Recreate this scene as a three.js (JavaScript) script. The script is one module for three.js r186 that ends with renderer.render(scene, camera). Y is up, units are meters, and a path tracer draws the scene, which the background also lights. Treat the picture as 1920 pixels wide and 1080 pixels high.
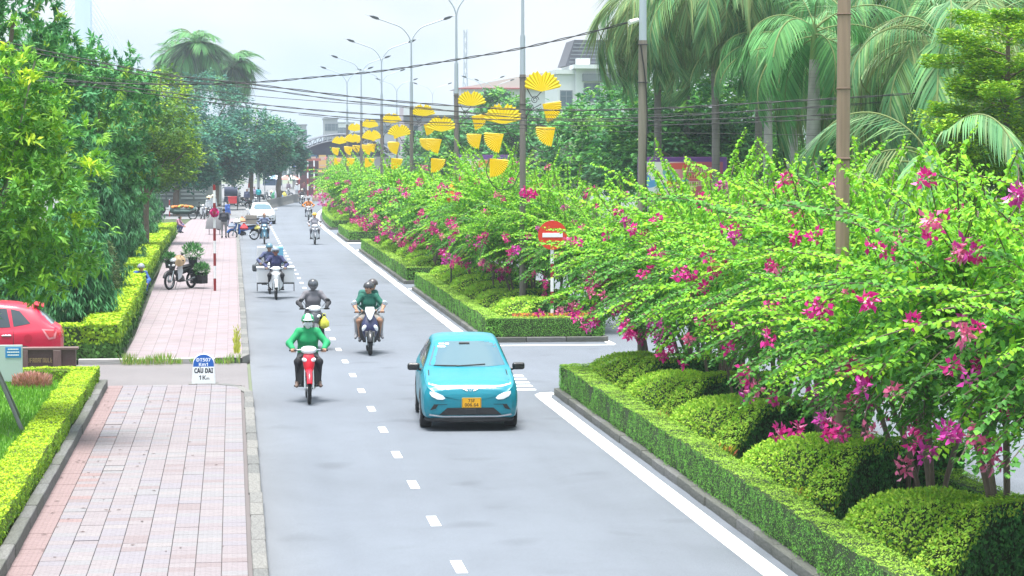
import * as THREE from 'three';
import { mergeGeometries, mergeVertices, toCreasedNormals } from 'three/addons/utils/BufferGeometryUtils.js';
import { RoundedBoxGeometry } from 'three/addons/geometries/RoundedBoxGeometry.js';
import { TessellateModifier } from 'three/addons/modifiers/TessellateModifier.js';
import { ImprovedNoise } from 'three/addons/math/ImprovedNoise.js';

// ------------------------------------------------------------------ camera, sky, sun, exposure
const V = (x, y, z) => new THREE.Vector3(x, y, z);
const scene = new THREE.Scene();
const FOC = 4500, CAMY = 4.6, YAW = Math.atan(524 / FOC), PITCH = Math.atan(245 / FOC);
const camera = new THREE.PerspectiveCamera(2 * Math.atan(540 / FOC) * 180 / Math.PI, 16 / 9, 1, 5000);
camera.rotation.order = 'YXZ';
camera.position.set(0, CAMY, 0);
camera.rotation.set(-PITCH, -YAW, 0);
camera.updateMatrixWorld(true);

const renderer = new THREE.WebGLRenderer({ antialias: true });
renderer.setSize(1024, 576);
renderer.toneMapping = THREE.LinearToneMapping;
renderer.toneMappingExposure = 6.7;
renderer.shadowMap.enabled = true;

const sun = new THREE.DirectionalLight(new THREE.Color().setRGB(1.0, 0.96, 0.9), 1.35);
sun.position.set(-6, 120, -58);
sun.target.position.set(5, 0, -70);
sun.castShadow = true;
sun.shadow.radius = 48;
Object.assign(sun.shadow.camera, { left: -160, right: 160, top: 200, bottom: -200, near: 1, far: 500 });
sun.shadow.mapSize.set(2048, 2048);
scene.add(sun, sun.target);
{
  const w = 2048, h = 1024, data = new Float32Array(w * h * 4), n = new ImprovedNoise();
  for (let r = 0; r < h; r++) {
    const up = ((r + 0.5) / h - 0.5) * Math.PI, y = Math.sin(up);
    for (let c = 0; c < w; c++) {
      const a = ((c + 0.5) / w - 0.5) * 2 * Math.PI, x = Math.cos(a) * Math.cos(up), z = Math.sin(a) * Math.cos(up);
      let k = 0, amp = 0.55, f = 5;
      for (let o = 0; o < 5; o++) { k += amp * n.noise(x * f + 3.1, y * f * 2.6 + 7.7, z * f + 1.3); amp *= 0.5; f *= 2.1; }
      const cloud = Math.min(1, Math.max(0, 0.5 + 2.1 * k));
      const lum = 0.122 * (1 + 1.8 * Math.max(0, y));
      const o = (r * w + c) * 4;
      const R = (0.62 + 0.42 * cloud) * lum, G = (0.84 + 0.22 * cloud) * lum, B = (1.05 + 0.04 * cloud) * lum;
      const g = y < 0 ? Math.min(1, -y * 8) : 0;
      data[o] = R * (1 - g) + 0.14 * g; data[o + 1] = G * (1 - g) + 0.15 * g; data[o + 2] = B * (1 - g) + 0.15 * g; data[o + 3] = 1;
    }
  }
  const t = new THREE.DataTexture(data, w, h, THREE.RGBAFormat, THREE.FloatType);
  t.mapping = THREE.EquirectangularReflectionMapping; t.magFilter = THREE.LinearFilter; t.needsUpdate = true;
  scene.background = t; scene.environment = t;
}
scene.fog = new THREE.FogExp2(new THREE.Color().setRGB(0.80, 0.90, 1.0), 0.0004);

// ------------------------------------------------------------------ helpers
function rng(seed) { let s = seed >>> 0; return () => { s = (s + 0x6d2b79f5) | 0; let t = Math.imul(s ^ (s >>> 15), 1 | s); t = (t + Math.imul(t ^ (t >>> 7), 61 | t)) ^ t; return ((t ^ (t >>> 14)) >>> 0) / 4294967296; }; }
const NZ = new ImprovedNoise();
const lerp = THREE.MathUtils.lerp, clamp = THREE.MathUtils.clamp, PI = Math.PI;
const rayOf = (px, py) => V((px - 960) / FOC, -(py - 540) / FOC, -1).applyQuaternion(camera.quaternion);
const G = (px, py, y = 0) => { const d = rayOf(px, py); return d.multiplyScalar((y - CAMY) / d.y).add(camera.position); };      // pixel -> point at height y
const P = (px, py, dist) => { const d = rayOf(px, py); return d.multiplyScalar(dist / -d.z).add(camera.position); };              // pixel -> point at distance dist along the road
const names = {};
function uniq(name) { const k = (names[name] = (names[name] ?? -1) + 1); return k ? name + '_' + String(k).padStart(3, '0') : name; }
function tag(o, label, category, group, kind) { o.userData = { ...o.userData }; if (label) o.userData.label = label; if (category) o.userData.category = category; if (group) o.userData.group = group; if (kind) o.userData.kind = kind; return o; }
function thing(name, label, category, pos = [0, 0, 0], turn = 0, group) { const g = new THREE.Group(); g.name = uniq(name); g.position.set(...pos); g.rotation.y = turn; scene.add(g); return tag(g, label, category, group); }
function struct(name, geo, m) { const o = new THREE.Mesh(geo, m); o.name = uniq(name); scene.add(o); o.userData.kind = 'structure'; return o; }
function part(parent, name, geo, m, label) { const o = new THREE.Mesh(geo, m); o.name = name; parent.add(o); if (label) o.userData.label = label; return o; }
function copy(o, pos, turn, label, scale) { const c = o.clone(); c.name = uniq(o.name.replace(/_\d{3}$/, '')); c.userData = { ...o.userData }; if (label) c.userData.label = label; if (pos) c.position.set(...pos); if (turn !== undefined) c.rotation.y = turn; if (scale) c.scale.set(...(Array.isArray(scale) ? scale : [scale, scale, scale])); scene.add(c); return c; }

const RGB = (r, g, b) => new THREE.Color().setRGB(r, g, b);
const matCache = {};
function M(key, color, roughness = 0.7, extra = {}) {
  if (matCache[key]) return matCache[key];
  const phys = ['clearcoat', 'transmission', 'sheen', 'ior'].some((k) => k in extra);
  const m = new (phys ? THREE.MeshPhysicalMaterial : THREE.MeshStandardMaterial)({ roughness, ...extra });
  if (Array.isArray(color)) m.color.setRGB(...color); else m.color.set(color);
  m.name = key; return (matCache[key] = m);
}
function dataTex(w, h, fn, srgb = false, rep) {
  const d = new Uint8Array(w * h * 4);
  for (let y = 0; y < h; y++) for (let x = 0; x < w; x++) { const v = fn(x / w, y / h, x, y), o = (y * w + x) * 4; if (Array.isArray(v)) { for (let k = 0; k < 3; k++) d[o + k] = clamp(v[k], 0, 1) * 255; } else d[o] = d[o + 1] = d[o + 2] = clamp(v, 0, 1) * 255; d[o + 3] = 255; }
  const t = new THREE.DataTexture(d, w, h); t.wrapS = t.wrapT = THREE.RepeatWrapping; t.magFilter = THREE.LinearFilter; t.colorSpace = srgb ? THREE.SRGBColorSpace : THREE.NoColorSpace; if (rep) t.repeat.set(...rep); t.needsUpdate = true; return t;
}
// tiling noise
function tnoise(u, v, f, s = 0) { const a = u * 2 * PI, b = v * 2 * PI, R = f / (2 * PI); return NZ.noise(Math.cos(a) * R + s, Math.sin(a) * R + Math.cos(b) * R + s * 1.7, Math.sin(b) * R + 9.2 + s); }
function canvasTex(w, h, draw) { const c = document.createElement('canvas'); c.width = w; c.height = h; draw(c.getContext('2d'), w, h); const t = new THREE.CanvasTexture(c); t.colorSpace = THREE.SRGBColorSpace; return t; }

// geometry gatherer: every geometry is made non-indexed with position / normal / uv and an optional colour
class MB {
  constructor() { this.g = []; }
  add(geo, mat4, color) {
    let g = geo.index ? geo.toNonIndexed() : geo.clone();
    for (const k of Object.keys(g.attributes)) if (!['position', 'normal', 'uv', 'color'].includes(k)) g.deleteAttribute(k);
    if (!g.attributes.normal) g.computeVertexNormals();
    if (!g.attributes.uv) g.setAttribute('uv', new THREE.BufferAttribute(new Float32Array(g.attributes.position.count * 2), 2));
    if (mat4) g.applyMatrix4(mat4);
    if (color) { const n = g.attributes.position.count, c = new Float32Array(n * 3); for (let i = 0; i < n; i++) c.set(color, i * 3); g.setAttribute('color', new THREE.BufferAttribute(c, 3)); }
    this.g.push(g); return this;
  }
  box(w, h, d, x = 0, y = 0, z = 0, rot, color, bevel) {
    const geo = bevel ? new RoundedBoxGeometry(w, h, d, 2, bevel) : new THREE.BoxGeometry(w, h, d);
    const m = new THREE.Matrix4(); if (rot) m.makeRotationFromEuler(new THREE.Euler(...rot)); m.setPosition(x, y, z); return this.add(geo, m, color);
  }
  ball(rx, ry, rz, x, y, z, rot, color, seg = 16) { const m = new THREE.Matrix4(); if (rot) m.makeRotationFromEuler(new THREE.Euler(...rot)); m.scale(V(rx, ry, rz)); m.setPosition(x, y, z); return this.add(new THREE.SphereGeometry(1, seg, Math.ceil(seg * 0.7)), m, color); }
  bar(a, b, r0, r1 = r0, seg = 8, color) {
    const A = a.isVector3 ? a : V(...a), B = b.isVector3 ? b : V(...b), d = B.clone().sub(A), L = d.length();
    const m = new THREE.Matrix4().makeRotationFromQuaternion(new THREE.Quaternion().setFromUnitVectors(V(0, 1, 0), d.normalize())); m.setPosition(A.clone().add(B).multiplyScalar(0.5));
    return this.add(new THREE.CylinderGeometry(r1, r0, L, seg), m, color);
  }
  tube(pts, r, seg = 24, rad = 6, color) { return this.add(new THREE.TubeGeometry(new THREE.CatmullRomCurve3(pts.map((p) => (p.isVector3 ? p : V(...p)))), seg, r, rad), null, color); }
  torus(R, r, x, y, z, rot, color, a = 8, b = 28, arc = PI * 2) { const m = new THREE.Matrix4(); if (rot) m.makeRotationFromEuler(new THREE.Euler(...rot)); m.setPosition(x, y, z); return this.add(new THREE.TorusGeometry(R, r, a, b, arc), m, color); }
  ext(shapePts, depth, mat4, bevel = 0, color) {
    const s = new THREE.Shape(shapePts.map((p) => new THREE.Vector2(...p)));
    const g = new THREE.ExtrudeGeometry(s, { depth, bevelEnabled: bevel > 0, bevelThickness: bevel, bevelSize: bevel, bevelSegments: 2, steps: 1 });
    return this.add(g, mat4, color);
  }
  geo() { const col = this.g.some((g) => g.attributes.color); if (col) for (const g of this.g) if (!g.attributes.color) g.setAttribute('color', new THREE.BufferAttribute(new Float32Array(g.attributes.position.count * 3).fill(1), 3)); return mergeGeometries(this.g); }
  to(parent, name, m, label) { return part(parent, name, this.geo(), m, label); }
}
const mb = () => new MB();
const T = (x, y, z, rx = 0, ry = 0, rz = 0, s = 1) => new THREE.Matrix4().compose(V(x, y, z), new THREE.Quaternion().setFromEuler(new THREE.Euler(rx, ry, rz)), Array.isArray(s) ? V(...s) : V(s, s, s));

// many small leaves in one mesh
class Fol {
  constructor() { this.p = []; this.n = []; this.c = []; this.i = []; this.k = 0; }
  // a folded kite leaf: base p, direction d (unit), up-ish normal n, length L, width W
  leaf(px, py, pz, dx, dy, dz, nx, ny, nz, L, W, c, fold = 0.25) {
    let sx = dy * nz - dz * ny, sy = dz * nx - dx * nz, sz = dx * ny - dy * nx; const sl = Math.hypot(sx, sy, sz) || 1; sx /= sl; sy /= sl; sz /= sl;
    const ux = sy * dz - sz * dy, uy = sz * dx - sx * dz, uz = sx * dy - sy * dx, h = W * 0.5, q = L * 0.42, f = W * fold;
    this.p.push(px, py, pz, px + dx * q + sx * h + ux * f, py + dy * q + sy * h + uy * f, pz + dz * q + sz * h + uz * f, px + dx * L, py + dy * L, pz + dz * L, px + dx * q - sx * h + ux * f, py + dy * q - sy * h + uy * f, pz + dz * q - sz * h + uz * f);
    for (let k = 0; k < 4; k++) { this.n.push(ux, uy, uz); this.c.push(c[0], c[1], c[2]); }
    const b = this.k; this.i.push(b, b + 1, b + 2, b, b + 2, b + 3); this.k += 4;
  }
  // a drooping blade of two quads
  blade(p, d, n, L, W, droop, c) {
    const s = V().crossVectors(d, n).normalize().multiplyScalar(W / 2), b = this.k, q1 = p.clone().addScaledVector(d, L * 0.5).add(V(0, -droop * L * 0.18, 0)), q2 = p.clone().addScaledVector(d, L * 0.9).add(V(0, -droop * L * 0.75, 0));
    const t0 = V().crossVectors(s, q1.clone().sub(p)).normalize(), t2 = V().crossVectors(s, q2.clone().sub(q1)).normalize(), sg = t0.dot(n) < 0 ? -1 : 1;
    for (const [q, w, t] of [[p, 0.5, t0], [q1, 1, t0.clone().lerp(t2, 0.5)], [q2, 0.12, t2]]) { this.p.push(q.x + s.x * w, q.y + s.y * w, q.z + s.z * w, q.x - s.x * w, q.y - s.y * w, q.z - s.z * w); for (let k = 0; k < 2; k++) { this.n.push(t.x * sg, t.y * sg, t.z * sg); this.c.push(c[0], c[1], c[2]); } }
    this.i.push(b, b + 2, b + 1, b + 1, b + 2, b + 3, b + 2, b + 4, b + 3, b + 3, b + 4, b + 5); this.k += 6;
  }
  geo() {
    const g = new THREE.BufferGeometry();
    g.setAttribute('position', new THREE.BufferAttribute(new Float32Array(this.p), 3)); g.setAttribute('normal', new THREE.BufferAttribute(new Float32Array(this.n), 3)); g.setAttribute('color', new THREE.BufferAttribute(new Float32Array(this.c), 3)); g.setIndex(this.i); return g;
  }
}
const LEAF = M('leaf', [1.7, 1.72, 2.2], 0.62, { transmission: 0.42, thickness: 0, vertexColors: true, side: THREE.DoubleSide, ior: 1.35, specularIntensity: 0.3 });
const BARK = M('bark', [0.17, 0.13, 0.1], 0.95, { bumpMap: dataTex(128, 128, (u, v) => 0.5 + tnoise(u * 4, v, 9) * 0.6), bumpScale: 0.02 });
function sph(R, s = 1) { const z = R() * 2 - 1, a = R() * 2 * PI, r = Math.sqrt(1 - z * z); return V(r * Math.cos(a), z * s, r * Math.sin(a)).normalize(); }
function vary(R, c, k = 0.18, w = 0) { const f = 1 + (R() * 2 - 1) * k; return [c[0] * f * (1 + w * (R() - 0.5)), c[1] * f, c[2] * f]; }
function mixc(a, b, t) { return [lerp(a[0], b[0], t), lerp(a[1], b[1], t), lerp(a[2], b[2], t)]; }
// ------------------------------------------------------------------ ground, roads, pavements
const curve = (d) => (d > 152 ? 0.00055 * (d - 152) * (d - 152) : 0);                     // the road bends to the right far off
const X = (off, d) => off + curve(d);
function strip(offs, d0, d1, step, y, tint, uvs = 12) {
  const p = [], uv = [], c = [], idx = [], n = Math.max(1, Math.ceil((d1 - d0) / step)), w = offs.length;
  for (let i = 0; i <= n; i++) { const d = lerp(d0, d1, i / n); offs.forEach((o, k) => { p.push(X(o, d), y, -d); uv.push(o / uvs, d / uvs); const t = tint ? tint(o, d, k) : [1, 1, 1]; c.push(...t); }); }
  for (let i = 0; i < n; i++) for (let k = 0; k < w - 1; k++) { const a = i * w + k; idx.push(a, a + 1, a + w, a + 1, a + w + 1, a + w); }
  const g = new THREE.BufferGeometry(); g.setAttribute('position', new THREE.Float32BufferAttribute(p, 3)); g.setAttribute('uv', new THREE.Float32BufferAttribute(uv, 2)); g.setAttribute('color', new THREE.Float32BufferAttribute(c, 3)); g.setIndex(idx); g.computeVertexNormals(); return g;
}
{
  const g = new THREE.PlaneGeometry(1900, 1900, 4, 4); g.rotateX(-PI / 2); g.translate(0, -0.06, -750);
  struct('ground', g, M('far_ground', [0.16, 0.19, 0.13], 1));
}
const R0 = rng(11);
const asphaltMap = dataTex(1024, 1024, (u, v, x, y) => {
  const big = tnoise(u, v, 3) * 0.07 + tnoise(u, v, 9, 4) * 0.05 + tnoise(u * 1, v, 30, 2) * 0.03, streak = tnoise(u * 3, v * 0.999, 8, 6) * 0.04 + NZ.noise(u * 60, 3.3, 1) * 0.025;
  const f = 0.86 + big + streak + (R0() - 0.5) * 0.16 - (R0() < 0.002 ? 0.25 : 0) - 0.12 * Math.max(0, tnoise(u, v, 14, 11) - 0.38) * 4; return [f * 0.985, f, f * 1.02];
});
const ASPHALT = M('asphalt', [0.158, 0.175, 0.204], 0.82, { map: asphaltMap, vertexColors: true, bumpMap: dataTex(256, 256, () => R0()), bumpScale: 0.004 });
ASPHALT.bumpMap.repeat.set(20, 20);
{
  const dust = (o, d) => { const e = clamp(1 - (o - 0.37) / 0.75, 0, 1), wheel = Math.exp(-Math.pow((o - 3.3) / 0.4, 2)) + Math.exp(-Math.pow((o - 4.9) / 0.4, 2)); const f = 1 + 0.16 * e * (0.5 + NZ.noise(d * 0.5, o * 3, 1)) - 0.035 * wheel + 0.05 * NZ.noise(d * 0.12, o * 0.4, 4); return [f * (1 + 0.05 * e), f, f * (1 - 0.06 * e)]; };
  const offs = []; for (let o = 0.37; o < 6.25; o += 0.28) offs.push(o); offs.push(6.3);
  struct('road', strip([...offs, 7.5, 9.35], 6, 330, 1.2, 0, dust), ASPHALT);
  struct('road', strip([9.35, 11, 13, 15.6], 6, 330, 3, 0.0, (o, d) => { const f = 1.02 + 0.05 * NZ.noise(d * 0.1, o, 2); return [f, f, f]; }), ASPHALT);
}
const PAINT = M('road_paint', [0.85, 0.85, 0.83], 0.55, { map: dataTex(256, 256, (u, v) => 0.93 + tnoise(u, v, 12) * 0.12 + (R0() - 0.5) * 0.08) });
function marking(quads) { // quads of [off0, off1, d0, d1]
  const list = quads.map(([a, b, c, d]) => strip([a, b], c, d, 2, 0.004)); return mergeGeometries(list);
}
{
  const dashes = []; for (let k = 0; k < 40; k++) { const d = 26.25 + k * 3.42; dashes.push([2.44, 2.568, d, d + 0.84]); }
  struct('road_marking', marking(dashes), PAINT);
  // solid line along the median, broken at the turning gap where it hooks to the kerb
  const line = (d0, d1) => strip([5.78, 6.04], d0, d1, 1.5, 0.004);
  struct('road_marking', mergeGeometries([line(8, 45.4), line(58.2, 83), line(83.0, 152), line(152, 300)]), PAINT);
  const hook = new THREE.Shape([[5.78, -45.4], [6.04, -45.4], [6.12, -45.9], [6.22, -46.1], [6.2, -46.5], [5.95, -46.4], [5.8, -46]].map((p) => new THREE.Vector2(p[0], -p[1])));
  const hg = new THREE.ShapeGeometry(hook); hg.rotateX(-PI / 2); hg.translate(0, 0.004, 0); struct('road_marking', hg, PAINT);
  struct('road_marking', mergeGeometries([0, 1, 2, 3, 4].map((k) => strip([5.55 + k * 0.03, 5.95 + k * 0.03], 46.9 + k * 0.75, 47.25 + k * 0.75, 1, 0.004))), PAINT);
  struct('road_marking', mergeGeometries([strip([6.2, 9.3], 58.05, 58.3, 1, 0.004), strip([9.2, 9.38], 58.3, 64, 1, 0.004), strip([9.2, 9.38], 30, 46, 1, 0.004)]), PAINT);
  struct('road_marking', mergeGeometries([strip([6.1, 9.2], 118.6, 119.4, 1, 0.004), strip([6.1, 9.2], 128.6, 129.6, 1, 0.004), strip([6.1, 9.2], 83.6, 83.9, 1, 0.004)]), PAINT);
}

// pavement of pink tiles on the left
const TILE_X0 = -2.43, TILE = 0.286, COLS = 9;
const tileBump = dataTex(128, 128, (u, v) => { const a = Math.abs(((u * 5) % 1) - 0.5) * 2, b = Math.abs(((v * 5) % 1) - 0.5) * 2; return Math.max(a, b) > 0.82 ? 0.1 : 0.9; });
const tileMap = dataTex(256, 256, (u, v) => { const a = Math.abs(((u * 5) % 1) - 0.5) * 2, b = Math.abs(((v * 5) % 1) - 0.5) * 2, groove = Math.max(a, b) > 0.84 ? 0.93 : 1, f = (0.94 + tnoise(u, v, 6) * 0.14 + (R0() - 0.5) * 0.06) * groove; return f; });
const TILES = [[0.215, 0.186, 0.196], [0.225, 0.198, 0.206], [0.21, 0.20, 0.21], [0.232, 0.21, 0.215], [0.2, 0.163, 0.168], [0.208, 0.19, 0.21]].map((c, k) => M('pavement_tile_' + k, c, 0.85, { map: tileMap, bumpMap: tileBump, bumpScale: 0.002 }));
const REDTILE = M('red_tile', [0.235, 0.165, 0.163], 0.85, { map: tileMap, bumpMap: tileBump, bumpScale: 0.004 });
const tileTop = (() => { // a slab: top with the full texture, chamfered
  const w = TILE - 0.006, l = TILE - 0.004, h = 0.05, b = 0.004, p = [], uv = [];
  const ring = (y, i) => [[-w / 2 + i, y, l / 2 - i], [w / 2 - i, y, l / 2 - i], [w / 2 - i, y, -l / 2 + i], [-w / 2 + i, y, -l / 2 + i]];
  const A = ring(0, b), B = ring(-b, 0), C = ring(-h, 0), quad = (q) => { for (const k of [0, 1, 2, 0, 2, 3]) { p.push(...q[k]); uv.push(q[k][0] / w + 0.5, q[k][2] / l + 0.5); } };
  quad(A); for (let k = 0; k < 4; k++) { quad([B[k], B[(k + 1) % 4], A[(k + 1) % 4], A[k]]); quad([C[k], C[(k + 1) % 4], B[(k + 1) % 4], B[k]]); }
  const g = new THREE.BufferGeometry(); g.setAttribute('position', new THREE.Float32BufferAttribute(p, 3)); g.setAttribute('uv', new THREE.Float32BufferAttribute(uv, 2)); g.computeVertexNormals(); return g;
})();
{
  const R = rng(5), base = strip([-2.46, 0.22], 18, 47.35, 2, 0.118);
  const walk = struct('pavement', base, M('joint', [0.13, 0.115, 0.115], 1));
  let n = 0; const rest = [0, 1, 2, 3, 4, 5, 6].map(() => mb());
  const patch = (c, r) => NZ.noise(c * 0.33, r * 0.21, 5) + NZ.noise(c * 0.9, r * 0.8, 2) * 0.6;
  for (let r = 0; r < 100; r++) for (let c = 0; c < COLS; c++) {
    const d = 19.0 + (r + 0.5) * TILE; if (d > 47.3) continue;
    const x = TILE_X0 + (c + 0.5) * TILE, y = 0.146 + (R() - 0.5) * 0.006 - (R() < 0.02 ? 0.008 : 0), tilt = (R() - 0.5) * 0.01, q = patch(c, r);
    let k = q < -0.45 ? 4 : q < -0.1 ? 0 : q < 0.2 ? (R() < 0.5 ? 1 : 5) : q < 0.5 ? 2 : 3; if (R() < 0.12) k = Math.floor(R() * 6); if (c === 0 || (c === 1 && R() < 0.1)) k = 6;
    const m = k === 6 ? REDTILE : TILES[k];
    if (d > 25.9 && n < 297) { const t = part(walk, 'tile', tileTop, m); t.position.set(x, y, -d); t.rotation.set(tilt, [0, 1, 2, 3][Math.floor(R() * 4)] * PI / 2 * 2, (R() - 0.5) * 0.008); n++; }
    else rest[k].add(tileTop, T(x, y, -d, tilt, 0, (R() - 0.5) * 0.008));
  }
  rest.forEach((b, k) => { if (b.g.length) { const o = b.to(walk, 'tile_paving', k === 6 ? REDTILE : TILES[k]); o.userData.kind = 'stuff'; } });
  // farther pavement: one sheet, tiles by material
  const farMap = dataTex(512, 1024, (() => { const tone = {}; const Q = rng(8); return (u, v) => { const cx = Math.floor(u * 9), cy = Math.floor(v * 18), key = cx + '_' + cy; if (!tone[key]) { const f = 0.92 + Q() * 0.14; tone[key] = [f * (1 + Q() * 0.04), f * (0.9 + Q() * 0.05), f * (0.92 + Q() * 0.04)]; } const fu = u * 9 - cx, fv = v * 18 - cy, j = fu < 0.05 ? 0.62 : fv < 0.04 ? 0.85 : 1, nn = 1 + tnoise(u, v, 5) * 0.12; return tone[key].map((t) => t * j * nn * 0.95); }; })());
  const wide = (d) => (d > 60 ? Math.min(0.75, (d - 60) * 0.012) : 0);
  const g = strip([-2.43, 0.2], 53.6, 176, 3, 0.146, null, 1); const pp = g.attributes.position, uu = g.attributes.uv;
  for (let i = 0; i < pp.count; i++) { const d = -pp.getZ(i); if (uu.getX(i) < -1) pp.setX(i, pp.getX(i) - wide(d)); uu.setXY(i, (pp.getX(i) + 2.43) / (9 * TILE), d / (18 * TILE)); }
  struct('pavement', g, M('pavement_far', [0.25, 0.225, 0.236], 0.85, { map: farMap }));
}
// kerbs of single stones
const STONE = [0, 1, 2].map((k) => M('kerb_stone_' + k, [[0.18, 0.177, 0.17], [0.145, 0.146, 0.142], [0.2, 0.195, 0.184]][k], 0.95, { map: dataTex(128, 128, (u, v) => 0.86 + tnoise(u, v, 8, k) * 0.3 + (R0() - 0.5) * 0.14), bumpMap: asphaltMap, bumpScale: 0.006 }));
const MOSSY = M('kerb_mossy', [0.115, 0.118, 0.105], 0.95, { map: STONE[0].map });
function kerb(name, pts, w, h, len, seed, mats = STONE, limit = 290) { // a run of stones along points, at most `limit` singly
  const R = rng(seed), k = struct(name, mb().box(0.02, 0.02, 0.02, pts[0][0], 0.0, -pts[0][1]).geo(), mats[0]);
  const rest = mb(); let n = 0;
  const geos = [0, 1].map((q) => new RoundedBoxGeometry(w, h + 0.06, len * 0.985, 1, 0.014 + q * 0.008));
  for (let i = 0; i < pts.length - 1; i++) {
    const [x0, d0] = pts[i], [x1, d1] = pts[i + 1], L = Math.hypot(x1 - x0, d1 - d0), m = Math.max(1, Math.round(L / len)), ang = Math.atan2(x1 - x0, -(d1 - d0));
    for (let j = 0; j < m; j++) {
      const t = (j + 0.5) / m, x = lerp(x0, x1, t) + (R() - 0.5) * 0.015, d = lerp(d0, d1, t), y = h / 2 - 0.03 + (R() - 0.5) * 0.012, g = geos[R() < 0.5 ? 0 : 1], sc = L / m / len;
      if (n < limit && d < 100) { const s = part(k, 'kerb_stone', g, mats[Math.floor(R() * mats.length)]); s.position.set(x, y, -d); s.rotation.y = ang + (R() - 0.5) * 0.01; s.scale.z = sc; n++; }
      else rest.add(g, T(x, y, -d, 0, ang, 0, [1, 1, sc]));
    }
  }
  if (rest.g.length) rest.to(k, 'kerb_run', mats[0]).userData.kind = 'stuff';
  return k;
}
kerb('kerb', [[0.28, 18], [0.28, 45.8], [0.1, 46.9], [-0.25, 47.35]], 0.17, 0.155, 1.0, 21);
kerb('kerb', [[-0.25, 53.55], [0.12, 53.8], [0.28, 54.6], [0.28, 152], [0.28, 176]], 0.17, 0.16, 1.0, 22);
{ // driveway across the pavement
  const g = strip([-14, -2.4, 0.3], 47.4, 53.5, 2, 0.03, (o, d) => { const f = 0.9 + 0.15 * NZ.noise(d * 1.3, o, 3); return [f, f, f]; });
  struct('driveway', g, M('driveway_concrete', [0.21, 0.19, 0.192], 0.9, { map: asphaltMap, vertexColors: true }));
  const k = struct('kerb', mb().box(3.0, 0.16, 0.2, -1.9, 0.07, -53.62, null, null, 0.02).geo(), M('white_kerb', [0.42, 0.41, 0.4], 0.9, { map: STONE[0].map }));
}
// side road pavement on the right of the other carriageway and the plaza at the far end
struct('kerb', strip([15.6, 15.8], 6, 330, 4, 0.14), STONE[0]);
struct('pavement', strip([15.8, 17.6], 6, 330, 4, 0.146), M('pavement_right', [0.24, 0.23, 0.23], 0.9, { map: asphaltMap }));
struct('lawn', strip([17.6, 70], 6, 330, 12, 0.12), M('park_soil', [0.1, 0.16, 0.05], 1, { map: asphaltMap }));
struct('plaza', strip([-70, 0.3], 176, 420, 10, 0.015), M('plaza_paving', [0.2, 0.2, 0.205], 0.9, { map: asphaltMap }));
struct('soil', strip([-60, -2.9], 53.7, 176, 8, 0.12), M('soil', [0.06, 0.085, 0.03], 1, { map: asphaltMap }));
struct('lawn', strip([-30, -2.6], 15, 46.9, 4, 0.32), M('turf', [0.12, 0.26, 0.035], 1, { map: dataTex(256, 256, (u, v) => 0.85 + tnoise(u, v, 9) * 0.3 + (R0() - 0.5) * 0.25) }));
// ------------------------------------------------------------------ plant builders
const CORE = M('hedge_core', [0.03, 0.055, 0.015], 1);
const CORE_Y = M('hedge_core_yellow', [0.10, 0.14, 0.015], 1);
// leaves over a bilinear patch with outward normal n
function leafPatch(f, R, a, b, c, d, n, density, L, col, jit = 0.02, flat = 0.45) {
  const area = V().crossVectors(b.clone().sub(a), d.clone().sub(a)).length(), N = Math.round(area * density), t1 = b.clone().sub(a).normalize(), t2 = d.clone().sub(a).normalize();
  for (let k = 0; k < N; k++) {
    const u = R(), v = R(), p = a.clone().multiplyScalar((1 - u) * (1 - v)).addScaledVector(b, u * (1 - v)).addScaledVector(c, u * v).addScaledVector(d, (1 - u) * v);
    const bump = NZ.noise(p.x * 0.9, p.y * 1.5, p.z * 0.9) * jit * 1.8 + NZ.noise(p.x * 2.2, p.y * 2.2, p.z * 2.2) * jit * 1.6 + NZ.noise(p.x * 7, p.y * 7, p.z * 7) * jit + (R() - 0.6) * jit;
    p.addScaledVector(n, bump);
    const an = R() * 2 * PI, dir = t1.clone().multiplyScalar(Math.cos(an)).addScaledVector(t2, Math.sin(an)).addScaledVector(n, flat * (0.2 + R())).add(V(0, 0.25, 0)).normalize(), s = 0.7 + R() * 0.6;
    f.leaf(p.x, p.y, p.z, dir.x, dir.y, dir.z, n.x + R() - 0.5, n.y + R() - 0.5, n.z + R() - 0.5, L * s, L * s * 0.6, col(R, p), 0.15);
  }
}
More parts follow.
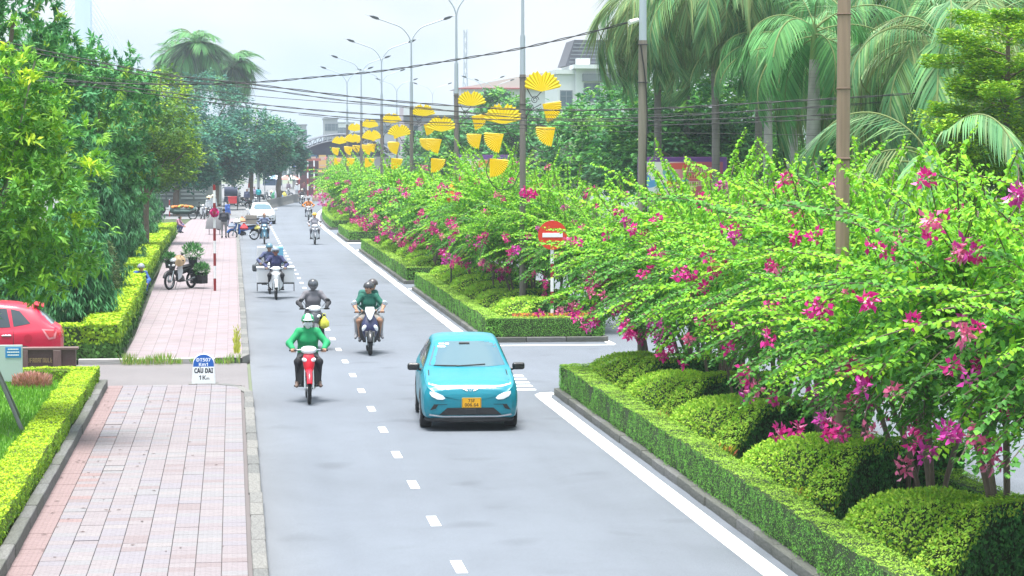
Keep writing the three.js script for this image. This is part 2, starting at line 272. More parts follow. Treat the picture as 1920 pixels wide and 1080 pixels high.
// clipped box hedge along points [x, d]; the thing stands at its first point
function boxHedge(name, label, group, pts, w, y0, y1, { dens = 900, L = 0.035, top, side, core = CORE, seed = 1, base = 0 }) {
  const o = pts[0], root = thing(name, label, 'hedge', [o[0], y0, -o[1]], 0, group), R = rng(seed), f = new Fol(), cb = mb(), h = y1 - y0;
  for (let i = 0; i < pts.length - 1; i++) {
    const A = V(pts[i][0] - o[0], base, -(pts[i][1] - o[1])), B = V(pts[i + 1][0] - o[0], base, -(pts[i + 1][1] - o[1])), dir = B.clone().sub(A).normalize(), n = V(dir.z, 0, -dir.x).multiplyScalar(w / 2);
    const far = (pts[i][1] + pts[i + 1][1]) / 2, q = far > 100 ? 0.25 : far > 60 ? 0.45 : 1, LL = L / Math.sqrt(q), up = V(0, h - base, 0), dn = dens * q;
    A.addScaledVector(dir, -w / 2); B.addScaledVector(dir, w / 2);
    const a0 = A.clone().add(n), a1 = A.clone().sub(n), b0 = B.clone().add(n), b1 = B.clone().sub(n), nn = n.clone().normalize();
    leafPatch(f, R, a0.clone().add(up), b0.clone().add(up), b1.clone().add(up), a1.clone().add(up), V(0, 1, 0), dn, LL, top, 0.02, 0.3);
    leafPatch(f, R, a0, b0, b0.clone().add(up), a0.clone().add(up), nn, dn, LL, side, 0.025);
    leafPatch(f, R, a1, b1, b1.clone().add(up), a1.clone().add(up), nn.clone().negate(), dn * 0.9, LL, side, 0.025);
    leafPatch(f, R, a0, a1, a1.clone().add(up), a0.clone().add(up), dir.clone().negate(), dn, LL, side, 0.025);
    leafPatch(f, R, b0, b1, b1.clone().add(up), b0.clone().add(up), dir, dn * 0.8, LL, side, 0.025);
    const len = B.distanceTo(A) - 0.05, mid = A.clone().add(B).multiplyScalar(0.5);
    cb.box(w - 0.05, h - base - 0.03 + i * 0.003, len, mid.x, (h + base) / 2 - 0.02, mid.z, [0, Math.atan2(dir.x, dir.z), 0]);
  }
  part(root, 'foliage', f.geo(), LEAF); cb.to(root, 'branches', core);
  return root;
}
// clipped cushion dome
const TOPC = [[0.27, 0.41, 0.035], [0.215, 0.38, 0.035], [0.33, 0.44, 0.045]], SHADED_FACEC = [[0.045, 0.145, 0.03], [0.065, 0.19, 0.035], [0.035, 0.115, 0.028]];  // face tones: old leaf green plus shade painted into the colour
function domeGeo(seed, rx, rz, H, L, n) {
  const R = rng(seed), f = new Fol(), core = new THREE.SphereGeometry(1, 22, 10, 0, 2 * PI, 0, PI / 2); core.scale(rx - 0.06, H - 0.06, rz - 0.06);
  for (let k = 0; k < n; k++) {
    const d = sph(R); d.y = Math.abs(d.y); const e = 0.72, q = (v) => Math.sign(v) * Math.pow(Math.abs(v), e), m = Math.pow(Math.pow(Math.abs(d.x), 2.6) + Math.pow(d.y, 2.6) + Math.pow(Math.abs(d.z), 2.6), 1 / 2.6), p = V(d.x / m * rx, d.y / m * H, d.z / m * rz), nn = V(p.x / rx / rx, p.y / H / H, p.z / rz / rz).normalize();
    const b = (R() - 0.6) * 0.05 + NZ.noise(p.x * 3, p.y * 3 + seed, p.z * 3) * 0.04, a = sph(R).addScaledVector(nn, 0.7).normalize(), s = 0.7 + R() * 0.6; p.addScaledVector(nn, b);
    f.leaf(p.x, p.y, p.z, a.x, a.y, a.z, nn.x + R() - 0.5, nn.y + R() - 0.5, nn.z + R() - 0.5, L * s, L * s * 0.64, vary(R, R() < 0.45 + 0.9 * nn.y ? TOPC[Math.floor(R() * 3)] : SHADED_FACEC[Math.floor(R() * 3)], 0.25), 0.15);
  }
  return [f.geo(), core];
}
// curved clipped wall that swings up from low at its left end; its broad faces are old leaves with shade painted in, the shorn top is bright
function swoopGeo(seed, len, H, w, L, dens) {
  const R = rng(seed), f = new Fol(), core = mb(), N = 14, pt = (t) => { const x = (t - 0.45) * len; return [x, 0.62 * Math.pow(Math.abs(t - 0.62) * 1.6, 2) - 0.1, 0.3 + (H - 0.3) * THREE.MathUtils.smoothstep(t, -0.05, 0.42) * (1 - 0.12 * Math.max(0, t - 0.7))]; };
  for (let i = 0; i < N; i++) {
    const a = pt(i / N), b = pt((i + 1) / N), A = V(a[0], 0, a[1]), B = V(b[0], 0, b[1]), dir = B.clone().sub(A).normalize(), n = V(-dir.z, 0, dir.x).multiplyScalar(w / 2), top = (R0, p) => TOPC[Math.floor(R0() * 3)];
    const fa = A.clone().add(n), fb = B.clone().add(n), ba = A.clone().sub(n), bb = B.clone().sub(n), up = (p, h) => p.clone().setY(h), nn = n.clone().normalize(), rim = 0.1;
    const ct = (q) => vary(q, TOPC[Math.floor(q() * 3)], 0.22), cf = (q) => vary(q, SHADED_FACEC[Math.floor(q() * 3)], 0.3), cm = (q) => (q() < 0.6 ? ct(q) : cf(q));
    leafPatch(f, R, up(fa, a[2]), up(fb, b[2]), up(bb, b[2]), up(ba, a[2]), V(0, 1, 0), dens, L, ct, 0.02, 0.3);
    leafPatch(f, R, fa, fb, up(fb, b[2] - rim), up(fa, a[2] - rim), nn, dens * 0.9, L * 1.1, cf, 0.035); leafPatch(f, R, up(fa, a[2] - rim), up(fb, b[2] - rim), up(fb, b[2]), up(fa, a[2]), nn, dens * 1.2, L, cm, 0.025);
    leafPatch(f, R, ba, bb, up(bb, b[2]), up(ba, a[2]), nn.clone().negate(), dens * 0.7, L * 1.1, cm, 0.03);
    if (i === 0 || i === N - 1) { const q = i ? [fb, bb, b[2]] : [fa, ba, a[2]]; leafPatch(f, R, q[0], q[1], up(q[1], q[2]), up(q[0], q[2]), dir.clone().multiplyScalar(i ? 1 : -1), dens, L, cm, 0.03); }
    const h = Math.min(a[2], b[2]) - 0.05; core.box(A.distanceTo(B) + 0.02, h, w - 0.1, (A.x + B.x) / 2, h / 2, (A.z + B.z) / 2, [0, Math.atan2(-dir.z, dir.x), 0]);
  }
  return [f.geo(), core.geo()];
}
// bougainvillea: thin leaning stems, arching leafy sprays, clusters of pink bracts
function bougainvilleaGeo(seed, { sprays = 84, rad = 1.6, base = 1.2, L = 0.074, flowers = 46, step = 0.02 } = {}) {
  const R = rng(seed), f = new Fol(), w = mb(), fl = new Fol();
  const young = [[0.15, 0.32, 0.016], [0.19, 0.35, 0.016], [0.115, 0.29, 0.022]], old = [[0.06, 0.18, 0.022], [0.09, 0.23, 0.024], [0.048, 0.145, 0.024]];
  const stems = 4, tops = [];
  for (let s = 0; s < stems; s++) { const a = (s / stems) * 2 * PI + R(), t = V(Math.cos(a) * (0.3 + R() * 0.5), base + 0.5 + R() * 0.7, Math.sin(a) * (0.3 + R() * 0.5)); w.tube([[Math.cos(a) * 0.07, 0, Math.sin(a) * 0.07], [Math.cos(a) * 0.16, base * 0.5, Math.sin(a) * 0.18], t], 0.024 + R() * 0.014, 8, 6); tops.push(t); }
  const cluster = (p, r) => { const n = 16 + Math.floor(R() * 22), bright = R(); for (let k = 0; k < n; k++) { const d = sph(R), q = p.clone().addScaledVector(d, r * (0.5 + R() * 0.5)), c = vary(R, bright < 0.6 ? [0.72, 0.022, 0.3] : bright < 0.85 ? [0.62, 0.05, 0.40] : [0.75, 0.16, 0.34], 0.2), e = sph(R); fl.leaf(q.x, q.y, q.z, d.x * 0.6 + e.x, d.y * 0.6 + e.y, d.z * 0.6 + e.z, e.z, e.x, e.y, 0.05 + R() * 0.015, 0.052, c, 0.3); } };
  for (let s = 0; s < sprays; s++) {
    const lvl = s / sprays, a = R() * 2 * PI, top = tops[Math.floor(R() * stems)];
    const upk = lvl < 0.18 ? 1.3 + R() * 1.1 : lvl < 0.62 ? 0.15 + R() * 0.75 : -0.35 + R() * 0.55, len = (0.75 + R() * 0.65) * rad * (lvl < 0.18 ? 0.85 : 1), droop = lvl < 0.18 ? 0.12 : 0.28 + R() * 0.28;
    const p = V(top.x * 0.8, top.y + 0.2 + (R() - 0.35) * 0.9, top.z * 0.8), d = V(Math.cos(a), upk, Math.sin(a)).normalize(), n = Math.round(len / step), isYoung = lvl < 0.18 ? 0.95 : lvl < 0.62 ? 0.75 : 0.22, tw = R() < isYoung, pts = [p.clone()];
    for (let k = 0; k < n; k++) {
      const t = k / n; d.y -= droop * step * 0.9; d.x += (R() - 0.5) * 0.06; d.z += (R() - 0.5) * 0.06; d.normalize(); p.addScaledVector(d, step); if (k % 8 === 7) pts.push(p.clone());
      if (p.y < 1.1 + 0.35 * Math.max(0, Math.hypot(p.x, p.z) - 0.9)) break;
      const side = k % 2 ? 1 : -1, sx = -d.z * side, sz = d.x * side, sp = 0.35 + 0.65 * Math.sin(PI * Math.min(1, t * 1.15 + 0.08)), m = t < 0.2 && R() < 0.5 ? 0 : 1 + (R() < 0.5 ? 1 : 0);
      for (let q = 0; q < m; q++) {
        const off = (0.015 + R() * 0.115 * sp), hang = -0.35 - R() * 0.8, dir = V(sx * 0.8 + d.x * 0.45 + (R() - 0.5) * 0.5, hang + 0.25, sz * 0.8 + d.z * 0.45 + (R() - 0.5) * 0.5).normalize();
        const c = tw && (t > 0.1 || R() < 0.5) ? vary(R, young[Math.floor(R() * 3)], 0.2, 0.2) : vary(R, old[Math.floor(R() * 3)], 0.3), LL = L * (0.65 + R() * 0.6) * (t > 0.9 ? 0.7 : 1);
        f.leaf(p.x + sx * off, p.y + (R() - 0.4) * 0.06, p.z + sz * off, dir.x, dir.y, dir.z, (R() - 0.5) * 0.9 + sx * 0.4, 1, (R() - 0.5) * 0.9 + sz * 0.4, LL, LL * 0.8, c, 0.12);
      }
    }
    if (pts.length > 2) w.tube(pts.map((q) => q.clone().add(V(0, -0.012, 0))), 0.007, pts.length, 4);
    const fk = lvl > 0.5 ? 0.62 : lvl > 0.3 ? 0.12 : 0.01;
    if (fl.k / 4 < flowers * 26 && R() < fk) { const q = p.clone().add(V(0, -0.05, 0)); const m = 1 + Math.floor(R() * 2.6); for (let k = 0; k < m; k++) cluster(q.clone().add(V((R() - 0.5) * 0.3, (R() - 0.5) * 0.22, (R() - 0.5) * 0.3)), 0.055 + R() * 0.04); }
  }
  // inner foliage: new growth on the upper side, old leaves below doubling as painted shade
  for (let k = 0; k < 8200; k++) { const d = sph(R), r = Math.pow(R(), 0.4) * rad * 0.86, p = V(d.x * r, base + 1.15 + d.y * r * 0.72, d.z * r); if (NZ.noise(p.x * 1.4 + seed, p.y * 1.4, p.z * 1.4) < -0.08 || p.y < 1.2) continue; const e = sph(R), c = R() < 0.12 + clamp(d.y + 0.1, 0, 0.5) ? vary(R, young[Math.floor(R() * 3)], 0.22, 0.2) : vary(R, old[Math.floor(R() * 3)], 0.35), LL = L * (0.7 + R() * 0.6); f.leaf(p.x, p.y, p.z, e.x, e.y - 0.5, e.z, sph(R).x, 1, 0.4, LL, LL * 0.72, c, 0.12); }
  return { leaves: f.geo(), stems: w.geo(), flowers: fl.geo() };
}
// crown of leaf clumps inside ellipsoids [cx, cy, cz, rx, ry, rz]
function crownGeo(seed, ells, { clumps = 300, per = 16, L = 0.2, W = 0.05, style = 'whorl', cols, inner = 0.5, size = 0.3, gap = -0.25, pale = 0.15, palec, nf = 0.5 }) {
  const R = rng(seed), f = new Fol(), vols = ells.map((e) => e[3] * e[4] + e[4] * e[5]), tot = vols.reduce((a, b) => a + b), cen = [];
  let guard = 0;
  while (cen.length < clumps && guard++ < clumps * 12) {
    let t = R() * tot, i = 0; while ((t -= vols[i]) > 0) i++; const e = ells[i], d = sph(R), r = lerp(inner, 1, Math.pow(R(), 0.6));
    const lump = 1 + 0.16 * NZ.noise(d.x * 2.2 + i * 3, d.y * 2.2 + seed, d.z * 2.2), p = V(e[0] + d.x * r * e[3] * lump, e[1] + d.y * r * e[4] * lump, e[2] + d.z * r * e[5] * lump);
    if (NZ.noise(p.x * nf + seed, p.y * nf, p.z * nf) < gap) continue;
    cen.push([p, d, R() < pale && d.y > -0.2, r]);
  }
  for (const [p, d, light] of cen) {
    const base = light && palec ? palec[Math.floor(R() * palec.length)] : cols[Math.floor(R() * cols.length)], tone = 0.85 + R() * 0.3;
    for (let k = 0; k < per; k++) {
      const c = vary(R, [base[0] * tone, base[1] * tone, base[2] * tone], 0.2, 0.15), LL = L * (0.7 + R() * 0.6), ww = W * (0.8 + R() * 0.4);
      if (style === 'whorl') { const e = sph(R).multiplyScalar(0.9).add(d.clone().multiplyScalar(0.55)).add(V(0, 0.3, 0)).normalize(), q = p.clone().add(sph(R).multiplyScalar(size * 0.35 * R())); f.leaf(q.x, q.y, q.z, e.x, e.y - 0.15, e.z, d.x * 0.4 + R() - 0.5, 1, d.z * 0.4 + R() - 0.5, LL, ww, c); }
      else if (style === 'droop') { const e = sph(R).multiplyScalar(0.85).add(d.clone().multiplyScalar(0.5)).add(V(0, -0.42, 0)).normalize(), q = p.clone().add(sph(R).multiplyScalar(size * 0.3 * R())); f.leaf(q.x, q.y, q.z, e.x, e.y, e.z, d.x * 0.5 + e.x * 0.6 + R() - 0.5, 1.1, d.z * 0.5 + e.z * 0.6 + R() - 0.5, LL, ww, c); }
      else if (style === 'hang') { const a = R() * 2 * PI, q = p.clone().add(sph(R).multiplyScalar(size * R())); const e = V(Math.cos(a) * 0.55 + d.x * 0.3, -0.75 - R() * 0.3, Math.sin(a) * 0.55 + d.z * 0.3).normalize(); f.leaf(q.x, q.y, q.z, e.x, e.y, e.z, Math.cos(a) + d.x, 0.9, Math.sin(a) + d.z, LL, ww, c); }
      else { const q = p.clone().add(sph(R).multiplyScalar(size * Math.pow(R(), 0.5))), e = sph(R); f.leaf(q.x, q.y, q.z, e.x + d.x * 0.4, e.y * 0.6, e.z + d.z * 0.4, d.x * 0.5 + R() - 0.5, 1, d.z * 0.5 + R() - 0.5, LL, ww, c); }
    }
  }
  return { geo: f.geo(), cen };
}
function trunkGeo(seed, h, r, cen, crownY, n = 9) {
  const R = rng(seed), w = mb(), lean = V((R() - 0.5) * 0.08 * h, h, (R() - 0.5) * 0.08 * h);
  const ring = []; for (let k = 0; k <= 6; k++) ring.push(V(lean.x * k / 6 + (R() - 0.5) * r * 0.6, h * k / 6, lean.z * k / 6 + (R() - 0.5) * r * 0.6));
  for (let k = 0; k < 6; k++) w.bar(ring[k].clone().add(V(0, -0.03, 0)), ring[k + 1], lerp(r * 1.15, r * 0.6, k / 6), lerp(r * 1.15, r * 0.6, (k + 1) / 6), 10);
  for (let k = 0; k < n && cen.length; k++) { const c = cen[Math.floor(R() * cen.length)][0], a = V(lean.x * 0.8, h * (0.6 + R() * 0.38), lean.z * 0.8); w.tube([a, a.clone().lerp(c, 0.5).add(V(0, 0.15 * h * 0.2, 0)), c], r * (0.16 + R() * 0.2), 10, 6); }
  return w.geo();
}
function tree(name, label, category, pos, seed, ells, opt, tr, group, turn = 0) {
  const root = thing(name, label, category, pos, turn, group), c = crownGeo(seed, ells, opt);
  if (tr) part(root, 'trunk', trunkGeo(seed + 7, tr[0], tr[1], c.cen, 0, tr[2] ?? 9), tr[3] ?? BARK);
  part(root, 'crown', c.geo, LEAF);
  return root;
}
// one palm frond: rachis along +z that arches, leaflets hanging on both sides
function frondGeo(seed, len, arch, leaflet, n, droop, cols, lw = 0.05) {
  const R = rng(seed), f = new Fol(), pts = []; let p = V(0, 0, 0), el = 0.75 - arch * 0.2; const step = len / n;
  const stem = [];
  for (let k = 0; k <= n; k++) {
    const t = k / n; const d = V(0, Math.sin(el), Math.cos(el)); pts.push(p.clone()); if (k % 6 === 0) stem.push(p.clone());
    if (t > 0.14) for (const s of [-1, 1]) {
      const LL = leaflet * (0.35 + 0.75 * Math.sin(PI * Math.pow((t - 0.14) / 0.86, 0.75) * 0.9 + 0.15)) * (0.85 + R() * 0.3), dir = V(s * (0.85 - t * 0.35), -0.18 - R() * 0.2, 0).addScaledVector(d, 0.45 + t * 0.7).normalize();
      f.blade(p.clone(), dir, V(-s * 0.3, 1, 0).normalize(), LL, lw * (0.8 + R() * 0.4), droop * (0.7 + R() * 0.6), vary(R, cols[Math.floor(R() * cols.length)], 0.38, 0.2));
    }
    p = p.clone().addScaledVector(d, step); el -= (arch * (1.1 + t * 1.2)) * step / len * 1.35;
  }
  const rg = mb().tube(stem, 0.022, 20, 5).geo(); rg.deleteAttribute('uv'); const nrm = new Float32Array(rg.attributes.position.count * 3); for (let i = 0; i < nrm.length; i += 3) nrm.set([0.16, 0.2, 0.06], i); rg.setAttribute('color', new THREE.BufferAttribute(nrm, 3));
  return mergeGeometries([f.geo().toNonIndexed(), rg]);
}
// ------------------------------------------------------------------ the planted median
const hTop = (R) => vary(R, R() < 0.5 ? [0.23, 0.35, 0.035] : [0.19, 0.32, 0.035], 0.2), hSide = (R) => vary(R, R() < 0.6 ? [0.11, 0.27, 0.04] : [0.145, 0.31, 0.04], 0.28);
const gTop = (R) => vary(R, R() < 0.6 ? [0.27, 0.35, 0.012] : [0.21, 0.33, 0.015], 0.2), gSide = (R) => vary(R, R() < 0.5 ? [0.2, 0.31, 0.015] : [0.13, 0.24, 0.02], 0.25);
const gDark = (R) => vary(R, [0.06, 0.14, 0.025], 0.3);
const islands = [[15, 46, 'from the bottom edge to the turning gap'], [59.2, 83, 'around the round red sign'], [87, 118, 'beyond the second gap'], [130, 143, 'a short far block'], [153, 240, 'farthest, along the bend']];
const SOIL = M('median_soil', [0.11, 0.10, 0.06], 1, { map: asphaltMap });
islands.forEach(([d0, d1, where], i) => {
  struct('soil', strip([6.3, 9.2], d0 + 0.1, d1 - 0.1, 4, 0.13), SOIL);
  const step = i === 4 ? 12 : 60, edge = []; for (let d = d0; d < d1; d += step) edge.push(d); edge.push(d1);
  const L = edge.map((d) => [X(6.24, d), d]), Rr = edge.map((d) => [X(9.26, d), d]).reverse();
  kerb('kerb', [...L, ...Rr, L[0]], 0.14, 0.13, 1.0, 40 + i, [MOSSY, MOSSY, STONE[1]], 120);
  const hl = edge.map((d, k) => [X(6.46, d), d + (k === 0 ? 0.3 : k === edge.length - 1 ? -0.3 : 0)]), hr = edge.map((d, k) => [X(9.04, d), d + (k === 0 ? 0.3 : k === edge.length - 1 ? -0.3 : 0)]).reverse();
  const lab = ['long low clipped box hedge on the median kerb, leaving the frame at the bottom', 'clipped box hedge ring of the median block with the round red sign', 'clipped low box hedge along the median behind the second gap', 'short clipped box hedge block between two far median gaps', 'far clipped box hedge that bends right with the white line'][i];
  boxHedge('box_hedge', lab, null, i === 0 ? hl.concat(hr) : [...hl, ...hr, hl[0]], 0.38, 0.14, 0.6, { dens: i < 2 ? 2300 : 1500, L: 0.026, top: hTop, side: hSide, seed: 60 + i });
});
{
  const mk = (name, g, label, group) => { const t = thing(name, label, 'shrub', [0, 0, 0], 0, group); part(t, 'branches', g[1], CORE); part(t, 'foliage', g[0], LEAF); return t; };
  const walls = [24.2, 29.3, 34.5, 39.4, 43.3, 61.6, 65.4, 69.2, 73.2, 77.2, 81, 89, 93.5, 98, 103, 108, 113, 132, 137, 141, 156, 163, 170, 178], R = rng(77);
  const whichW = ['in the bottom right corner of the frame', 'with the largest dark face, low at the right', 'second large one, below the middle flowers', 'third from the bottom right', 'last one before the turning gap'], whichD = ['nearest, in the bottom right corner', 'above the largest dark clipped wall', 'between the second and third dark walls', 'fourth from the bottom right', 'farthest of the near run, by the turning gap'];
  let w0 = null, d0 = null, wf = null, df = null;
  walls.forEach((d, i) => {
    const near = d < 50, zone = near ? 0 : d < 85 ? 1 : 2, x = 7.95 + (R() - 0.5) * 0.2;
    const gw = ['dark faced clipped walls along the near median', 'clipped walls around the red sign', 'far clipped walls of the median'][zone], gd = ['cushion domes along the near median', 'cushion domes around the red sign', 'far cushion domes of the median'][zone];
    const lw = zone === 0 ? 'curved clipped shrub wall with bright rim, ' + whichW[i] : zone === 1 ? 'curved clipped shrub wall behind the round red sign, ' + ['first', 'second', 'third', 'fourth', 'fifth', 'sixth'][i - 5] + ' from the sign' : 'small far curved clipped shrub wall in the median', ld = zone === 0 ? 'clipped light green cushion dome, ' + whichD[i] : zone === 1 ? 'clipped cushion dome behind the round red sign, ' + ['first', 'second', 'third', 'fourth', 'fifth', 'sixth'][i - 5] + ' from the sign' : 'small far clipped cushion dome in the median';
    const pw = [X(x, d), 0.13, -d], pd = [X(x - 0.32, d), 0.13, -(d + 1.25)], tw = 0.42 + (R() - 0.5) * 0.2, sc = [1, 0.93 + R() * 0.12, 1];
    let a, b;
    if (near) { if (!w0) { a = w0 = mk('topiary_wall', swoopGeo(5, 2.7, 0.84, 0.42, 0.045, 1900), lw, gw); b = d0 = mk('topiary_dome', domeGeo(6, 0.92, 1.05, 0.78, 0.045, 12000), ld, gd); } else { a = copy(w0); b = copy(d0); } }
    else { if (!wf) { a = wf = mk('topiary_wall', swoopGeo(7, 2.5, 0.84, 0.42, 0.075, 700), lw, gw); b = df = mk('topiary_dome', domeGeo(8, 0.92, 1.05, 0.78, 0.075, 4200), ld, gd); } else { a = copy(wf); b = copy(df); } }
    a.position.set(...pw); a.rotation.y = tw; a.scale.set(...sc); b.position.set(...pd); b.rotation.y = R() * 0.6; b.scale.set(...sc);
    tag(a, lw, 'shrub', gw); tag(b, ld, 'shrub', gd);
  });
}
const PINK = M('bract', [1, 1, 1], 0.7, { transmission: 0.35, thickness: 0, vertexColors: true, side: THREE.DoubleSide, ior: 1.3 });
{
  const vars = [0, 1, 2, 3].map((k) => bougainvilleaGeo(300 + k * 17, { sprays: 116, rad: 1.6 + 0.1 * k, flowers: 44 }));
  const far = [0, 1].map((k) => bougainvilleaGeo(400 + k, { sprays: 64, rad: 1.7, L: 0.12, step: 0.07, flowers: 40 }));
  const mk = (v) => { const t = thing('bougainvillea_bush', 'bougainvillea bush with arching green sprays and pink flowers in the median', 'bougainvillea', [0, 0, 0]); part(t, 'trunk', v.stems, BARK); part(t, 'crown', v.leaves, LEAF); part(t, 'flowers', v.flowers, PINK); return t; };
  const R = rng(91), spots = [];
  for (let d = 22.5; d < 46; d += 2.35) spots.push([d, (d > 26 && d < 28.5 ? 7.9 : 8.5) + (R() - 0.5) * 0.5, 0, lerp(1.1, 1.0, (d - 22) / 24)]);
  spots.push([45.3, 7.95, 0, 1.02], [44.2, 8.7, 0, 1.05]);
  spots.push([62.3, 9.05, 1, 0.82], [64.4, 8.7, 1, 1.0], [66.4, 7.9, 1, 0.9]); for (let d = 67; d < 83; d += 2.7) spots.push([d, 8.0 + (R() - 0.5) * 0.9, 1, 1.08]);
  for (let d = 88.5; d < 118; d += 3.2) spots.push([d, 7.9 + (R() - 0.5) * 0.8, 2, 1.08]);
  for (let d = 131.5; d < 143; d += 3.4) spots.push([d, 7.9 + (R() - 0.5) * 0.7, 3, 1.08]);
  for (let d = 155; d < 236; d += 4) spots.push([d, 8.0 + (R() - 0.5) * 0.8, 4, 1.08]);
  const ORD = ['first', 'second', 'third', 'fourth', 'fifth', 'sixth', 'seventh', 'eighth', 'ninth', 'tenth', 'eleventh', 'twelfth', 'thirteenth'], cnt = [0, 0, 0, 0, 0];
  const made = {}, labs = ['bougainvillea bush full of pink flowers along the nearest run of box hedge', 'bougainvillea bush in the median block around the round red sign', 'bougainvillea bush in the median beyond the second gap, pink flowers low down', 'far bougainvillea bush in the short median block', 'farthest bougainvillea bush where the road bends right'], grps = ['bougainvillea bushes on the nearest median run', 'bougainvillea bushes around the red sign', 'bougainvillea bushes beyond the second gap', 'bougainvillea bushes on the short block', 'bougainvillea bushes along the bend'];
  spots.forEach(([d, x, zone, s], i) => {
    const v = zone < 2 ? i % 4 : 4 + (i % 2), pos = [X(x, d), 0.12, -d], turn = R() * 2 * PI, sc = s * (0.94 + R() * 0.13);
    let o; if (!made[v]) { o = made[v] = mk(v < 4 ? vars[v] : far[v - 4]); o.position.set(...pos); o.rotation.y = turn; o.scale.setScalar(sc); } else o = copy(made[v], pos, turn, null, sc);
    const nth = ORD[cnt[zone]++] ?? ''; o.userData.label = zone === 4 ? labs[4] : ['bougainvillea bush along the nearest hedge, ' + nth + ' counted from the bottom right corner', 'bougainvillea bush near the round red sign, ' + nth + ' counted going away from it', 'bougainvillea bush past the second gap, ' + nth + ' counted towards the market', 'far bougainvillea bush of the short median block, ' + nth + ' from its near end'][zone]; o.userData.group = grps[zone];
  });
}
{ // small coloured-leaf shrubs between the domes and the flower strip under the sign
  const mkS = (seed, cols, r, h, n) => { const R = rng(seed), f = new Fol(); for (let k = 0; k < n; k++) { const a = R() * 2 * PI, q = Math.sqrt(R()) * r, e = V(Math.cos(a), 1.2 + R(), Math.sin(a)).normalize(); f.leaf(Math.cos(a) * q, R() * h, Math.sin(a) * q, e.x, e.y, e.z, R() - 0.5, 0.7, R() - 0.5, 0.1 + R() * 0.05, 0.035, vary(R, cols[Math.floor(R() * cols.length)], 0.2), 0.2); } return f.geo(); };
  const cro = [[0.3, 0.34, 0.02], [0.45, 0.3, 0.03], [0.42, 0.12, 0.06], [0.14, 0.25, 0.03], [0.2, 0.3, 0.03]], g1 = mkS(1, cro, 0.22, 0.3, 300);
  const spots = [[44.9, 6.95, 'beside the last dome before the turning gap'], [41.6, 6.85, 'between the fifth and sixth domes'], [37.8, 6.85, 'beside the fourth dome, orange and yellow'], [33.4, 6.85, 'low between the third and fourth domes'], [28.9, 6.85, 'at the foot of the second dome'], [25.4, 6.9, 'by the hedge near the bottom right corner']];
  spots.forEach(([d, x, w], i) => { const t = thing('croton_shrub', 'small red and yellow leaved shrub ' + w, 'shrub', [x, 0.13, -d], i * 1.3, 'small red and yellow shrubs along the hedge'); part(t, 'foliage', g1, LEAF); });
  const R = rng(4), f = new Fol(), f2 = new Fol(); for (let k = 0; k < 2600; k++) { const x = (R() - 0.5) * 2.1, z = (R() - 0.5) * 0.5, e = V(R() - 0.5, 1, R() - 0.5).normalize(); const c = R() < 0.45 ? [0.45, 0.1, 0.08] : R() < 0.6 ? [0.5, 0.36, 0.03] : [0.12, 0.22, 0.03]; f.leaf(x, 0.35 + R() * 0.14, z, e.x, e.y, e.z, R() - 0.5, 0.4, R(), 0.05, 0.04, vary(R, c, 0.2)); }
  const t = thing('flower_bed', 'narrow strip of red and yellow flowers behind the hedge under the round red sign', 'flower bed', [8.1, 0.13, -60.3]); part(t, 'flowers', f.geo(), LEAF); mb().box(2.1, 0.36, 0.45, 0, 0.18, 0).to(t, 'foliage', CORE);
}

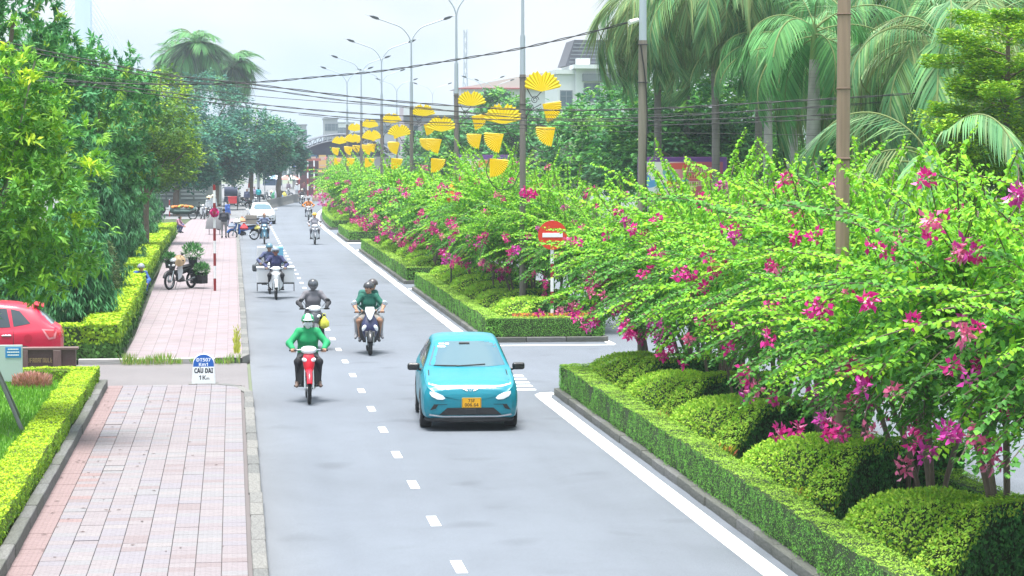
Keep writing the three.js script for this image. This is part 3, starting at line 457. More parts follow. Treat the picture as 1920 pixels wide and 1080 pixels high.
// ------------------------------------------------------------------ left garden
{
  const R = rng(3);
  // low wall of single blocks between pavement and lawn
  const w = thing('garden_wall', 'low grey concrete block wall between the near pavement and the yellow hedge', 'wall', [-2.5, 0.1, -32]);
  const geos = [new RoundedBoxGeometry(0.15, 0.24, 0.985, 1, 0.012), new RoundedBoxGeometry(0.155, 0.235, 0.985, 1, 0.02)];
  for (let d = 18.5; d < 47; d += 1) { const b = part(w, 'block', geos[Math.floor(R() * 2)], [STONE[0], STONE[1], MOSSY, M('wall_dark', [0.13, 0.13, 0.125], 0.95, { map: STONE[0].map })][Math.floor(R() * 4)]); b.position.set((R() - 0.5) * 0.012, 0.085 + (R() - 0.5) * 0.01, 32 - d); }
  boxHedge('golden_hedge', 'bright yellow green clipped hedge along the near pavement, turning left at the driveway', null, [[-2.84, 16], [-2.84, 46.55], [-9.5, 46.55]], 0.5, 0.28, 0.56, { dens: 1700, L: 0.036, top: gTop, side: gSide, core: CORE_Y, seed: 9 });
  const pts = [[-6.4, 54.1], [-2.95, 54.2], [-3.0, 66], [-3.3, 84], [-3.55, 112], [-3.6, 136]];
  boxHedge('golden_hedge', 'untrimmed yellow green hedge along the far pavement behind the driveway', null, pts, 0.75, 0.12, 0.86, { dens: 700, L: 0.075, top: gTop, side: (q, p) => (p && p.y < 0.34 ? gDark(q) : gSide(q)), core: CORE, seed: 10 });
  // lawn blades
  const f = new Fol(); for (let k = 0; k < 26000; k++) { const d = 26 + R() * 20, x = -3.15 - R() * 3.4, e = V(R() - 0.5, 1.4, R() - 0.5).normalize(); f.leaf(x, 0.31, -d, e.x, e.y, e.z, R() - 0.5, 0.3, R() - 0.2, 0.07 + R() * 0.06, 0.02, vary(R, R() < 0.5 ? [0.12, 0.25, 0.02] : [0.09, 0.21, 0.02], 0.25)); }
  const lawn = new THREE.Mesh(f.geo(), LEAF); lawn.name = 'grass'; scene.add(lawn); tag(lawn, 'short bright green grass of the near left lawn', 'grass', null, 'stuff');
  const weeds = new Fol(); for (let k = 0; k < 380; k++) { const cl = Math.floor(R() * 13), Q = rng(500 + cl), x = -2.4 + Q() * 2.5 + (R() - 0.5) * 0.3, d = 53.3 + (R() - 0.5) * 0.35, h = 0.1 + Q() * 0.22, e = V((R() - 0.5) * 1.2, 1.2, (R() - 0.5) * 1.2).normalize(); weeds.leaf(x, 0.03, -d, e.x, e.y, e.z, R() - 0.5, 0.2, 1, h, 0.018, vary(R, R() < 0.4 ? [0.24, 0.25, 0.07] : [0.13, 0.24, 0.03], 0.2)); }
  for (let k = 0; k < 230; k++) { const d = 54.6 + R() * R() * 9, e = V((R() - 0.5), 1.2, (R() - 0.5)).normalize(); weeds.leaf(0.08 + (R() - 0.5) * 0.12, 0.15, -d, e.x, e.y, e.z, R() - 0.5, 0.2, 1, 0.08 + R() * 0.13, 0.02, vary(R, [0.28, 0.3, 0.04], 0.2)); }
  const wm = new THREE.Mesh(weeds.geo(), LEAF); wm.name = 'weeds'; scene.add(wm); tag(wm, 'thin weeds growing along the white kerb behind the driveway', 'weeds', null, 'stuff');
  const lit = new Fol(); for (let k = 0; k < 70; k++) { const d = 26 + R() * 20, x = -2.35 + R() * R() * 2.4; const a = R() * 6.28; lit.leaf(x, 0.152, -d, Math.cos(a), 0.05, Math.sin(a), 0, 1, 0, 0.05 + R() * 0.05, 0.03, vary(R, [0.1, 0.07, 0.05], 0.4)); }
  const lm = new THREE.Mesh(lit.geo(), LEAF); lm.name = 'fallen_leaves'; scene.add(lm); tag(lm, 'a few dry fallen leaves scattered on the near pavement', 'leaves', null, 'stuff');
  // reddish shrub by the sign board
  const rf = new Fol(); for (let k = 0; k < 900; k++) { const a = R() * 6.28, q = Math.sqrt(R()) * 0.34, e = V(Math.cos(a) * 0.6, 1, Math.sin(a) * 0.6).normalize(); rf.leaf(Math.cos(a) * q, R() * 0.24 * (1.2 - q), Math.sin(a) * q * 0.7, e.x, e.y, e.z, R() - 0.5, 0.4, R(), 0.1, 0.03, vary(R, R() < 0.6 ? [0.36, 0.2, 0.14] : [0.28, 0.16, 0.08], 0.25)); }
  part(thing('red_shrub', 'small pinkish brown leaved shrub beside the pale sign board', 'shrub', [-3.72, 0.3, -45.2]), 'foliage', rf.geo(), LEAF);
}
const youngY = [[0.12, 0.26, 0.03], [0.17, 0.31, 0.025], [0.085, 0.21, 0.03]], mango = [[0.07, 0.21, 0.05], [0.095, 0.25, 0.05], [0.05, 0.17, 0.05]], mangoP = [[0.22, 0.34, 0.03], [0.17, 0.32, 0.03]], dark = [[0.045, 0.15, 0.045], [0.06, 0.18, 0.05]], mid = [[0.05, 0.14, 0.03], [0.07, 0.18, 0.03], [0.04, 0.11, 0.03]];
const GREYBARK = M('grey_bark', [0.24, 0.225, 0.2], 0.95, { bumpMap: BARK.bumpMap, bumpScale: 0.015 });
{ // staked young tree at the left edge
  const t = tree('staked_tree', 'young staked tree with whorls of light green leaves at the left edge', 'tree', [-3.86, 0.3, -38], 31, [[0.0, 3.9, 0, 1.95, 2.2, 1.7], [0.75, 3.4, 0.1, 1.3, 1.4, 1.3], [0.1, 5.0, 0, 1.3, 1.1, 1.1]], { clumps: 1150, per: 15, L: 0.16, W: 0.052, style: 'whorl', cols: youngY, inner: 0.35, size: 0.3, gap: -0.32, pale: 0.12, palec: [[0.30, 0.40, 0.02]], nf: 0.9 }, [3.2, 0.055, 12, GREYBARK]);
  const R = rng(6), props = [[0.62, 0.25, 1.55, -0.05], [0.38, -1.9, 1.6, -0.06], [-0.7, 0.4, 1.6, 0]];
  for (const [x, z, h, tx] of props) { const s = mb().bar([x, 0, z], [tx, h, 0], 0.032, 0.028, 8); s.to(t, 'stake', M('bamboo_stake', [0.2, 0.2, 0.19], 0.9)); }
}
// dark upright trees, mango trees and the paler one
const upr = (name, label, pos, seed, h, r, cols, L = 0.2) => tree(name, label, 'tree', pos, seed, [[0, h * 0.3, 0, r, h * 0.32, r], [0, h * 0.55, 0, r * 0.85, h * 0.33, r * 0.85], [0, h * 0.8, 0, r * 0.5, h * 0.22, r * 0.5]], { clumps: 900, per: 13, L, W: 0.045, style: 'hang', cols, inner: 0.55, size: 0.16, gap: -0.6 }, [h * 0.7, 0.08, 0]);
upr('columnar_tree', 'dark green weeping columnar tree just behind the low hedge end', [-3.75, 0.12, -58.5], 41, 3.5, 0.95, dark);
upr('columnar_tree', 'taller dark columnar tree behind the yellow green hedge, second along the far pavement', [-3.9, 0.12, -70], 42, 5.0, 0.95, [[0.04, 0.13, 0.045], [0.055, 0.16, 0.05]]);
upr('columnar_tree', 'dark columnar tree half hidden behind the staked young tree', [-5.6, 0.12, -60], 43, 4.0, 1.2, dark);
upr('columnar_tree', 'dark columnar tree third along the far pavement, near the seated person', [-4.25, 0.12, -90], 44, 4.4, 1.0, [[0.045, 0.14, 0.045], [0.06, 0.17, 0.05]]);
tree('thuja_shrub', 'olive green upright thuja shrub in front of the dark columns', 'shrub', [-3.55, 0.12, -66], 45, [[0, 1.1, 0, 0.42, 1.2, 0.42]], { clumps: 500, per: 10, L: 0.12, W: 0.03, style: 'ball', cols: [[0.12, 0.16, 0.05], [0.09, 0.13, 0.04]], inner: 0.6, size: 0.12, gap: -0.9 }, null);
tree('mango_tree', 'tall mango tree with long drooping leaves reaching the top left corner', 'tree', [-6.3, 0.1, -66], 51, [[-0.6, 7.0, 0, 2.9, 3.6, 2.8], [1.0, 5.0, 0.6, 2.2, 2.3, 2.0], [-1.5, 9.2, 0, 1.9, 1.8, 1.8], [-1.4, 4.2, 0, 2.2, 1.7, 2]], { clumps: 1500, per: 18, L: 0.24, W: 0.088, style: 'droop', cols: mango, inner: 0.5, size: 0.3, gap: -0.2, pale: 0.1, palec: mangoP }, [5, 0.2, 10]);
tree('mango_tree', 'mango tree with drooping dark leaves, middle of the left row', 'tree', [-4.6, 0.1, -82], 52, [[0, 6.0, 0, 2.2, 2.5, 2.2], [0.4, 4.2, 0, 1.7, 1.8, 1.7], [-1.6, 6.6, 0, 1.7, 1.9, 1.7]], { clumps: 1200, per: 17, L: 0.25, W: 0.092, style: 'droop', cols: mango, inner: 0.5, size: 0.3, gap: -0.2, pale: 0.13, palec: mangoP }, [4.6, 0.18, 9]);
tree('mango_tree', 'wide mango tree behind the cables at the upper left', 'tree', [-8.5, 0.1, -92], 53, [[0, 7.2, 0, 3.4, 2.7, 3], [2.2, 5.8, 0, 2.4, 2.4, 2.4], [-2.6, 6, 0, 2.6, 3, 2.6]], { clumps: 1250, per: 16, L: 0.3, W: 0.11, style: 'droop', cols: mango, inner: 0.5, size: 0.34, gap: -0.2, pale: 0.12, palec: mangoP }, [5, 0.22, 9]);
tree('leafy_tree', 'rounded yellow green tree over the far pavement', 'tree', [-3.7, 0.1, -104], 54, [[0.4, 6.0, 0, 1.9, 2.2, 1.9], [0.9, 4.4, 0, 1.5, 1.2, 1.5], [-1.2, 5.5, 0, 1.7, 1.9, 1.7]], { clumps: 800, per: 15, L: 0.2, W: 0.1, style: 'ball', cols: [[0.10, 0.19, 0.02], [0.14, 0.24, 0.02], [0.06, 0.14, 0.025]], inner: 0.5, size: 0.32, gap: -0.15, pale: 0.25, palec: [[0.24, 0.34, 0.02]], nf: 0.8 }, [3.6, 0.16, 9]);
tree('leafy_tree', 'green tree behind the yellow green one, left of the tall palms', 'tree', [-6, 0.1, -125], 55, [[0, 6.4, 0, 3.0, 2.8, 3], [2.2, 5, 0, 2.2, 2.2, 2.2]], { clumps: 600, per: 15, L: 0.34, W: 0.14, style: 'ball', cols: mid, inner: 0.5, size: 0.45, gap: -0.2 }, [4, 0.2, 8]);
[[-5.0, 101, 4.0, 1.3, 'dark leafy shrub tree between the yellow green hedge and the rounded tree'], [-5.2, 118, 4.2, 1.5, 'dark leafy shrub tree under the rounded yellow green tree'], [-5.6, 140, 4.4, 1.7, 'dark leafy shrub tree before the parked truck'], [-5.2, 77, 3.2, 1.2, 'dark shrub tree in the gap between two dark columns']].forEach(([x, d, h, r, lab], i) => upr('shrub_tree', lab, [x, 0.1, -d], 470 + i, h, r, [[0.045, 0.15, 0.045], [0.06, 0.18, 0.05]], 0.26));
for (const [px, d, r, h, lab, seed] of [[388, 250, 4.9, 13.4, 'tall pale green tree whose crown stands right under the two palm heads', 65], [300, 225, 4.4, 11.6, 'tall green tree left of the palm heads above the left row', 66], [405, 212, 2.9, 7.6, 'dark green shade tree over the parked truck, left one of the far clump', 61], [468, 228, 4.0, 9.3, 'large dark blue green shade tree in the middle of the far clump', 62], [522, 246, 2.7, 8.6, 'dark rounded shade tree at the right end of the far clump', 63], [330, 190, 3.2, 7.2, 'dull green tree behind the far pavement near the truck', 64]]) {
  const x = P(px, 295, d).x; tree('shade_tree', lab, 'tree', [x, 0, -d], seed, [[0, h * 0.66, 0, r, h * 0.34, r], [r * 0.45, h * 0.5, 0, r * 0.62, h * 0.22, r * 0.6], [-r * 0.5, h * 0.52, 0.5, r * 0.6, h * 0.24, r * 0.6]], { clumps: 700, per: 14, L: 0.42, W: 0.2, style: 'ball', cols: [[0.03, 0.125, 0.065], [0.05, 0.165, 0.07], [0.025, 0.10, 0.06]], inner: 0.5, size: 0.5, gap: -0.25, pale: 0.1, palec: [[0.09, 0.19, 0.04]] }, [h * 0.5, 0.28, 8]);
}

// ------------------------------------------------------------------ palms
const coco = [[0.09, 0.2, 0.065], [0.12, 0.22, 0.06], [0.07, 0.18, 0.06], [0.15, 0.23, 0.08]], cocoY = [[0.15, 0.19, 0.06], [0.11, 0.19, 0.06]], roy = [[0.06, 0.17, 0.045], [0.08, 0.2, 0.05]], dryc = [[0.19, 0.18, 0.14], [0.14, 0.15, 0.1]];
const FR = { coco: [frondGeo(1, 4.3, 1.25, 1.0, 46, 0.75, coco, 0.055), frondGeo(2, 4.5, 0.95, 0.95, 48, 0.6, coco, 0.055), frondGeo(3, 4.1, 1.6, 1.0, 45, 0.9, cocoY, 0.055)], royal: [frondGeo(4, 3.2, 1.2, 0.85, 48, 0.8, roy, 0.05), frondGeo(5, 3.4, 0.8, 0.8, 50, 0.6, roy, 0.05)], fan: [frondGeo(6, 1.9, 0.8, 1.0, 34, 0.5, roy, 0.07), frondGeo(7, 1.7, 1.7, 1.0, 30, 0.9, [[0.06, 0.12, 0.05], [0.09, 0.13, 0.07]], 0.07)], dry: [frondGeo(8, 1.8, 1.8, 0.9, 30, 1.0, dryc, 0.06), frondGeo(9, 1.7, 1.0, 0.9, 30, 0.7, [[0.13, 0.19, 0.08]], 0.06)] };
const ROYALBARK = M('palm_bark', [0.36, 0.35, 0.33], 0.9, { map: dataTex(64, 256, (u, v) => 0.82 + tnoise(u, v, 6) * 0.25 + ((v * 14) % 1 < 0.08 ? -0.18 : 0)) });
function palm(name, label, x, d, h, kind, n, seed, trunkR, mat, ys = 1) {
  const R = rng(seed), root = thing(name, label, 'palm tree', [x, 0.1, -d], R() * 6), tb = mb(), lean = (R() - 0.5) * 0.5;
  const prof = kind === 'royal' ? [[trunkR * 1.1, 0], [trunkR, h * 0.3], [trunkR * 1.05, h * 0.55], [trunkR * 0.85, h * 0.8], [trunkR * 0.62, h]] : [[trunkR * 1.5, 0], [trunkR * 1.1, h * 0.08], [trunkR, h * 0.5], [trunkR * 0.85, h]];
  for (let k = 0; k < prof.length - 1; k++) tb.bar([lean * Math.pow(prof[k][1] / h, 2), prof[k][1], 0], [lean * Math.pow(prof[k + 1][1] / h, 2), prof[k + 1][1], 0], prof[k][0], prof[k + 1][0], 14);
  tb.to(root, 'trunk', mat);
  if (kind === 'royal') mb().bar([lean, h - 0.05, 0], [lean, h + 1.0, 0], trunkR * 0.62, trunkR * 0.3, 12).to(root, 'crownshaft', M('crownshaft', [0.13, 0.22, 0.06], 0.6));
  const top = h + (kind === 'royal' ? 0.95 : 0);
  for (let k = 0; k < n; k++) {
    const t = (k + 0.5) / n, fr = part(root, 'frond', FR[kind][Math.floor(R() * FR[kind].length)], LEAF), ang = k * 2.399 + R() * 0.5;
    fr.position.set(lean, top - t * 0.35, 0); fr.rotation.order = 'YXZ'; fr.rotation.set(lerp(kind === 'fan' ? -1.15 : -0.62, kind === 'fan' ? 1.0 : 0.78, Math.pow(t, 0.8)) + (R() - 0.5) * 0.25, ang, (R() - 0.5) * 0.3); fr.scale.setScalar((0.85 + R() * 0.3) * ys);
  }
  return root;
}
const COCOBARK = M('coconut_bark', [0.2, 0.185, 0.165], 0.95, { map: ROYALBARK.map });
const at = (px, py, d) => { const p = P(px, py, d); return [p.x, d, p.y]; };
const palms = [
  ['coconut_palm', 'grey green coconut palm with hanging fronds right above the white house', 1235, 15, 94, 'coco', 32, 0.15], ['coconut_palm', 'coconut palm behind the grey metal pole top, dense drooping crown', 1345, -25, 90, 'coco', 34, 0.15],
  ['coconut_palm', 'coconut palm between the grey metal pole and the royal palms, highest of its cluster', 1425, -70, 97, 'coco', 28, 0.15], ['coconut_palm', 'coconut palm seen just right of the grey metal pole, far one', 1288, -15, 101, 'coco', 28, 0.15], ['coconut_palm', 'coconut palm right of the bamboo wrapped pole, behind the large central one', 1655, 70, 90, 'coco', 28, 0.15], ['coconut_palm', 'coconut palm in the top right corner of the frame', 1835, -45, 76, 'coco', 28, 0.15], ['coconut_palm', 'coconut palm at the right edge half behind the layered tree', 1905, 140, 68, 'coco', 26, 0.15],
  ['royal_palm', 'royal palm with slim grey trunk left of the pair behind the wires', 1441, 70, 88, 'royal', 15, 0.17], ['royal_palm', 'royal palm with slim grey trunk right of the pair behind the wires', 1482, 95, 84, 'royal', 15, 0.19], ['royal_palm', 'royal palm with the thick pale trunk just left of the bamboo wrapped pole', 1526, 55, 66.5, 'royal', 14, 0.225],
  ['coconut_palm', 'coconut palm whose frond hangs left of the bamboo wrapped pole', 1612, 95, 70, 'coco', 28, 0.15], ['coconut_palm', 'large coconut palm with arching fronds at the centre of the right grove', 1765, 85, 58, 'coco', 32, 0.16], ['coconut_palm', 'coconut palm at the top right behind the layered tree', 1885, 20, 62, 'coco', 24, 0.15], ['coconut_palm', 'tall coconut palm at the top edge between the pole and the right grove', 1685, -20, 76, 'coco', 24, 0.15], ['coconut_palm', 'coconut palm at the top edge above the pair of royal palms', 1540, -40, 92, 'coco', 24, 0.15], ['coconut_palm', 'low young coconut palm with fronds spreading under the wires at the right', 1745, 300, 50, 'coco', 16, 0.14], ['royal_palm', 'royal palm trunk half hidden right of the thick pale trunk', 1566, 95, 82, 'royal', 14, 0.17],
];
palms.forEach(([n, l, px, py, d, kind, cnt, r], i) => { const [x, dd, y] = at(px, py, d); palm(n, l, x, dd, y - (kind === 'royal' ? 0.95 : 0), kind, cnt, 700 + i, r, kind === 'royal' ? ROYALBARK : COCOBARK); });
for (const [px, py, d, lab, kind, n, s] of [[368, 96, 262, 'tall palm with a full green crown rising over the left trees', 'fan', 64, 1.9], [436, 130, 270, 'dark palm with a hanging skirt of old leaves, right of the taller one', 'fan', 60, 1.65], [326, 112, 268, 'palm at the left of the pair over the left trees', 'fan', 44, 1.5], [1055, 268, 122, 'grey dry fan palm beyond the yellow ornaments', 'dry', 40, 1.0], [1100, 250, 130, 'greener fan palm behind the grey dry one', 'dry', 30, 0.9]]) { const [x, dd, y] = at(px, py, d); palm('fan_palm', lab, x, dd, y, kind, n, 800 + px, 0.2, COCOBARK, s); }

// ------------------------------------------------------------------ right side trees
const shr = { clumps: 620, per: 15, L: 0.3, W: 0.16, style: 'ball', cols: [[0.055, 0.18, 0.04], [0.08, 0.23, 0.04], [0.04, 0.13, 0.04]], inner: 0.45, size: 0.36, gap: -0.22, pale: 0.22, palec: [[0.12, 0.26, 0.03]] };
[[1160, 232, 112, 2.8, 'small dark green tree behind the grey metal pole, left of the row'], [1258, 228, 104, 3.0, 'dark green tree behind the far poster board'], [1330, 200, 102, 3.2, 'tall rounded dark green tree between pole and royal palms'], [1385, 222, 106, 2.6, 'dark green tree in front of the royal palm pair'], [1500, 335, 98, 2.0, 'low green tree under the thick palm trunk'], [1660, 330, 66, 2.5, 'low green tree right of the bamboo wrapped pole'], [1400, 335, 100, 2.0, 'low dark bush behind the bougainvillea below the royal palms']].forEach(([px, py, d, r, lab], i) => { const [x, dd, y] = at(px, py, d); tree('leafy_tree', lab, 'tree', [x, 0.1, -dd], 900 + i, [[0, y - 0.2, 0, r, 1.9, r], [r * 0.4, y - 1.8, 0, r * 0.9, 1.6, r * 0.8], [-r * 0.5, y - 1.6, 0, r * 0.9, 1.7, r * 0.8]], shr, [Math.max(1.5, y - 1.5), 0.13, 7]); });
[[905, 262, 190, 3.6, 'hazy green tree left behind the yellow ornaments'], [1010, 255, 175, 3.4, 'hazy green tree below the white house'], [1118, 262, 150, 2.6, 'pale green tree at the foot of the white house'], [960, 275, 205, 3.4, 'hazy low tree behind the poster board'], [830, 272, 240, 3.8, 'far hazy tree behind the second lamp post ornaments'], [940, 215, 215, 2.4, 'light green bushy tree right of the pinkish roof edge']].forEach(([px, py, d, r, lab], i) => { const [x, dd, y] = at(px, py, d); tree('leafy_tree', lab, 'tree', [x, 0, -dd], 950 + i, [[0, y, 0, r, 2.2, r], [r * 0.5, y - 1.6, 0, r * 0.8, 2, r], [-r * 0.5, y - 1.6, 0, r * 0.8, 2, r]], { ...shr, clumps: 420, L: 0.5, W: 0.28, size: 0.6 }, [Math.max(2, y - 1), 0.2, 6]); });
{ // layered tree at the right edge: flat tiers of small bright leaves
  const R = rng(17), x = P(1880, 300, 50).x, root = thing('layered_tree', 'bright green tree with flat horizontal tiers at the right edge', 'tree', [x, 0.1, -50]), f = new Fol(), w = mb();
  w.bar([0, 0, 0], [0.1, 7.4, 0], 0.12, 0.04, 10);
  for (let k = 0; k < 42; k++) {
    const y = 2.7 + (k / 42) * 4.6 + (R() - 0.5) * 0.5, a = k * 2.399, len = lerp(2.7, 1.3, k / 42) * (0.5 + R() * 0.6), e = V(Math.cos(a) * len, 0.1 + R() * 0.6, Math.sin(a) * len); w.tube([[0.05, y - 0.15, 0], [e.x * 0.5, y + 0.08, e.z * 0.5], [e.x, y + e.y * 0.4, e.z]], 0.018, 8, 5);
    for (let q = 0; q < 760; q++) { const t = 0.2 + 0.85 * Math.sqrt(R()), s = (R() - 0.5) * 0.85 * (0.35 + t * 0.7), px = e.x * t - (e.z / len) * s, pz = e.z * t + (e.x / len) * s, an = R() * 6.28; f.leaf(px, y + e.y * 0.4 * t + (R() - 0.35) * 0.3, pz, Math.cos(an), 0.25, Math.sin(an), (R() - 0.5) * 0.6, 1, (R() - 0.5) * 0.6, 0.085 + R() * 0.05, 0.06, vary(R, R() < 0.75 ? [0.2, 0.31, 0.012] : [0.10, 0.25, 0.02], 0.22)); }
  }
  for (let k = 0; k < 60; k++) { const y = 2.6 + R() * 4.8, a = R() * 6.28, q = lerp(2.3, 1.0, (y - 2.6) / 4.8) * (0.5 + R() * 0.55), c = V(Math.cos(a) * q, y, Math.sin(a) * q); for (let i = 0; i < 170; i++) { const d = sph(R), an = R() * 6.28; f.leaf(c.x + d.x * 0.5 * R(), c.y + d.y * 0.24, c.z + d.z * 0.5 * R(), Math.cos(an), 0.3, Math.sin(an), R() - 0.5, 1, R() - 0.5, 0.1, 0.065, vary(R, R() < 0.7 ? [0.22, 0.33, 0.012] : [0.1, 0.23, 0.02], 0.25)); } }
  w.to(root, 'trunk', BARK); part(root, 'crown', f.geo(), LEAF);
}
// ------------------------------------------------------------------ lamp posts, ornaments, signs, cables
const STEEL = M('galvanised', [0.42, 0.47, 0.52], 0.45, { metalness: 0.35 }), BLACK = M('black_plastic', [0.02, 0.02, 0.022], 0.5), IRON = M('iron', [0.05, 0.05, 0.055], 0.6, { metalness: 0.3 });
const wrapTex = dataTex(128, 256, (u, v) => { const f = 0.84 + tnoise(u * 1, v, 9) * 0.22 + NZ.noise(u * 40, v * 3, 2) * 0.09; return [f, f * 0.99, f * 0.97]; });
const BAMBOO = M('bamboo_wrap', [0.30, 0.215, 0.155], 0.75, { map: wrapTex }), SLEEVE = M('pole_cover', [0.235, 0.205, 0.175], 0.8, { map: wrapTex }), SLEEVE2 = M('pole_cover_grey', [0.2, 0.18, 0.165], 0.8, { map: wrapTex }), LAMPGLASS = M('lamp_glass', [0.6, 0.62, 0.62], 0.2), DARKGREY = M('lamp_housing', [0.07, 0.08, 0.09], 0.5);
const armPts = (s) => [[0, 0, 0], [s * 0.1, 0.3, 0], [s * 0.42, 0.68, 0], [s * 0.95, 0.9, 0], [s * 1.42, 1.06, 0]];
function lampPost(label, x, d, sleeve, full, sc = 1) {
  const t = thing('street_lamp', label, 'street lamp', [x, 0.13, -d], 0, 'double armed street lamps'), h = 9.45;
  mb().bar([0, 0, 0], [0, 0.25, 0], 0.2, 0.17, 12).bar([0, 0.25, 0], [0, full ? 8 : 6.7, 0], full ? 0.092 : 0.088, 0.082, 14).to(t, 'pole_cover', sleeve);
  mb().bar([0, full ? 7.9 : 6.68, 0], [0, 7.75, 0], 0.075, 0.068, 12).bar([0, 7.7, 0], [0, h, 0], 0.047, 0.036, 10).to(t, 'pole', STEEL);
  const bands = mb(); for (const y of full ? [1.2, 3.05, 4.45, 5.35, 6.3] : [2.2, 3.4, 5.9, 6.62]) bands.torus(full && y > 3.2 ? 0.088 : 0.094, y === 3.4 || y === 4.45 ? 0.018 : 0.01, 0, y, 0, [PI / 2, 0, 0]); bands.to(t, 'band', full ? M('band_brown', [0.13, 0.085, 0.06], 0.8) : IRON);
  for (const s of [-1, 1]) {
    const a = mb().tube(armPts(s).map((p) => [p[0], p[1] + h - 0.02, p[2]]), 0.026, 24, 7).to(t, 'arm', STEEL);
    const hd = mb().ext([[0, -0.03], [0.12, -0.055], [0.3, -0.05], [0.46, 0], [0.3, 0.035], [0.1, 0.035]], 0.16, T(s * 1.38, h + 1.045, -0.08, 0, s < 0 ? PI : 0, 0).multiply(T(0, 0, s < 0 ? -0.16 : 0, 0, 0, 0.3)), 0.012).to(a, 'lamp_head', DARKGREY);
    mb().bar([s * 1.8, h + 1.17, 0], [s * 2.0, h + 1.24, 0], 0.02, 0.012, 6).to(a, 'fin', STEEL);
  }
  return t;
}
const LX = 7.8, lampAt = [[30.2, 'tall pole wrapped in brown bamboo like cover, nearest in the median'], [45.4, 'street pole with beige grey cover and a black cable running down it'], [64.5, 'street pole with ornaments on both sides, top cut by the frame edge'], [83.8, 'double armed street lamp whose fork touches the top edge of the frame'], [105, 'double armed street lamp, second whose arms are fully seen'], [126, 'double armed street lamp, third whose arms are fully seen'], [146, 'double armed street lamp, fourth from the frame top'], [164, 'double armed street lamp at the far end of the straight row']];
const px0 = (x, d) => 436 + x * FOC / d;
lampAt.forEach(([d, lab], i) => lampPost(lab, LX, d, i === 0 ? BAMBOO : i === 1 ? SLEEVE : SLEEVE2, i === 0));
mb().tube([[LX - 0.06, 6.75, -45.3], [LX + 0.03, 6.1, -45.29], [LX + 0.07, 5.4, -45.29], [LX + 0.05, 4.4, -45.29], [LX + 0.07, 3.2, -45.29]], 0.013, 30, 6).to(scene, 'cable', BLACK);
tag(scene.children[scene.children.length - 1], 'black cable running down the beige grey street pole', 'cable'); scene.children[scene.children.length - 1].name = uniq('cable');
for (const [px, py, d, lab] of [[715, 158, 200, 'far street lamp right behind the third fully seen lamp'], [744, 172, 235, 'farther street lamp between two nearer poles'], [811, 178, 262, 'far street lamp past the bend, beside the white wall'], [906, 168, 232, 'far street lamp before the pinkish roof'], [927, 172, 262, 'faint far street lamp right of the pinkish roof corner']]) { const p = P(px, py, d); const t = lampPost(lab, p.x, d, SLEEVE2, false); t.scale.setScalar(p.y / 9.6); }
// yellow fan ornaments
const YEL = M('yellow_petal', [0.9, 0.64, 0.004], 0.5), YEL2 = M('yellow_petal_dark', [0.88, 0.6, 0.004], 0.5);
function fanGeo(r, spread, seed, notch) {
  const n = 26, p = [], R = rng(seed), front = [], back = [];
  for (let k = 0; k <= n; k++) { const t = k / n, a = (t - 0.5) * spread, cn = notch ? 1 - 0.28 * Math.exp(-Math.pow((t - 0.5) / 0.035, 2)) : 1, rr = r * (0.93 + 0.07 * Math.cos((t - 0.5) * 2.2)) * cn * (k % 2 ? 1.0 : 0.91) * (0.99 + R() * 0.02), z = k % 2 ? 0.028 : 0; front.push([Math.sin(a) * rr, Math.cos(a) * rr, z + 0.02]); back.push([Math.sin(a) * rr, Math.cos(a) * rr, z - 0.02]); }
  const tri = (a, b, c) => p.push(...a, ...b, ...c), O1 = [0, 0, 0.03], O2 = [0, 0, -0.02];
  for (let k = 0; k < n; k++) { tri(O1, front[k + 1], front[k]); tri(O2, back[k], back[k + 1]); tri(front[k], front[k + 1], back[k]); tri(front[k + 1], back[k + 1], back[k]); }
  tri(O1, front[0], back[0]); tri(O1, back[0], O2); tri(O1, back[n], front[n]); tri(O1, O2, back[n]);
  const g = new THREE.BufferGeometry(); g.setAttribute('position', new THREE.Float32BufferAttribute(p, 3)); g.computeVertexNormals(); return g;
}
const fanBig = fanGeo(0.58, 2.7, 1, true), fanA = fanGeo(0.54, 1.5, 2), fanB = fanGeo(0.57, 1.4, 3);
function spiral(cx, cy, r, turns, a0, s) { const o = []; for (let k = 0; k <= 30; k++) { const t = k / 30, a = a0 + s * t * turns * 2 * PI, q = r * (1 - t * 0.8); o.push([cx + Math.cos(a) * q, cy + Math.sin(a) * q, 0]); } return o; }
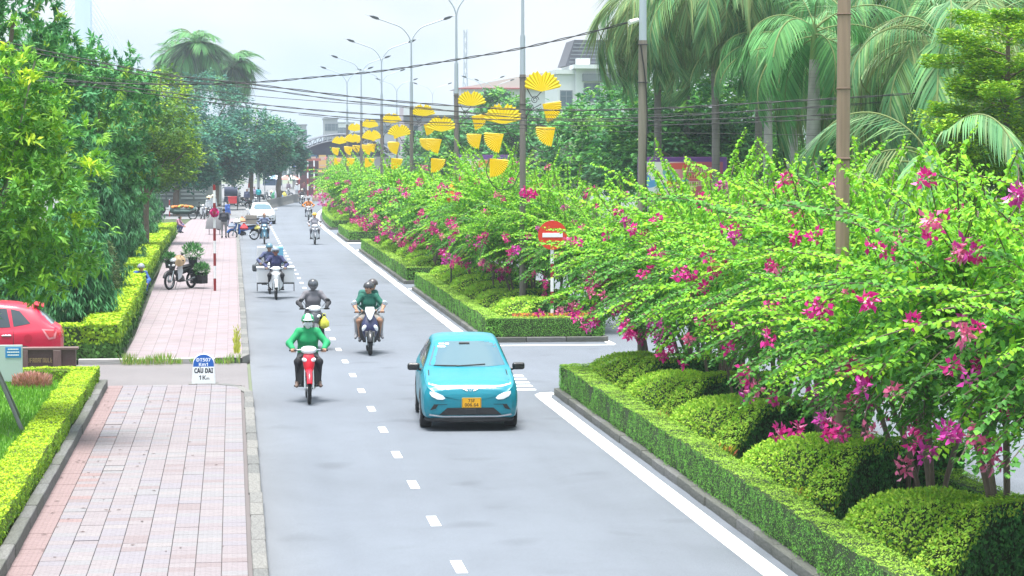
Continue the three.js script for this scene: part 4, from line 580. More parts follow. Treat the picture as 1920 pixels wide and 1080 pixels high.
const ORN = { right: { fans: [[fanBig, 0.51, 6.37, 0], [fanA, 0.53, 6.04, -2.15], [fanB, 0.88, 5.41, 2.25]], f: (m) => m.tube([[0.09, 6.5, 0], [0.3, 6.2, 0], [0.51, 6.37, 0]], 0.013, 16).tube([[0.09, 5.3, 0], [0.15, 5.8, 0], [0.5, 6.04, 0]], 0.013, 16).tube([[0.09, 5.75, 0], [0.17, 5.0, 0], [0.5, 4.75, 0], [0.9, 4.9, 0], [0.95, 5.2, 0], [0.88, 5.41, 0]], 0.013, 24).tube(spiral(0.33, 6.15, 0.11, 1.8, 0, 1), 0.01, 40).tube(spiral(0.2, 5.95, 0.1, 1.6, 2, -1), 0.01, 40) },
  left: { fans: [[fanBig, -0.53, 5.49, 0], [fanB, -0.52, 5.23, 2.2], [fanA, -0.9, 4.57, -2.4]], f: (m) => m.tube([[-0.09, 4.7, 0], [-0.3, 5.1, 0], [-0.53, 5.49, 0]], 0.013, 16).tube([[-0.09, 5.1, 0], [-0.3, 5.25, 0], [-0.52, 5.23, 0]], 0.013, 16).tube([[-0.09, 4.2, 0], [-0.3, 3.8, 0], [-0.7, 3.75, 0], [-0.98, 4.2, 0], [-0.9, 4.57, 0]], 0.013, 24).tube(spiral(-0.33, 5.05, 0.11, 1.8, 3, -1), 0.01, 40).tube(spiral(-0.2, 4.85, 0.13, 1.7, 0.5, 1), 0.01, 40) } };
for (const side of ['right', 'left']) { const m = mb(); ORN[side].f(m); ORN[side].geo = m.geo(); }
lampAt.slice(2).forEach(([d], i) => { for (const side of ['left', 'right']) {
  const ord = ['on the pole cut by the frame top', 'on the lamp whose fork touches the frame top', 'on the second fully armed lamp', 'on the third fully armed lamp', 'on the fourth lamp', 'on the last lamp of the row'][i];
  const t = thing('fan_ornament', (side === 'left' ? 'lower' : 'higher') + ' cluster of three yellow fan petals ' + ord, 'ornament', [LX, 0.0, -d + 0.02], 0, 'yellow fan ornaments on the lamp posts');
  part(t, 'scroll', ORN[side].geo, IRON); ORN[side].fans.forEach(([g, x, y, a], k) => { const f = part(t, 'fan', g, k ? YEL2 : YEL); f.position.set(x, y, 0.03 * k); f.rotation.z = a; });
} });
// cables strung across the street
function cable(label, pts, r, twist) {
  const c = new THREE.CatmullRomCurve3(pts.map((p) => P(...p))), L = c.getLength(), n = Math.round(L * 5), m = mb(), fr = c.getSpacedPoints(n);
  if (twist) for (const ph of [0, PI]) m.tube(fr.map((p, k) => p.clone().add(V(Math.cos(k * 0.8 + ph) * r * 0.25, Math.sin(k * 0.8 + ph) * r * 1.25, Math.cos(k * 0.8 + ph) * r))), r * 0.8, n * 2, 5);
  else { const hk = []; m.tube(fr, r, n, 5); }
  const o = m.to(scene, 'cable', BLACK); o.name = uniq('cable'); tag(o, label, 'cable', 'cables across the street');
}
cable('twisted black cable rising to the beige grey street pole', [[-60, 150, 60], [110, 153, 60], [300, 158, 60], [480, 154, 58], [600, 144, 56], [715, 133, 53.5], [860, 111, 50.5], [975, 91, 48.5], [1110, 60, 46.5], [1197, 37, 45.5]], 0.0122, true);
cable('thick black cable bundle dropping from the upper left tree', [[-40, 70, 56], [15, 80, 56], [120, 103, 56], [300, 138, 56], [480, 159, 56], [650, 180, 56], [780, 193, 56], [1000, 206, 56], [1220, 204, 56], [1440, 192, 56], [1700, 176, 56], [1980, 150, 56]], 0.0130, true);
cable('black cable just under the thick bundle', [[-40, 78, 57], [120, 110, 57], [300, 146, 57], [480, 166, 57], [650, 189, 57], [800, 203, 57], [1000, 222, 57], [1220, 220, 57], [1440, 206, 57], [1700, 188, 57], [1980, 165, 57]], 0.0094, true);
cable('thin cable of the middle pair over the road', [[-40, 120, 58], [120, 138, 58], [300, 158, 58], [480, 180, 58], [700, 197, 58], [900, 212, 58], [1150, 216, 58], [1440, 207, 58], [1980, 172, 58]], 0.0072);
cable('black cable crossing the yellow fans, lower pair', [[-40, 128, 59], [250, 165, 59], [480, 195, 59], [650, 211, 59], [800, 219, 59], [1000, 226, 59], [1220, 226, 59], [1440, 220, 59], [1700, 207, 59], [1980, 186, 59]], 0.0108, true);
cable('lowest black cable of the lower pair crossing the yellow fans', [[-40, 140, 60], [250, 172, 60], [480, 203, 60], [700, 224, 60], [900, 232, 60], [1150, 236, 60], [1440, 228, 60], [1700, 214, 60], [1980, 192, 60]], 0.0086, true);
cable('thin cable below the others at the right', [[560, 215, 61], [700, 228, 61], [960, 240, 61], [1220, 248, 61], [1440, 252, 61], [1700, 255, 61], [1980, 240, 61]], 0.0065);
mb().bar(P(1180, 42, 45.2), P(1196, 37, 45.3), 0.05, 0.04, 8).to(scene, 'insulator', M('porcelain', [0.75, 0.75, 0.73], 0.3)); { const o = scene.children[scene.children.length - 1]; o.name = uniq('insulator'); tag(o, 'white insulator clamp holding the twisted cable on the beige grey pole', 'insulator'); }

// signs and posts
const RED = M('sign_red', [0.62, 0.035, 0.012], 0.45), WHITE = M('sign_white', [0.78, 0.78, 0.78], 0.45), DRED = M('post_red', [0.25, 0.02, 0.022], 0.5), GREY = M('sign_back', [0.35, 0.36, 0.37], 0.5, { metalness: 0.3 });
function stripedPost(t, h, r, band) { let k = 0; for (let y = 0; y < h - 0.01; y += band, k++) mb().bar([0, y, 0], [0, Math.min(h, y + band), 0], r, r, 12).to(t, 'stripe', k % 2 ? WHITE : DRED); }
{
  const t = thing('no_entry_sign', 'round red no entry sign on a red and white striped post among the bougainvillea', 'road sign', [8.06, 0.13, -60.4], 0);
  stripedPost(t, 2.1, 0.043, 0.355); mb().bar([0, 2.1, 0], [0, 2.88, 0], 0.043, 0.043, 12).to(t, 'post', WHITE);
  const disc = new THREE.CylinderGeometry(0.37, 0.37, 0.02, 40); mb().add(disc, T(0, 2.5, 0.065, PI / 2, 0, 0)).to(t, 'sign_plate', RED); mb().box(0.52, 0.11, 0.012, 0, 2.5, 0.08, null, null, 0.004).to(t, 'bar', WHITE);
}
{
  const g = G(403, 545, 0.15), t = thing('striped_post', 'tall thin red and white striped post on the far pavement with a pink flower', 'post', [g.x, 0.14, g.z]); stripedPost(t, 3.55, 0.045, 0.42);
  const f = new Fol(), R = rng(2); for (let k = 0; k < 160; k++) { const d = sph(R); f.leaf(d.x * 0.09, 2.62 + d.y * 0.09, d.z * 0.09 + 0.05, d.x, d.y, d.z, R(), R(), R(), 0.08, 0.07, vary(R, [0.6, 0.02, 0.22], 0.2)); } part(t, 'flower', f.geo(), PINK);
  for (const [px, py, h, lab] of [[318, 406, 1.3, 'short red and white post beside the fruit cart'], [467, 386, 2.1, 'red and white post in front of the market people']]) { const q = G(px, py, 0.1), s = thing('striped_post', lab, 'post', [q.x, 0.1, q.z]); stripedPost(s, h, 0.05, 0.42); }
}
{ // kilometre stone
  const g = G(382, 721, 0.03), t = thing('milestone', 'small white kilometre stone with a rounded blue top on the driveway corner', 'milestone', [g.x, 0.02, g.z]);
  const s = new THREE.Shape(); s.moveTo(-0.23, 0); s.lineTo(0.23, 0); s.lineTo(0.205, 0.42); s.absarc(0, 0.42, 0.205, 0, PI, false); s.lineTo(-0.23, 0);
  const face = canvasTex(512, 720, (c, w, h) => {
    c.fillStyle = '#eef1f4'; c.fillRect(0, 0, w, h); c.fillStyle = '#1b5fb4'; c.fillRect(0, 0, w, h * 0.4);
    c.textAlign = 'center'; c.fillStyle = '#f2f6fa'; c.font = 'bold 112px sans-serif'; c.fillText('DT507', w / 2, h * 0.235); c.font = 'bold 106px sans-serif'; c.fillText('Km1', w / 2, h * 0.38); c.fillRect(w * 0.165, h * 0.178, w * 0.07, h * 0.014);
    c.fillStyle = '#1a1c28'; c.font = 'bold 128px sans-serif'; c.save(); c.translate(w / 2, h * 0.6); c.scale(0.82, 1.15); c.fillText('CAU DAI', 0, 0); c.lineWidth = 9; c.strokeStyle = '#1a1c28'; c.strokeText('CAU DAI', 0, 0); c.restore(); c.lineWidth = 9; c.strokeStyle = '#1a1c28'; c.beginPath(); c.moveTo(w * 0.315, h * 0.445); c.lineTo(w * 0.345, h * 0.42); c.lineTo(w * 0.375, h * 0.445); c.moveTo(w * 0.355, h * 0.395); c.lineTo(w * 0.385, h * 0.415); c.moveTo(w * 0.69, h * 0.43); c.lineTo(w * 0.725, h * 0.45); c.moveTo(w * 0.54, h * 0.545); c.lineTo(w * 0.6, h * 0.545); c.stroke(); c.font = 'bold 140px sans-serif'; c.fillText('1K', w * 0.44, h * 0.82); c.font = 'bold 84px sans-serif'; c.fillText('m', w * 0.68, h * 0.82);
    const R = rng(9); for (let k = 0; k < 900; k++) { c.fillStyle = `rgba(${90 + R() * 90},${90 + R() * 80},${80 + R() * 70},${R() * 0.1})`; c.fillRect(R() * w, h * (0.45 + 0.55 * Math.sqrt(R())), R() * 14, R() * 8); }
  });
  const e = new THREE.ExtrudeGeometry(s, { depth: 0.14, bevelEnabled: true, bevelThickness: 0.012, bevelSize: 0.012, bevelSegments: 2, curveSegments: 20 }); mb().add(e, T(0, 0, -0.07)).to(t, 'stone', M('milestone_paint', [0.72, 0.73, 0.74], 0.7));
  const fg = new THREE.ShapeGeometry(s, 24), p = fg.attributes.position, u = fg.attributes.uv; for (let k = 0; k < p.count; k++) u.setXY(k, (p.getX(k) + 0.23) / 0.46, p.getY(k) / 0.63); fg.translate(0, 0, 0.0855); part(t, 'painted_face', fg, M('milestone_face', [1, 1, 1], 0.6, { map: face }));
  mb().box(0.6, 0.05, 0.34, 0, 0.015, 0, null, null, 0.01).to(t, 'base', STONE[0]);
}
{ // pale board by the young tree
  const t = thing('sign_board', 'pale grey information board with a small blue panel behind the stakes', 'sign board', [-4.28, 0.3, -45.9]);
  mb().box(0.66, 0.7, 0.05, 0, 0.42, 0, null, null, 0.008).to(t, 'board', M('board_paint', [0.42, 0.5, 0.5], 0.5)); const b = mb().box(0.29, 0.2, 0.01, 0.16, 0.63, 0.03).to(t, 'panel', M('panel_blue', [0.03, 0.22, 0.55], 0.5));
  const l = mb(); for (const [y, w, c] of [[0.69, 0.2, 0], [0.635, 0.23, 0], [0.58, 0.21, 0]]) for (let k = 0; k < 7; k++) l.box(w / 8, 0.022, 0.005, 0.16 - w / 2 + (k + 0.5) * w / 7, y, 0.0375); l.to(b, 'lettering', WHITE);
  for (const s of [-1, 1]) mb().box(0.04, 0.12, 0.04, s * 0.25, 0.03, 0).to(t, 'leg', GREY);
}
{ // brown granite wall with raised letters
  const GR = M('granite', [0.125, 0.072, 0.07], 0.4, { map: dataTex(256, 256, (u, v) => 0.8 + (R0() - 0.5) * 0.35 + tnoise(u, v, 6) * 0.15) }), GR2 = M('granite_pale', [0.2, 0.125, 0.118], 0.4, { map: GR.map }), t = thing('granite_wall', 'low reddish brown granite wall with gold lettering in front of the red car', 'wall', [-3.12, 0, -48.45]);
  mb().box(5.2, 0.78, 0.2, -2.6, 0.39, 0).to(t, 'wall_body', GR); mb().box(5.3, 0.045, 0.3, -2.6, 0.80, 0, null, null, 0.006).to(t, 'coping', GR2);
  for (const x of [-0.45, -0.88, -1.12 + 0.02, -0.02]) 0;
  for (const [x, w] of [[-0.36, 0.16], [-0.98, 0.1], [-1.4, 0.16], [-2.4, 0.16], [-3.4, 0.16]]) mb().box(w, 0.765, 0.06, x, 0.386, 0.125, null, null, 0.006).to(t, 'pilaster', GR2);
  const l = mb(), R = rng(8); for (const [y, n] of [[0.57, 10], [0.4, 9]]) for (let k = 0; k < n; k++) { const x = -0.44 - 0.05 * 10 + k * 0.05 + (10 - n) * 0.025; l.box(0.012, 0.09, 0.014, x, y, 0.105); if (R() < 0.7) l.box(0.03, 0.014, 0.014, x + 0.012, y + (R() < 0.5 ? 0.038 : -0.038), 0.106); if (R() < 0.6) l.box(0.012, 0.09, 0.014, x + 0.026, y, 0.107); if (R() < 0.4) l.box(0.03, 0.014, 0.014, x + 0.012, y, 0.108); } l.to(t, 'lettering', M('gold', [0.42, 0.3, 0.16], 0.4, { metalness: 0.4 }));
}
// poster boards on the far side
function poster(label, px0, py0, px1, py1, d, seed) {
  const a = P(px0, py0, d), b = P(px1, py1, d), w = b.x - a.x, h = a.y - b.y, t = thing('poster_board', label, 'poster board', [(a.x + b.x) / 2, 0.1, -d]);
  const tex = canvasTex(512, 340, (c, W, H) => {
    c.fillStyle = '#6d3f8e'; c.fillRect(0, 0, W, H); const g = c.createLinearGradient(0, 0, W, 0); g.addColorStop(0, '#cfe0f2'); g.addColorStop(0.3, '#efe8d2'); g.addColorStop(0.6, '#d0606c'); g.addColorStop(1, '#a8506e'); c.fillStyle = g; c.fillRect(16, 30, W - 32, H - 48);
    const R = rng(seed); for (let k = 0; k < 16; k++) { c.fillStyle = ['#5aa0d0', '#e2693c', '#f0a032', '#d83a34', '#7ab8b0', '#f4e3a0'][Math.floor(R() * 6)]; c.beginPath(); c.ellipse(30 + R() * (W - 80) * 0.6, 60 + R() * (H - 90), 18 + R() * 34, 12 + R() * 22, R() * 3, 0, 7); c.fill(); }
    c.fillStyle = '#e25a4a'; c.fillRect(W * 0.35, 40, W * 0.2, 50); for (let r = 0; r < 3; r++) { c.fillStyle = r === 1 ? '#e8905e' : '#d9c6a6'; c.fillRect(W * 0.55, 74 + r * 56, W * 0.38, 38); c.fillStyle = '#b03c46'; for (let k = 0; k < 13; k++) c.fillRect(W * 0.56 + k * 14, 80 + r * 56, 8 * (0.5 + R() * 0.6), 26); }
  });
  mb().box(w, h, 0.12, 0, (a.y + b.y) / 2 - 0.1, 0).to(t, 'frame', M('board_frame', [0.2, 0.08, 0.26], 0.6)); const pg = new THREE.PlaneGeometry(w - 0.1, h - 0.1); pg.translate(0, (a.y + b.y) / 2 - 0.1, 0.064); part(t, 'poster', pg, M('poster_' + seed, [0.85, 0.85, 0.85], 0.5, { map: tex }));
  for (const s of [-0.38, 0.38]) mb().bar([s * w, 0, -0.12], [s * w, a.y - 0.3, -0.12], 0.06, 0.06, 8).to(t, 'post', GREY);
}
poster('purple framed poster board between two lamp posts behind the bushes', 858, 290, 968, 378, 168, 5);
poster('wide purple framed poster board behind the bougainvillea under the grey pole', 1196, 294, 1362, 378, 92, 6);
{ const p = P(847, 370, 76), t = thing('festive_lantern', 'red and orange festive lantern on a thin iron post among the bougainvillea', 'lantern', [p.x, p.y, p.z]); mb().ball(0.17, 0.28, 0.17, 0, 0, 0).to(t, 'shade', M('lantern_red', [0.75, 0.06, 0.01], 0.6)); mb().torus(0.12, 0.03, 0, 0.27, 0, [PI / 2, 0, 0]).torus(0.12, 0.03, 0, -0.27, 0, [PI / 2, 0, 0]).to(t, 'rim', M('lantern_gold', [0.75, 0.35, 0.02], 0.5)); mb().bar([0, -0.3, 0], [0, -0.75, 0], 0.06, 0.09, 8).bar([0, 0.28, 0], [0, 0.5, 0], 0.1, 0.02, 8).to(t, 'tassel', M('lantern_orange', [0.8, 0.18, 0.01], 0.7)); mb().bar([0, 0.45, 0], [0, 0.6, -0.25], 0.014, 0.014, 5).bar([0, 0.6, -0.25], [0, 0.13 - p.y, -0.25], 0.022, 0.026, 6).to(t, 'post', IRON); }

// ------------------------------------------------------------------ buildings and the far skyline
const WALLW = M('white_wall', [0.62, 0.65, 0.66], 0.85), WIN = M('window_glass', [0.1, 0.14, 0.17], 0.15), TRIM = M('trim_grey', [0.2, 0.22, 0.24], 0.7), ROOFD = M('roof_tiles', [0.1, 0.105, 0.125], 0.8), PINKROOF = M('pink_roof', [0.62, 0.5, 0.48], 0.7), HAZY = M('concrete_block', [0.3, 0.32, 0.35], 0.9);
function winAt(parent, x, y, w, h, z, name = 'window') { const f = mb().box(w + 0.16, h + 0.16, 0.08, x, y, z).to(parent, name, TRIM); mb().box(w, h, 0.02, x, y, z + 0.045).to(f, 'pane', WIN); const m = mb().box(0.06, h, 0.03, x, y, z + 0.06); m.box(w, 0.05, 0.026, x, y + h * 0.18, z + 0.06); m.to(f, 'mullion', TRIM); return f; }
{ // white house at the right
  const d = 200, s = FOC / d, x = (px) => (px - 436) / s, y = (py) => CAMY + (295 - py) / s, t = thing('white_house', 'white house with a dark tiled roof behind the coconut palm', 'house', [x(1110), 0, -d]);
  const X0 = x(1110), bx = (a, b, c, e, dep, z, name, m, parent = t) => mb().box(x(b) - x(a), y(c) - y(e), dep, (x(a) + x(b)) / 2 - X0, (y(c) + y(e)) / 2, z).to(parent, name, m);
  const B = 4.6 + (295 / s) - 100; const low = 395;
  bx(1046, 1080, 138, low, 8, -4, 'wing', WALLW); bx(1042, 1084, 130, 138, 8.4, -4, 'parapet', WALLW); bx(1080, 1192, 128, low, 9, -4, 'wall', WALLW); bx(1074, 1196, 121, 128.5, 10.5, -4, 'cornice', WALLW); bx(1092, 1192, 138, 152, 0.4, 0.7, 'beam', TRIM);
  bx(1085, 1110, 108, 121.5, 5, -3, 'upper_wall', WALLW);
  const rf = mb().ext([[x(1066) - X0, y(121)], [x(1200) - X0, y(121)], [x(1190) - X0, y(72)], [x(1083) - X0, y(72)]], 5, T(0, 0, -6.5), 0).to(t, 'roof', ROOFD); const sl = mb(); for (let k = 1; k < 7; k++) sl.box(x(1196) - x(1072 + k * 1.5), 0.08, 0.06, (x(1200) + x(1066 + k * 2.4)) / 2 - X0, lerp(y(121), y(72), k / 7), -1.48); sl.to(rf, 'tile_course', TRIM);
  const X1 = (px) => x(px) - X0; winAt(t, X1(1110), y(173), x(1124) - x(1097), y(158) - y(190), 0.52); winAt(t, X1(1160), y(173), x(1174) - x(1147), y(158) - y(190), 0.52); winAt(t, X1(1063), y(185), 0.9, 1.3, 0.02);
}
{ // hall with pinkish sloping roof and a long white wall below
  const d = 270, s = FOC / d, x = (px) => (px - 436) / s, y = (py) => CAMY + (295 - py) / s, t = thing('pink_roof_hall', 'low hall with a pale pinkish sloping roof behind the yellow ornaments', 'building', [x(930), 0, -d]), X0 = x(930);
  mb().box(x(1046) - x(866), y(166), 10, (x(866) + x(1046)) / 2 - X0, y(166) / 2, -6).to(t, 'wall', WALLW); mb().ext([[x(858) - X0, y(165)], [x(1052) - X0, y(165)], [x(1052) - X0, y(132)], [x(990) - X0, y(140)]], 11, T(0, 0, -11.5)).to(t, 'roof', PINKROOF); mb().box(x(1052) - x(858), 0.16, 0.12, (x(858) + x(1052)) / 2 - X0, y(165.5), -0.44).to(t, 'eaves', M('red_eaves', [0.35, 0.1, 0.1], 0.7));
  mb().box(x(960) - x(905), y(172) - y(188), 0.2, (x(905) + x(960)) / 2 - X0, y(180), -0.95).to(t, 'opening', M('dark_opening', [0.06, 0.07, 0.1], 0.9));
}
{ const d = 255, s = FOC / d, x = (px) => (px - 436) / s, y = (py) => CAMY + (295 - py) / s, t = thing('white_shop', 'long low white fronted shop behind the lamp posts', 'building', [x(820), 0, -d]), X0 = x(820);
  mb().box(x(900) - x(758), y(200), 8, (x(758) + x(900)) / 2 - X0, y(200) / 2, -4.5).to(t, 'wall', M('shop_wall', [0.45, 0.4, 0.43], 0.9)); mb().box(x(902) - x(756), y(199) - y(216), 0.5, (x(756) + x(902)) / 2 - X0, y(207.5), -0.2).to(t, 'signboard', WALLW); mb().box(x(902) - x(756), y(216.5) - y(228), 1.5, (x(756) + x(902)) / 2 - X0, y(222), -0.9).to(t, 'canopy', TRIM); for (const p of [775, 800, 825, 850, 875]) winAt(t, x(p) - X0, y(246), 0.8, 1.1, -0.48); }
{ // far hazy blocks
  const mk = (label, px0, px1, py, d, m, n) => { const s = FOC / d, x = (p) => (p - 436) / s, h = CAMY + (295 - py) / s, w = x(px1) - x(px0), t = thing('apartment_block', label, 'building', [(x(px0) + x(px1)) / 2, 0, -d]); mb().box(w, h, 12, 0, h / 2, -6).to(t, 'wall', m); mb().box(w + 0.4, 0.3, 12.4, 0, h + 0.15, -6).to(t, 'roof', TRIM); for (let r = 0; r < 3; r++) for (let k = 0; k < n; k++) winAt(t, (k + 0.5) / n * w - w / 2, h - 1.6 - r * 3.2, 0.9, 1.3, 0.0); };
  mk('far grey blue block left of the arched hall roof', 553, 574, 236, 520, HAZY, 3); mk('far grey block with a flat roof over the arched hall', 609, 632, 224, 480, HAZY, 3); mk('far pale block behind the nearest yellow ornaments row', 632, 662, 232, 540, WALLW, 4); mk('far grey slab behind the lamp posts at the bend', 690, 760, 226, 430, HAZY, 7); mk('far white block at the foot of the pale mast', 660, 700, 240, 460, WALLW, 4); mk('far pale row house beyond the end of the left trees', 500, 552, 250, 500, WALLW, 4);
}
{ // arched market hall
  const d = 345, s = FOC / d, x = (px) => (px - 436) / s, y = (py) => CAMY + (295 - py) / s, X0 = x(640), t = thing('market_hall', 'market hall with an arched steel truss roof at the end of the road', 'building', [X0, 0, -d]);
  const W = x(640) - x(543), top = y(252), base = y(286), arc = (k, o = 0) => { const t2 = k / 20 * 2 - 1; return [t2 * (W + o), base + (top + o - base) * (1 - t2 * t2 * (0.82 + 0.18 * Math.abs(t2)))]; };
  const r1 = [], r2 = [], tr = mb(); for (let k = 0; k <= 20; k++) { r1.push([...arc(k), 0.3]); r2.push([arc(k)[0] * 0.97, arc(k)[1] - 0.85, 0.3]); } tr.tube(r1, 0.12, 60, 6).tube(r2, 0.1, 60, 6); for (let k = 0; k < 20; k++) { tr.bar(r1[k], r2[k], 0.06).bar(r2[k], r1[k + 1], 0.06); } tr.to(t, 'truss', M('truss_paint', [0.22, 0.24, 0.28], 0.6));
  const shp = []; for (let k = 0; k <= 20; k++) shp.push(arc(k, 0.15)); for (let k = 20; k >= 0; k--) shp.push([arc(k)[0], arc(k)[1] - 0.08]); mb().ext(shp, 26, T(0, 0, -26)).to(t, 'roof', M('hall_roof', [0.06, 0.075, 0.1], 0.7)); const gb = []; for (let k = 0; k <= 20; k++) gb.push([arc(k)[0] * 0.96, arc(k)[1] - 0.6]); mb().ext([...gb, [W * 0.96, base - 1], [-W * 0.96, base - 1]], 0.2, T(0, 0, -1.4)).to(t, 'gable', M('hall_dark', [0.035, 0.04, 0.08], 0.9));
  mb().box(W * 1.9, base - 0.6, 0.3, 0, (base - 0.6) / 2, -1.0).to(t, 'wall', M('hall_wall', [0.3, 0.28, 0.28], 0.9));
  [[556, 'blue', [0.03, 0.15, 0.5]], [571.5, 'orange', [0.6, 0.3, 0.16]], [587, 'navy', [0.06, 0.14, 0.25]], [604, 'yellow', [0.7, 0.5, 0.16]], [621, 'green', [0.2, 0.35, 0.2]]].forEach(([p, n, c]) => { const o = mb().box(1.05, 1.9, 0.06, x(p) - X0, y(303), -0.8).to(t, 'banner', M('banner_' + n, c, 0.7)); mb().box(0.7, 0.5, 0.02, x(p) - X0, y(297), -0.75).box(0.8, 0.14, 0.02, x(p) - X0, y(310), -0.75).to(o, 'print', M('banner_print', [0.6, 0.5, 0.4], 0.7)); });
  mb().box(4.6, 0.16, 2.4, x(590) - X0, y(321), 0.6, [0.12, 0, 0]).to(t, 'awning', M('awning_red', [0.45, 0.12, 0.1], 0.7));
}
{ // pale lattice mast and the bridge pylon far behind
  const d = 720, s = FOC / d, x = (872 - 436) / s, h = CAMY + (295 - 56) / s, t = thing('lattice_mast', 'pale lattice mast far behind between two lamp posts', 'mast', [x, 0, -d]), w = (y) => lerp(2.1, 0.42, Math.min(1, y / (h * 0.72))), m = mb(), br = mb();
  for (const [a, b] of [[-1, -1], [-1, 1], [1, -1], [1, 1]]) for (let k = 0; k < 14; k++) { const y0 = h * k / 14, y1 = h * (k + 1) / 14; m.bar([a * w(y0), y0, b * w(y0)], [a * w(y1), y1, b * w(y1)], 0.13, 0.13, 5); } for (let k = 0; k < 14; k++) { const y0 = h * k / 14, y1 = h * (k + 1) / 14; for (const b of [-1, 1]) { br.bar([-w(y0), y0, b * w(y0)], [w(y1), y1, b * w(y1)], 0.07, 0.07, 5); br.bar([w(y0), y0, b * w(y0)], [-w(y1), y1, b * w(y1)], 0.07, 0.07, 5); } } m.to(t, 'leg', STEEL); br.to(t, 'brace', STEEL);
  const D = 820, S = FOC / D, bx = (166 - 436) / S, b = thing('bridge_pylon', 'pale tall pylon of a cable stayed bridge at the upper left', 'bridge', [bx, 0, -D]); const PY = M('pylon_hazed_concrete', [0.5, 0.62, 0.72], 0.9), H = 61;  // pylon tone paled to blue: distance haze put into the colour
  mb().box(5.2, H, 6, 0, H / 2, 0).to(b, 'tower', PY); mb().box(1.1, H, 0.5, 1.9, H / 2, 3.3).to(b, 'rib', PY); mb().bar([-6.8, 0, 6], [-6.2, H, 2], 0.35, 0.35, 6).to(b, 'mast_leg', PY);
  const c = mb(); for (let k = 0; k < 20; k++) { const y = 20 + k * 2.05; for (const q of [-1, 1]) c.bar([q * 2.4, y, 0], [q * (2.4 + (y - 8) * 0.62), 8, 2], 0.09, 0.09, 4); } c.to(b, 'stay_cable', PY); mb().box(150, 1.6, 14, 0, 7.4, 0).to(b, 'deck', PY);
}
// ------------------------------------------------------------------ vehicle builders
const TYRE = M('tyre', [0.018, 0.018, 0.019], 0.85), CHROME = M('chrome', [0.6, 0.62, 0.64], 0.2, { metalness: 0.9 }), RIM = M('rim', [0.32, 0.33, 0.35], 0.35, { metalness: 0.7 }), GLASS = M('car_glass', [0.14, 0.23, 0.27], 0.1, { metalness: 0.6 }), SIDEGLASS = M('side_glass', [0.05, 0.065, 0.075], 0.08, { metalness: 0.2 }), LIGHT = M('light_clear', [0.8, 0.82, 0.84], 0.15, { clearcoat: 1 }), TAIL = M('light_red', [0.5, 0.01, 0.02], 0.2, { clearcoat: 1 }), ENGINE = M('engine_metal', [0.09, 0.09, 0.095], 0.5, { metalness: 0.5 }), MATTE = M('matte_black', [0.022, 0.022, 0.024], 0.75), MIRROR = M('mirror_glass', [0.6, 0.66, 0.7], 0.08, { metalness: 0.85 });
const paint = (key, c, r = 0.35) => M('paint_' + key, c, r, { clearcoat: 0.22, clearcoatRoughness: 0.15 });
function crease(g, a = 0.6) { g.deleteAttribute('uv'); g.deleteAttribute('normal'); return toCreasedNormals(mergeVertices(g, 1e-4), a); }
// rings of points -> skin (closed rings), optional caps
function skin(rings, cap = true, ang = 0.7) {
  const n = rings[0].length, p = [], idx = []; rings.forEach((r) => r.forEach((q) => p.push(...q)));
  for (let i = 0; i < rings.length - 1; i++) for (let k = 0; k < n; k++) { const a = i * n + k, b = i * n + (k + 1) % n; idx.push(a, b, a + n, b, b + n, a + n); }
  if (cap) for (const [o, f] of [[0, 1], [(rings.length - 1) * n, -1]]) { const c = p.length / 3, m = [0, 0, 0]; for (let k = 0; k < n; k++) for (let q = 0; q < 3; q++) m[q] += p[(o + k) * 3 + q] / n; p.push(...m); for (let k = 0; k < n; k++) f > 0 ? idx.push(c, o + (k + 1) % n, o + k) : idx.push(c, o + k, o + (k + 1) % n); }
  const g = new THREE.BufferGeometry(); g.setAttribute('position', new THREE.Float32BufferAttribute(p, 3)); g.setIndex(idx); g.computeVertexNormals(); return toCreasedNormals(g, ang);
}
const oval = (f, n = 20, e = 0.75) => Array.from({ length: n }, (_, k) => { const a = k / n * 2 * PI, c = Math.cos(a), s = Math.sin(a); return f(Math.sign(c) * Math.pow(Math.abs(c), e), Math.sign(s) * Math.pow(Math.abs(s), e)); });
const loftY = (rs, e) => skin(rs.map(([y, z, rx, rz, x = 0]) => oval((c, s) => [x + c * rx, y, z - s * rz], 20, e)));      // rings across a vertical axis
const loftZ = (rs, e) => skin(rs.map(([z, y, rx, ry, x = 0]) => oval((c, s) => [x + c * rx, y + s * ry, z], 20, e)));      // rings along the length

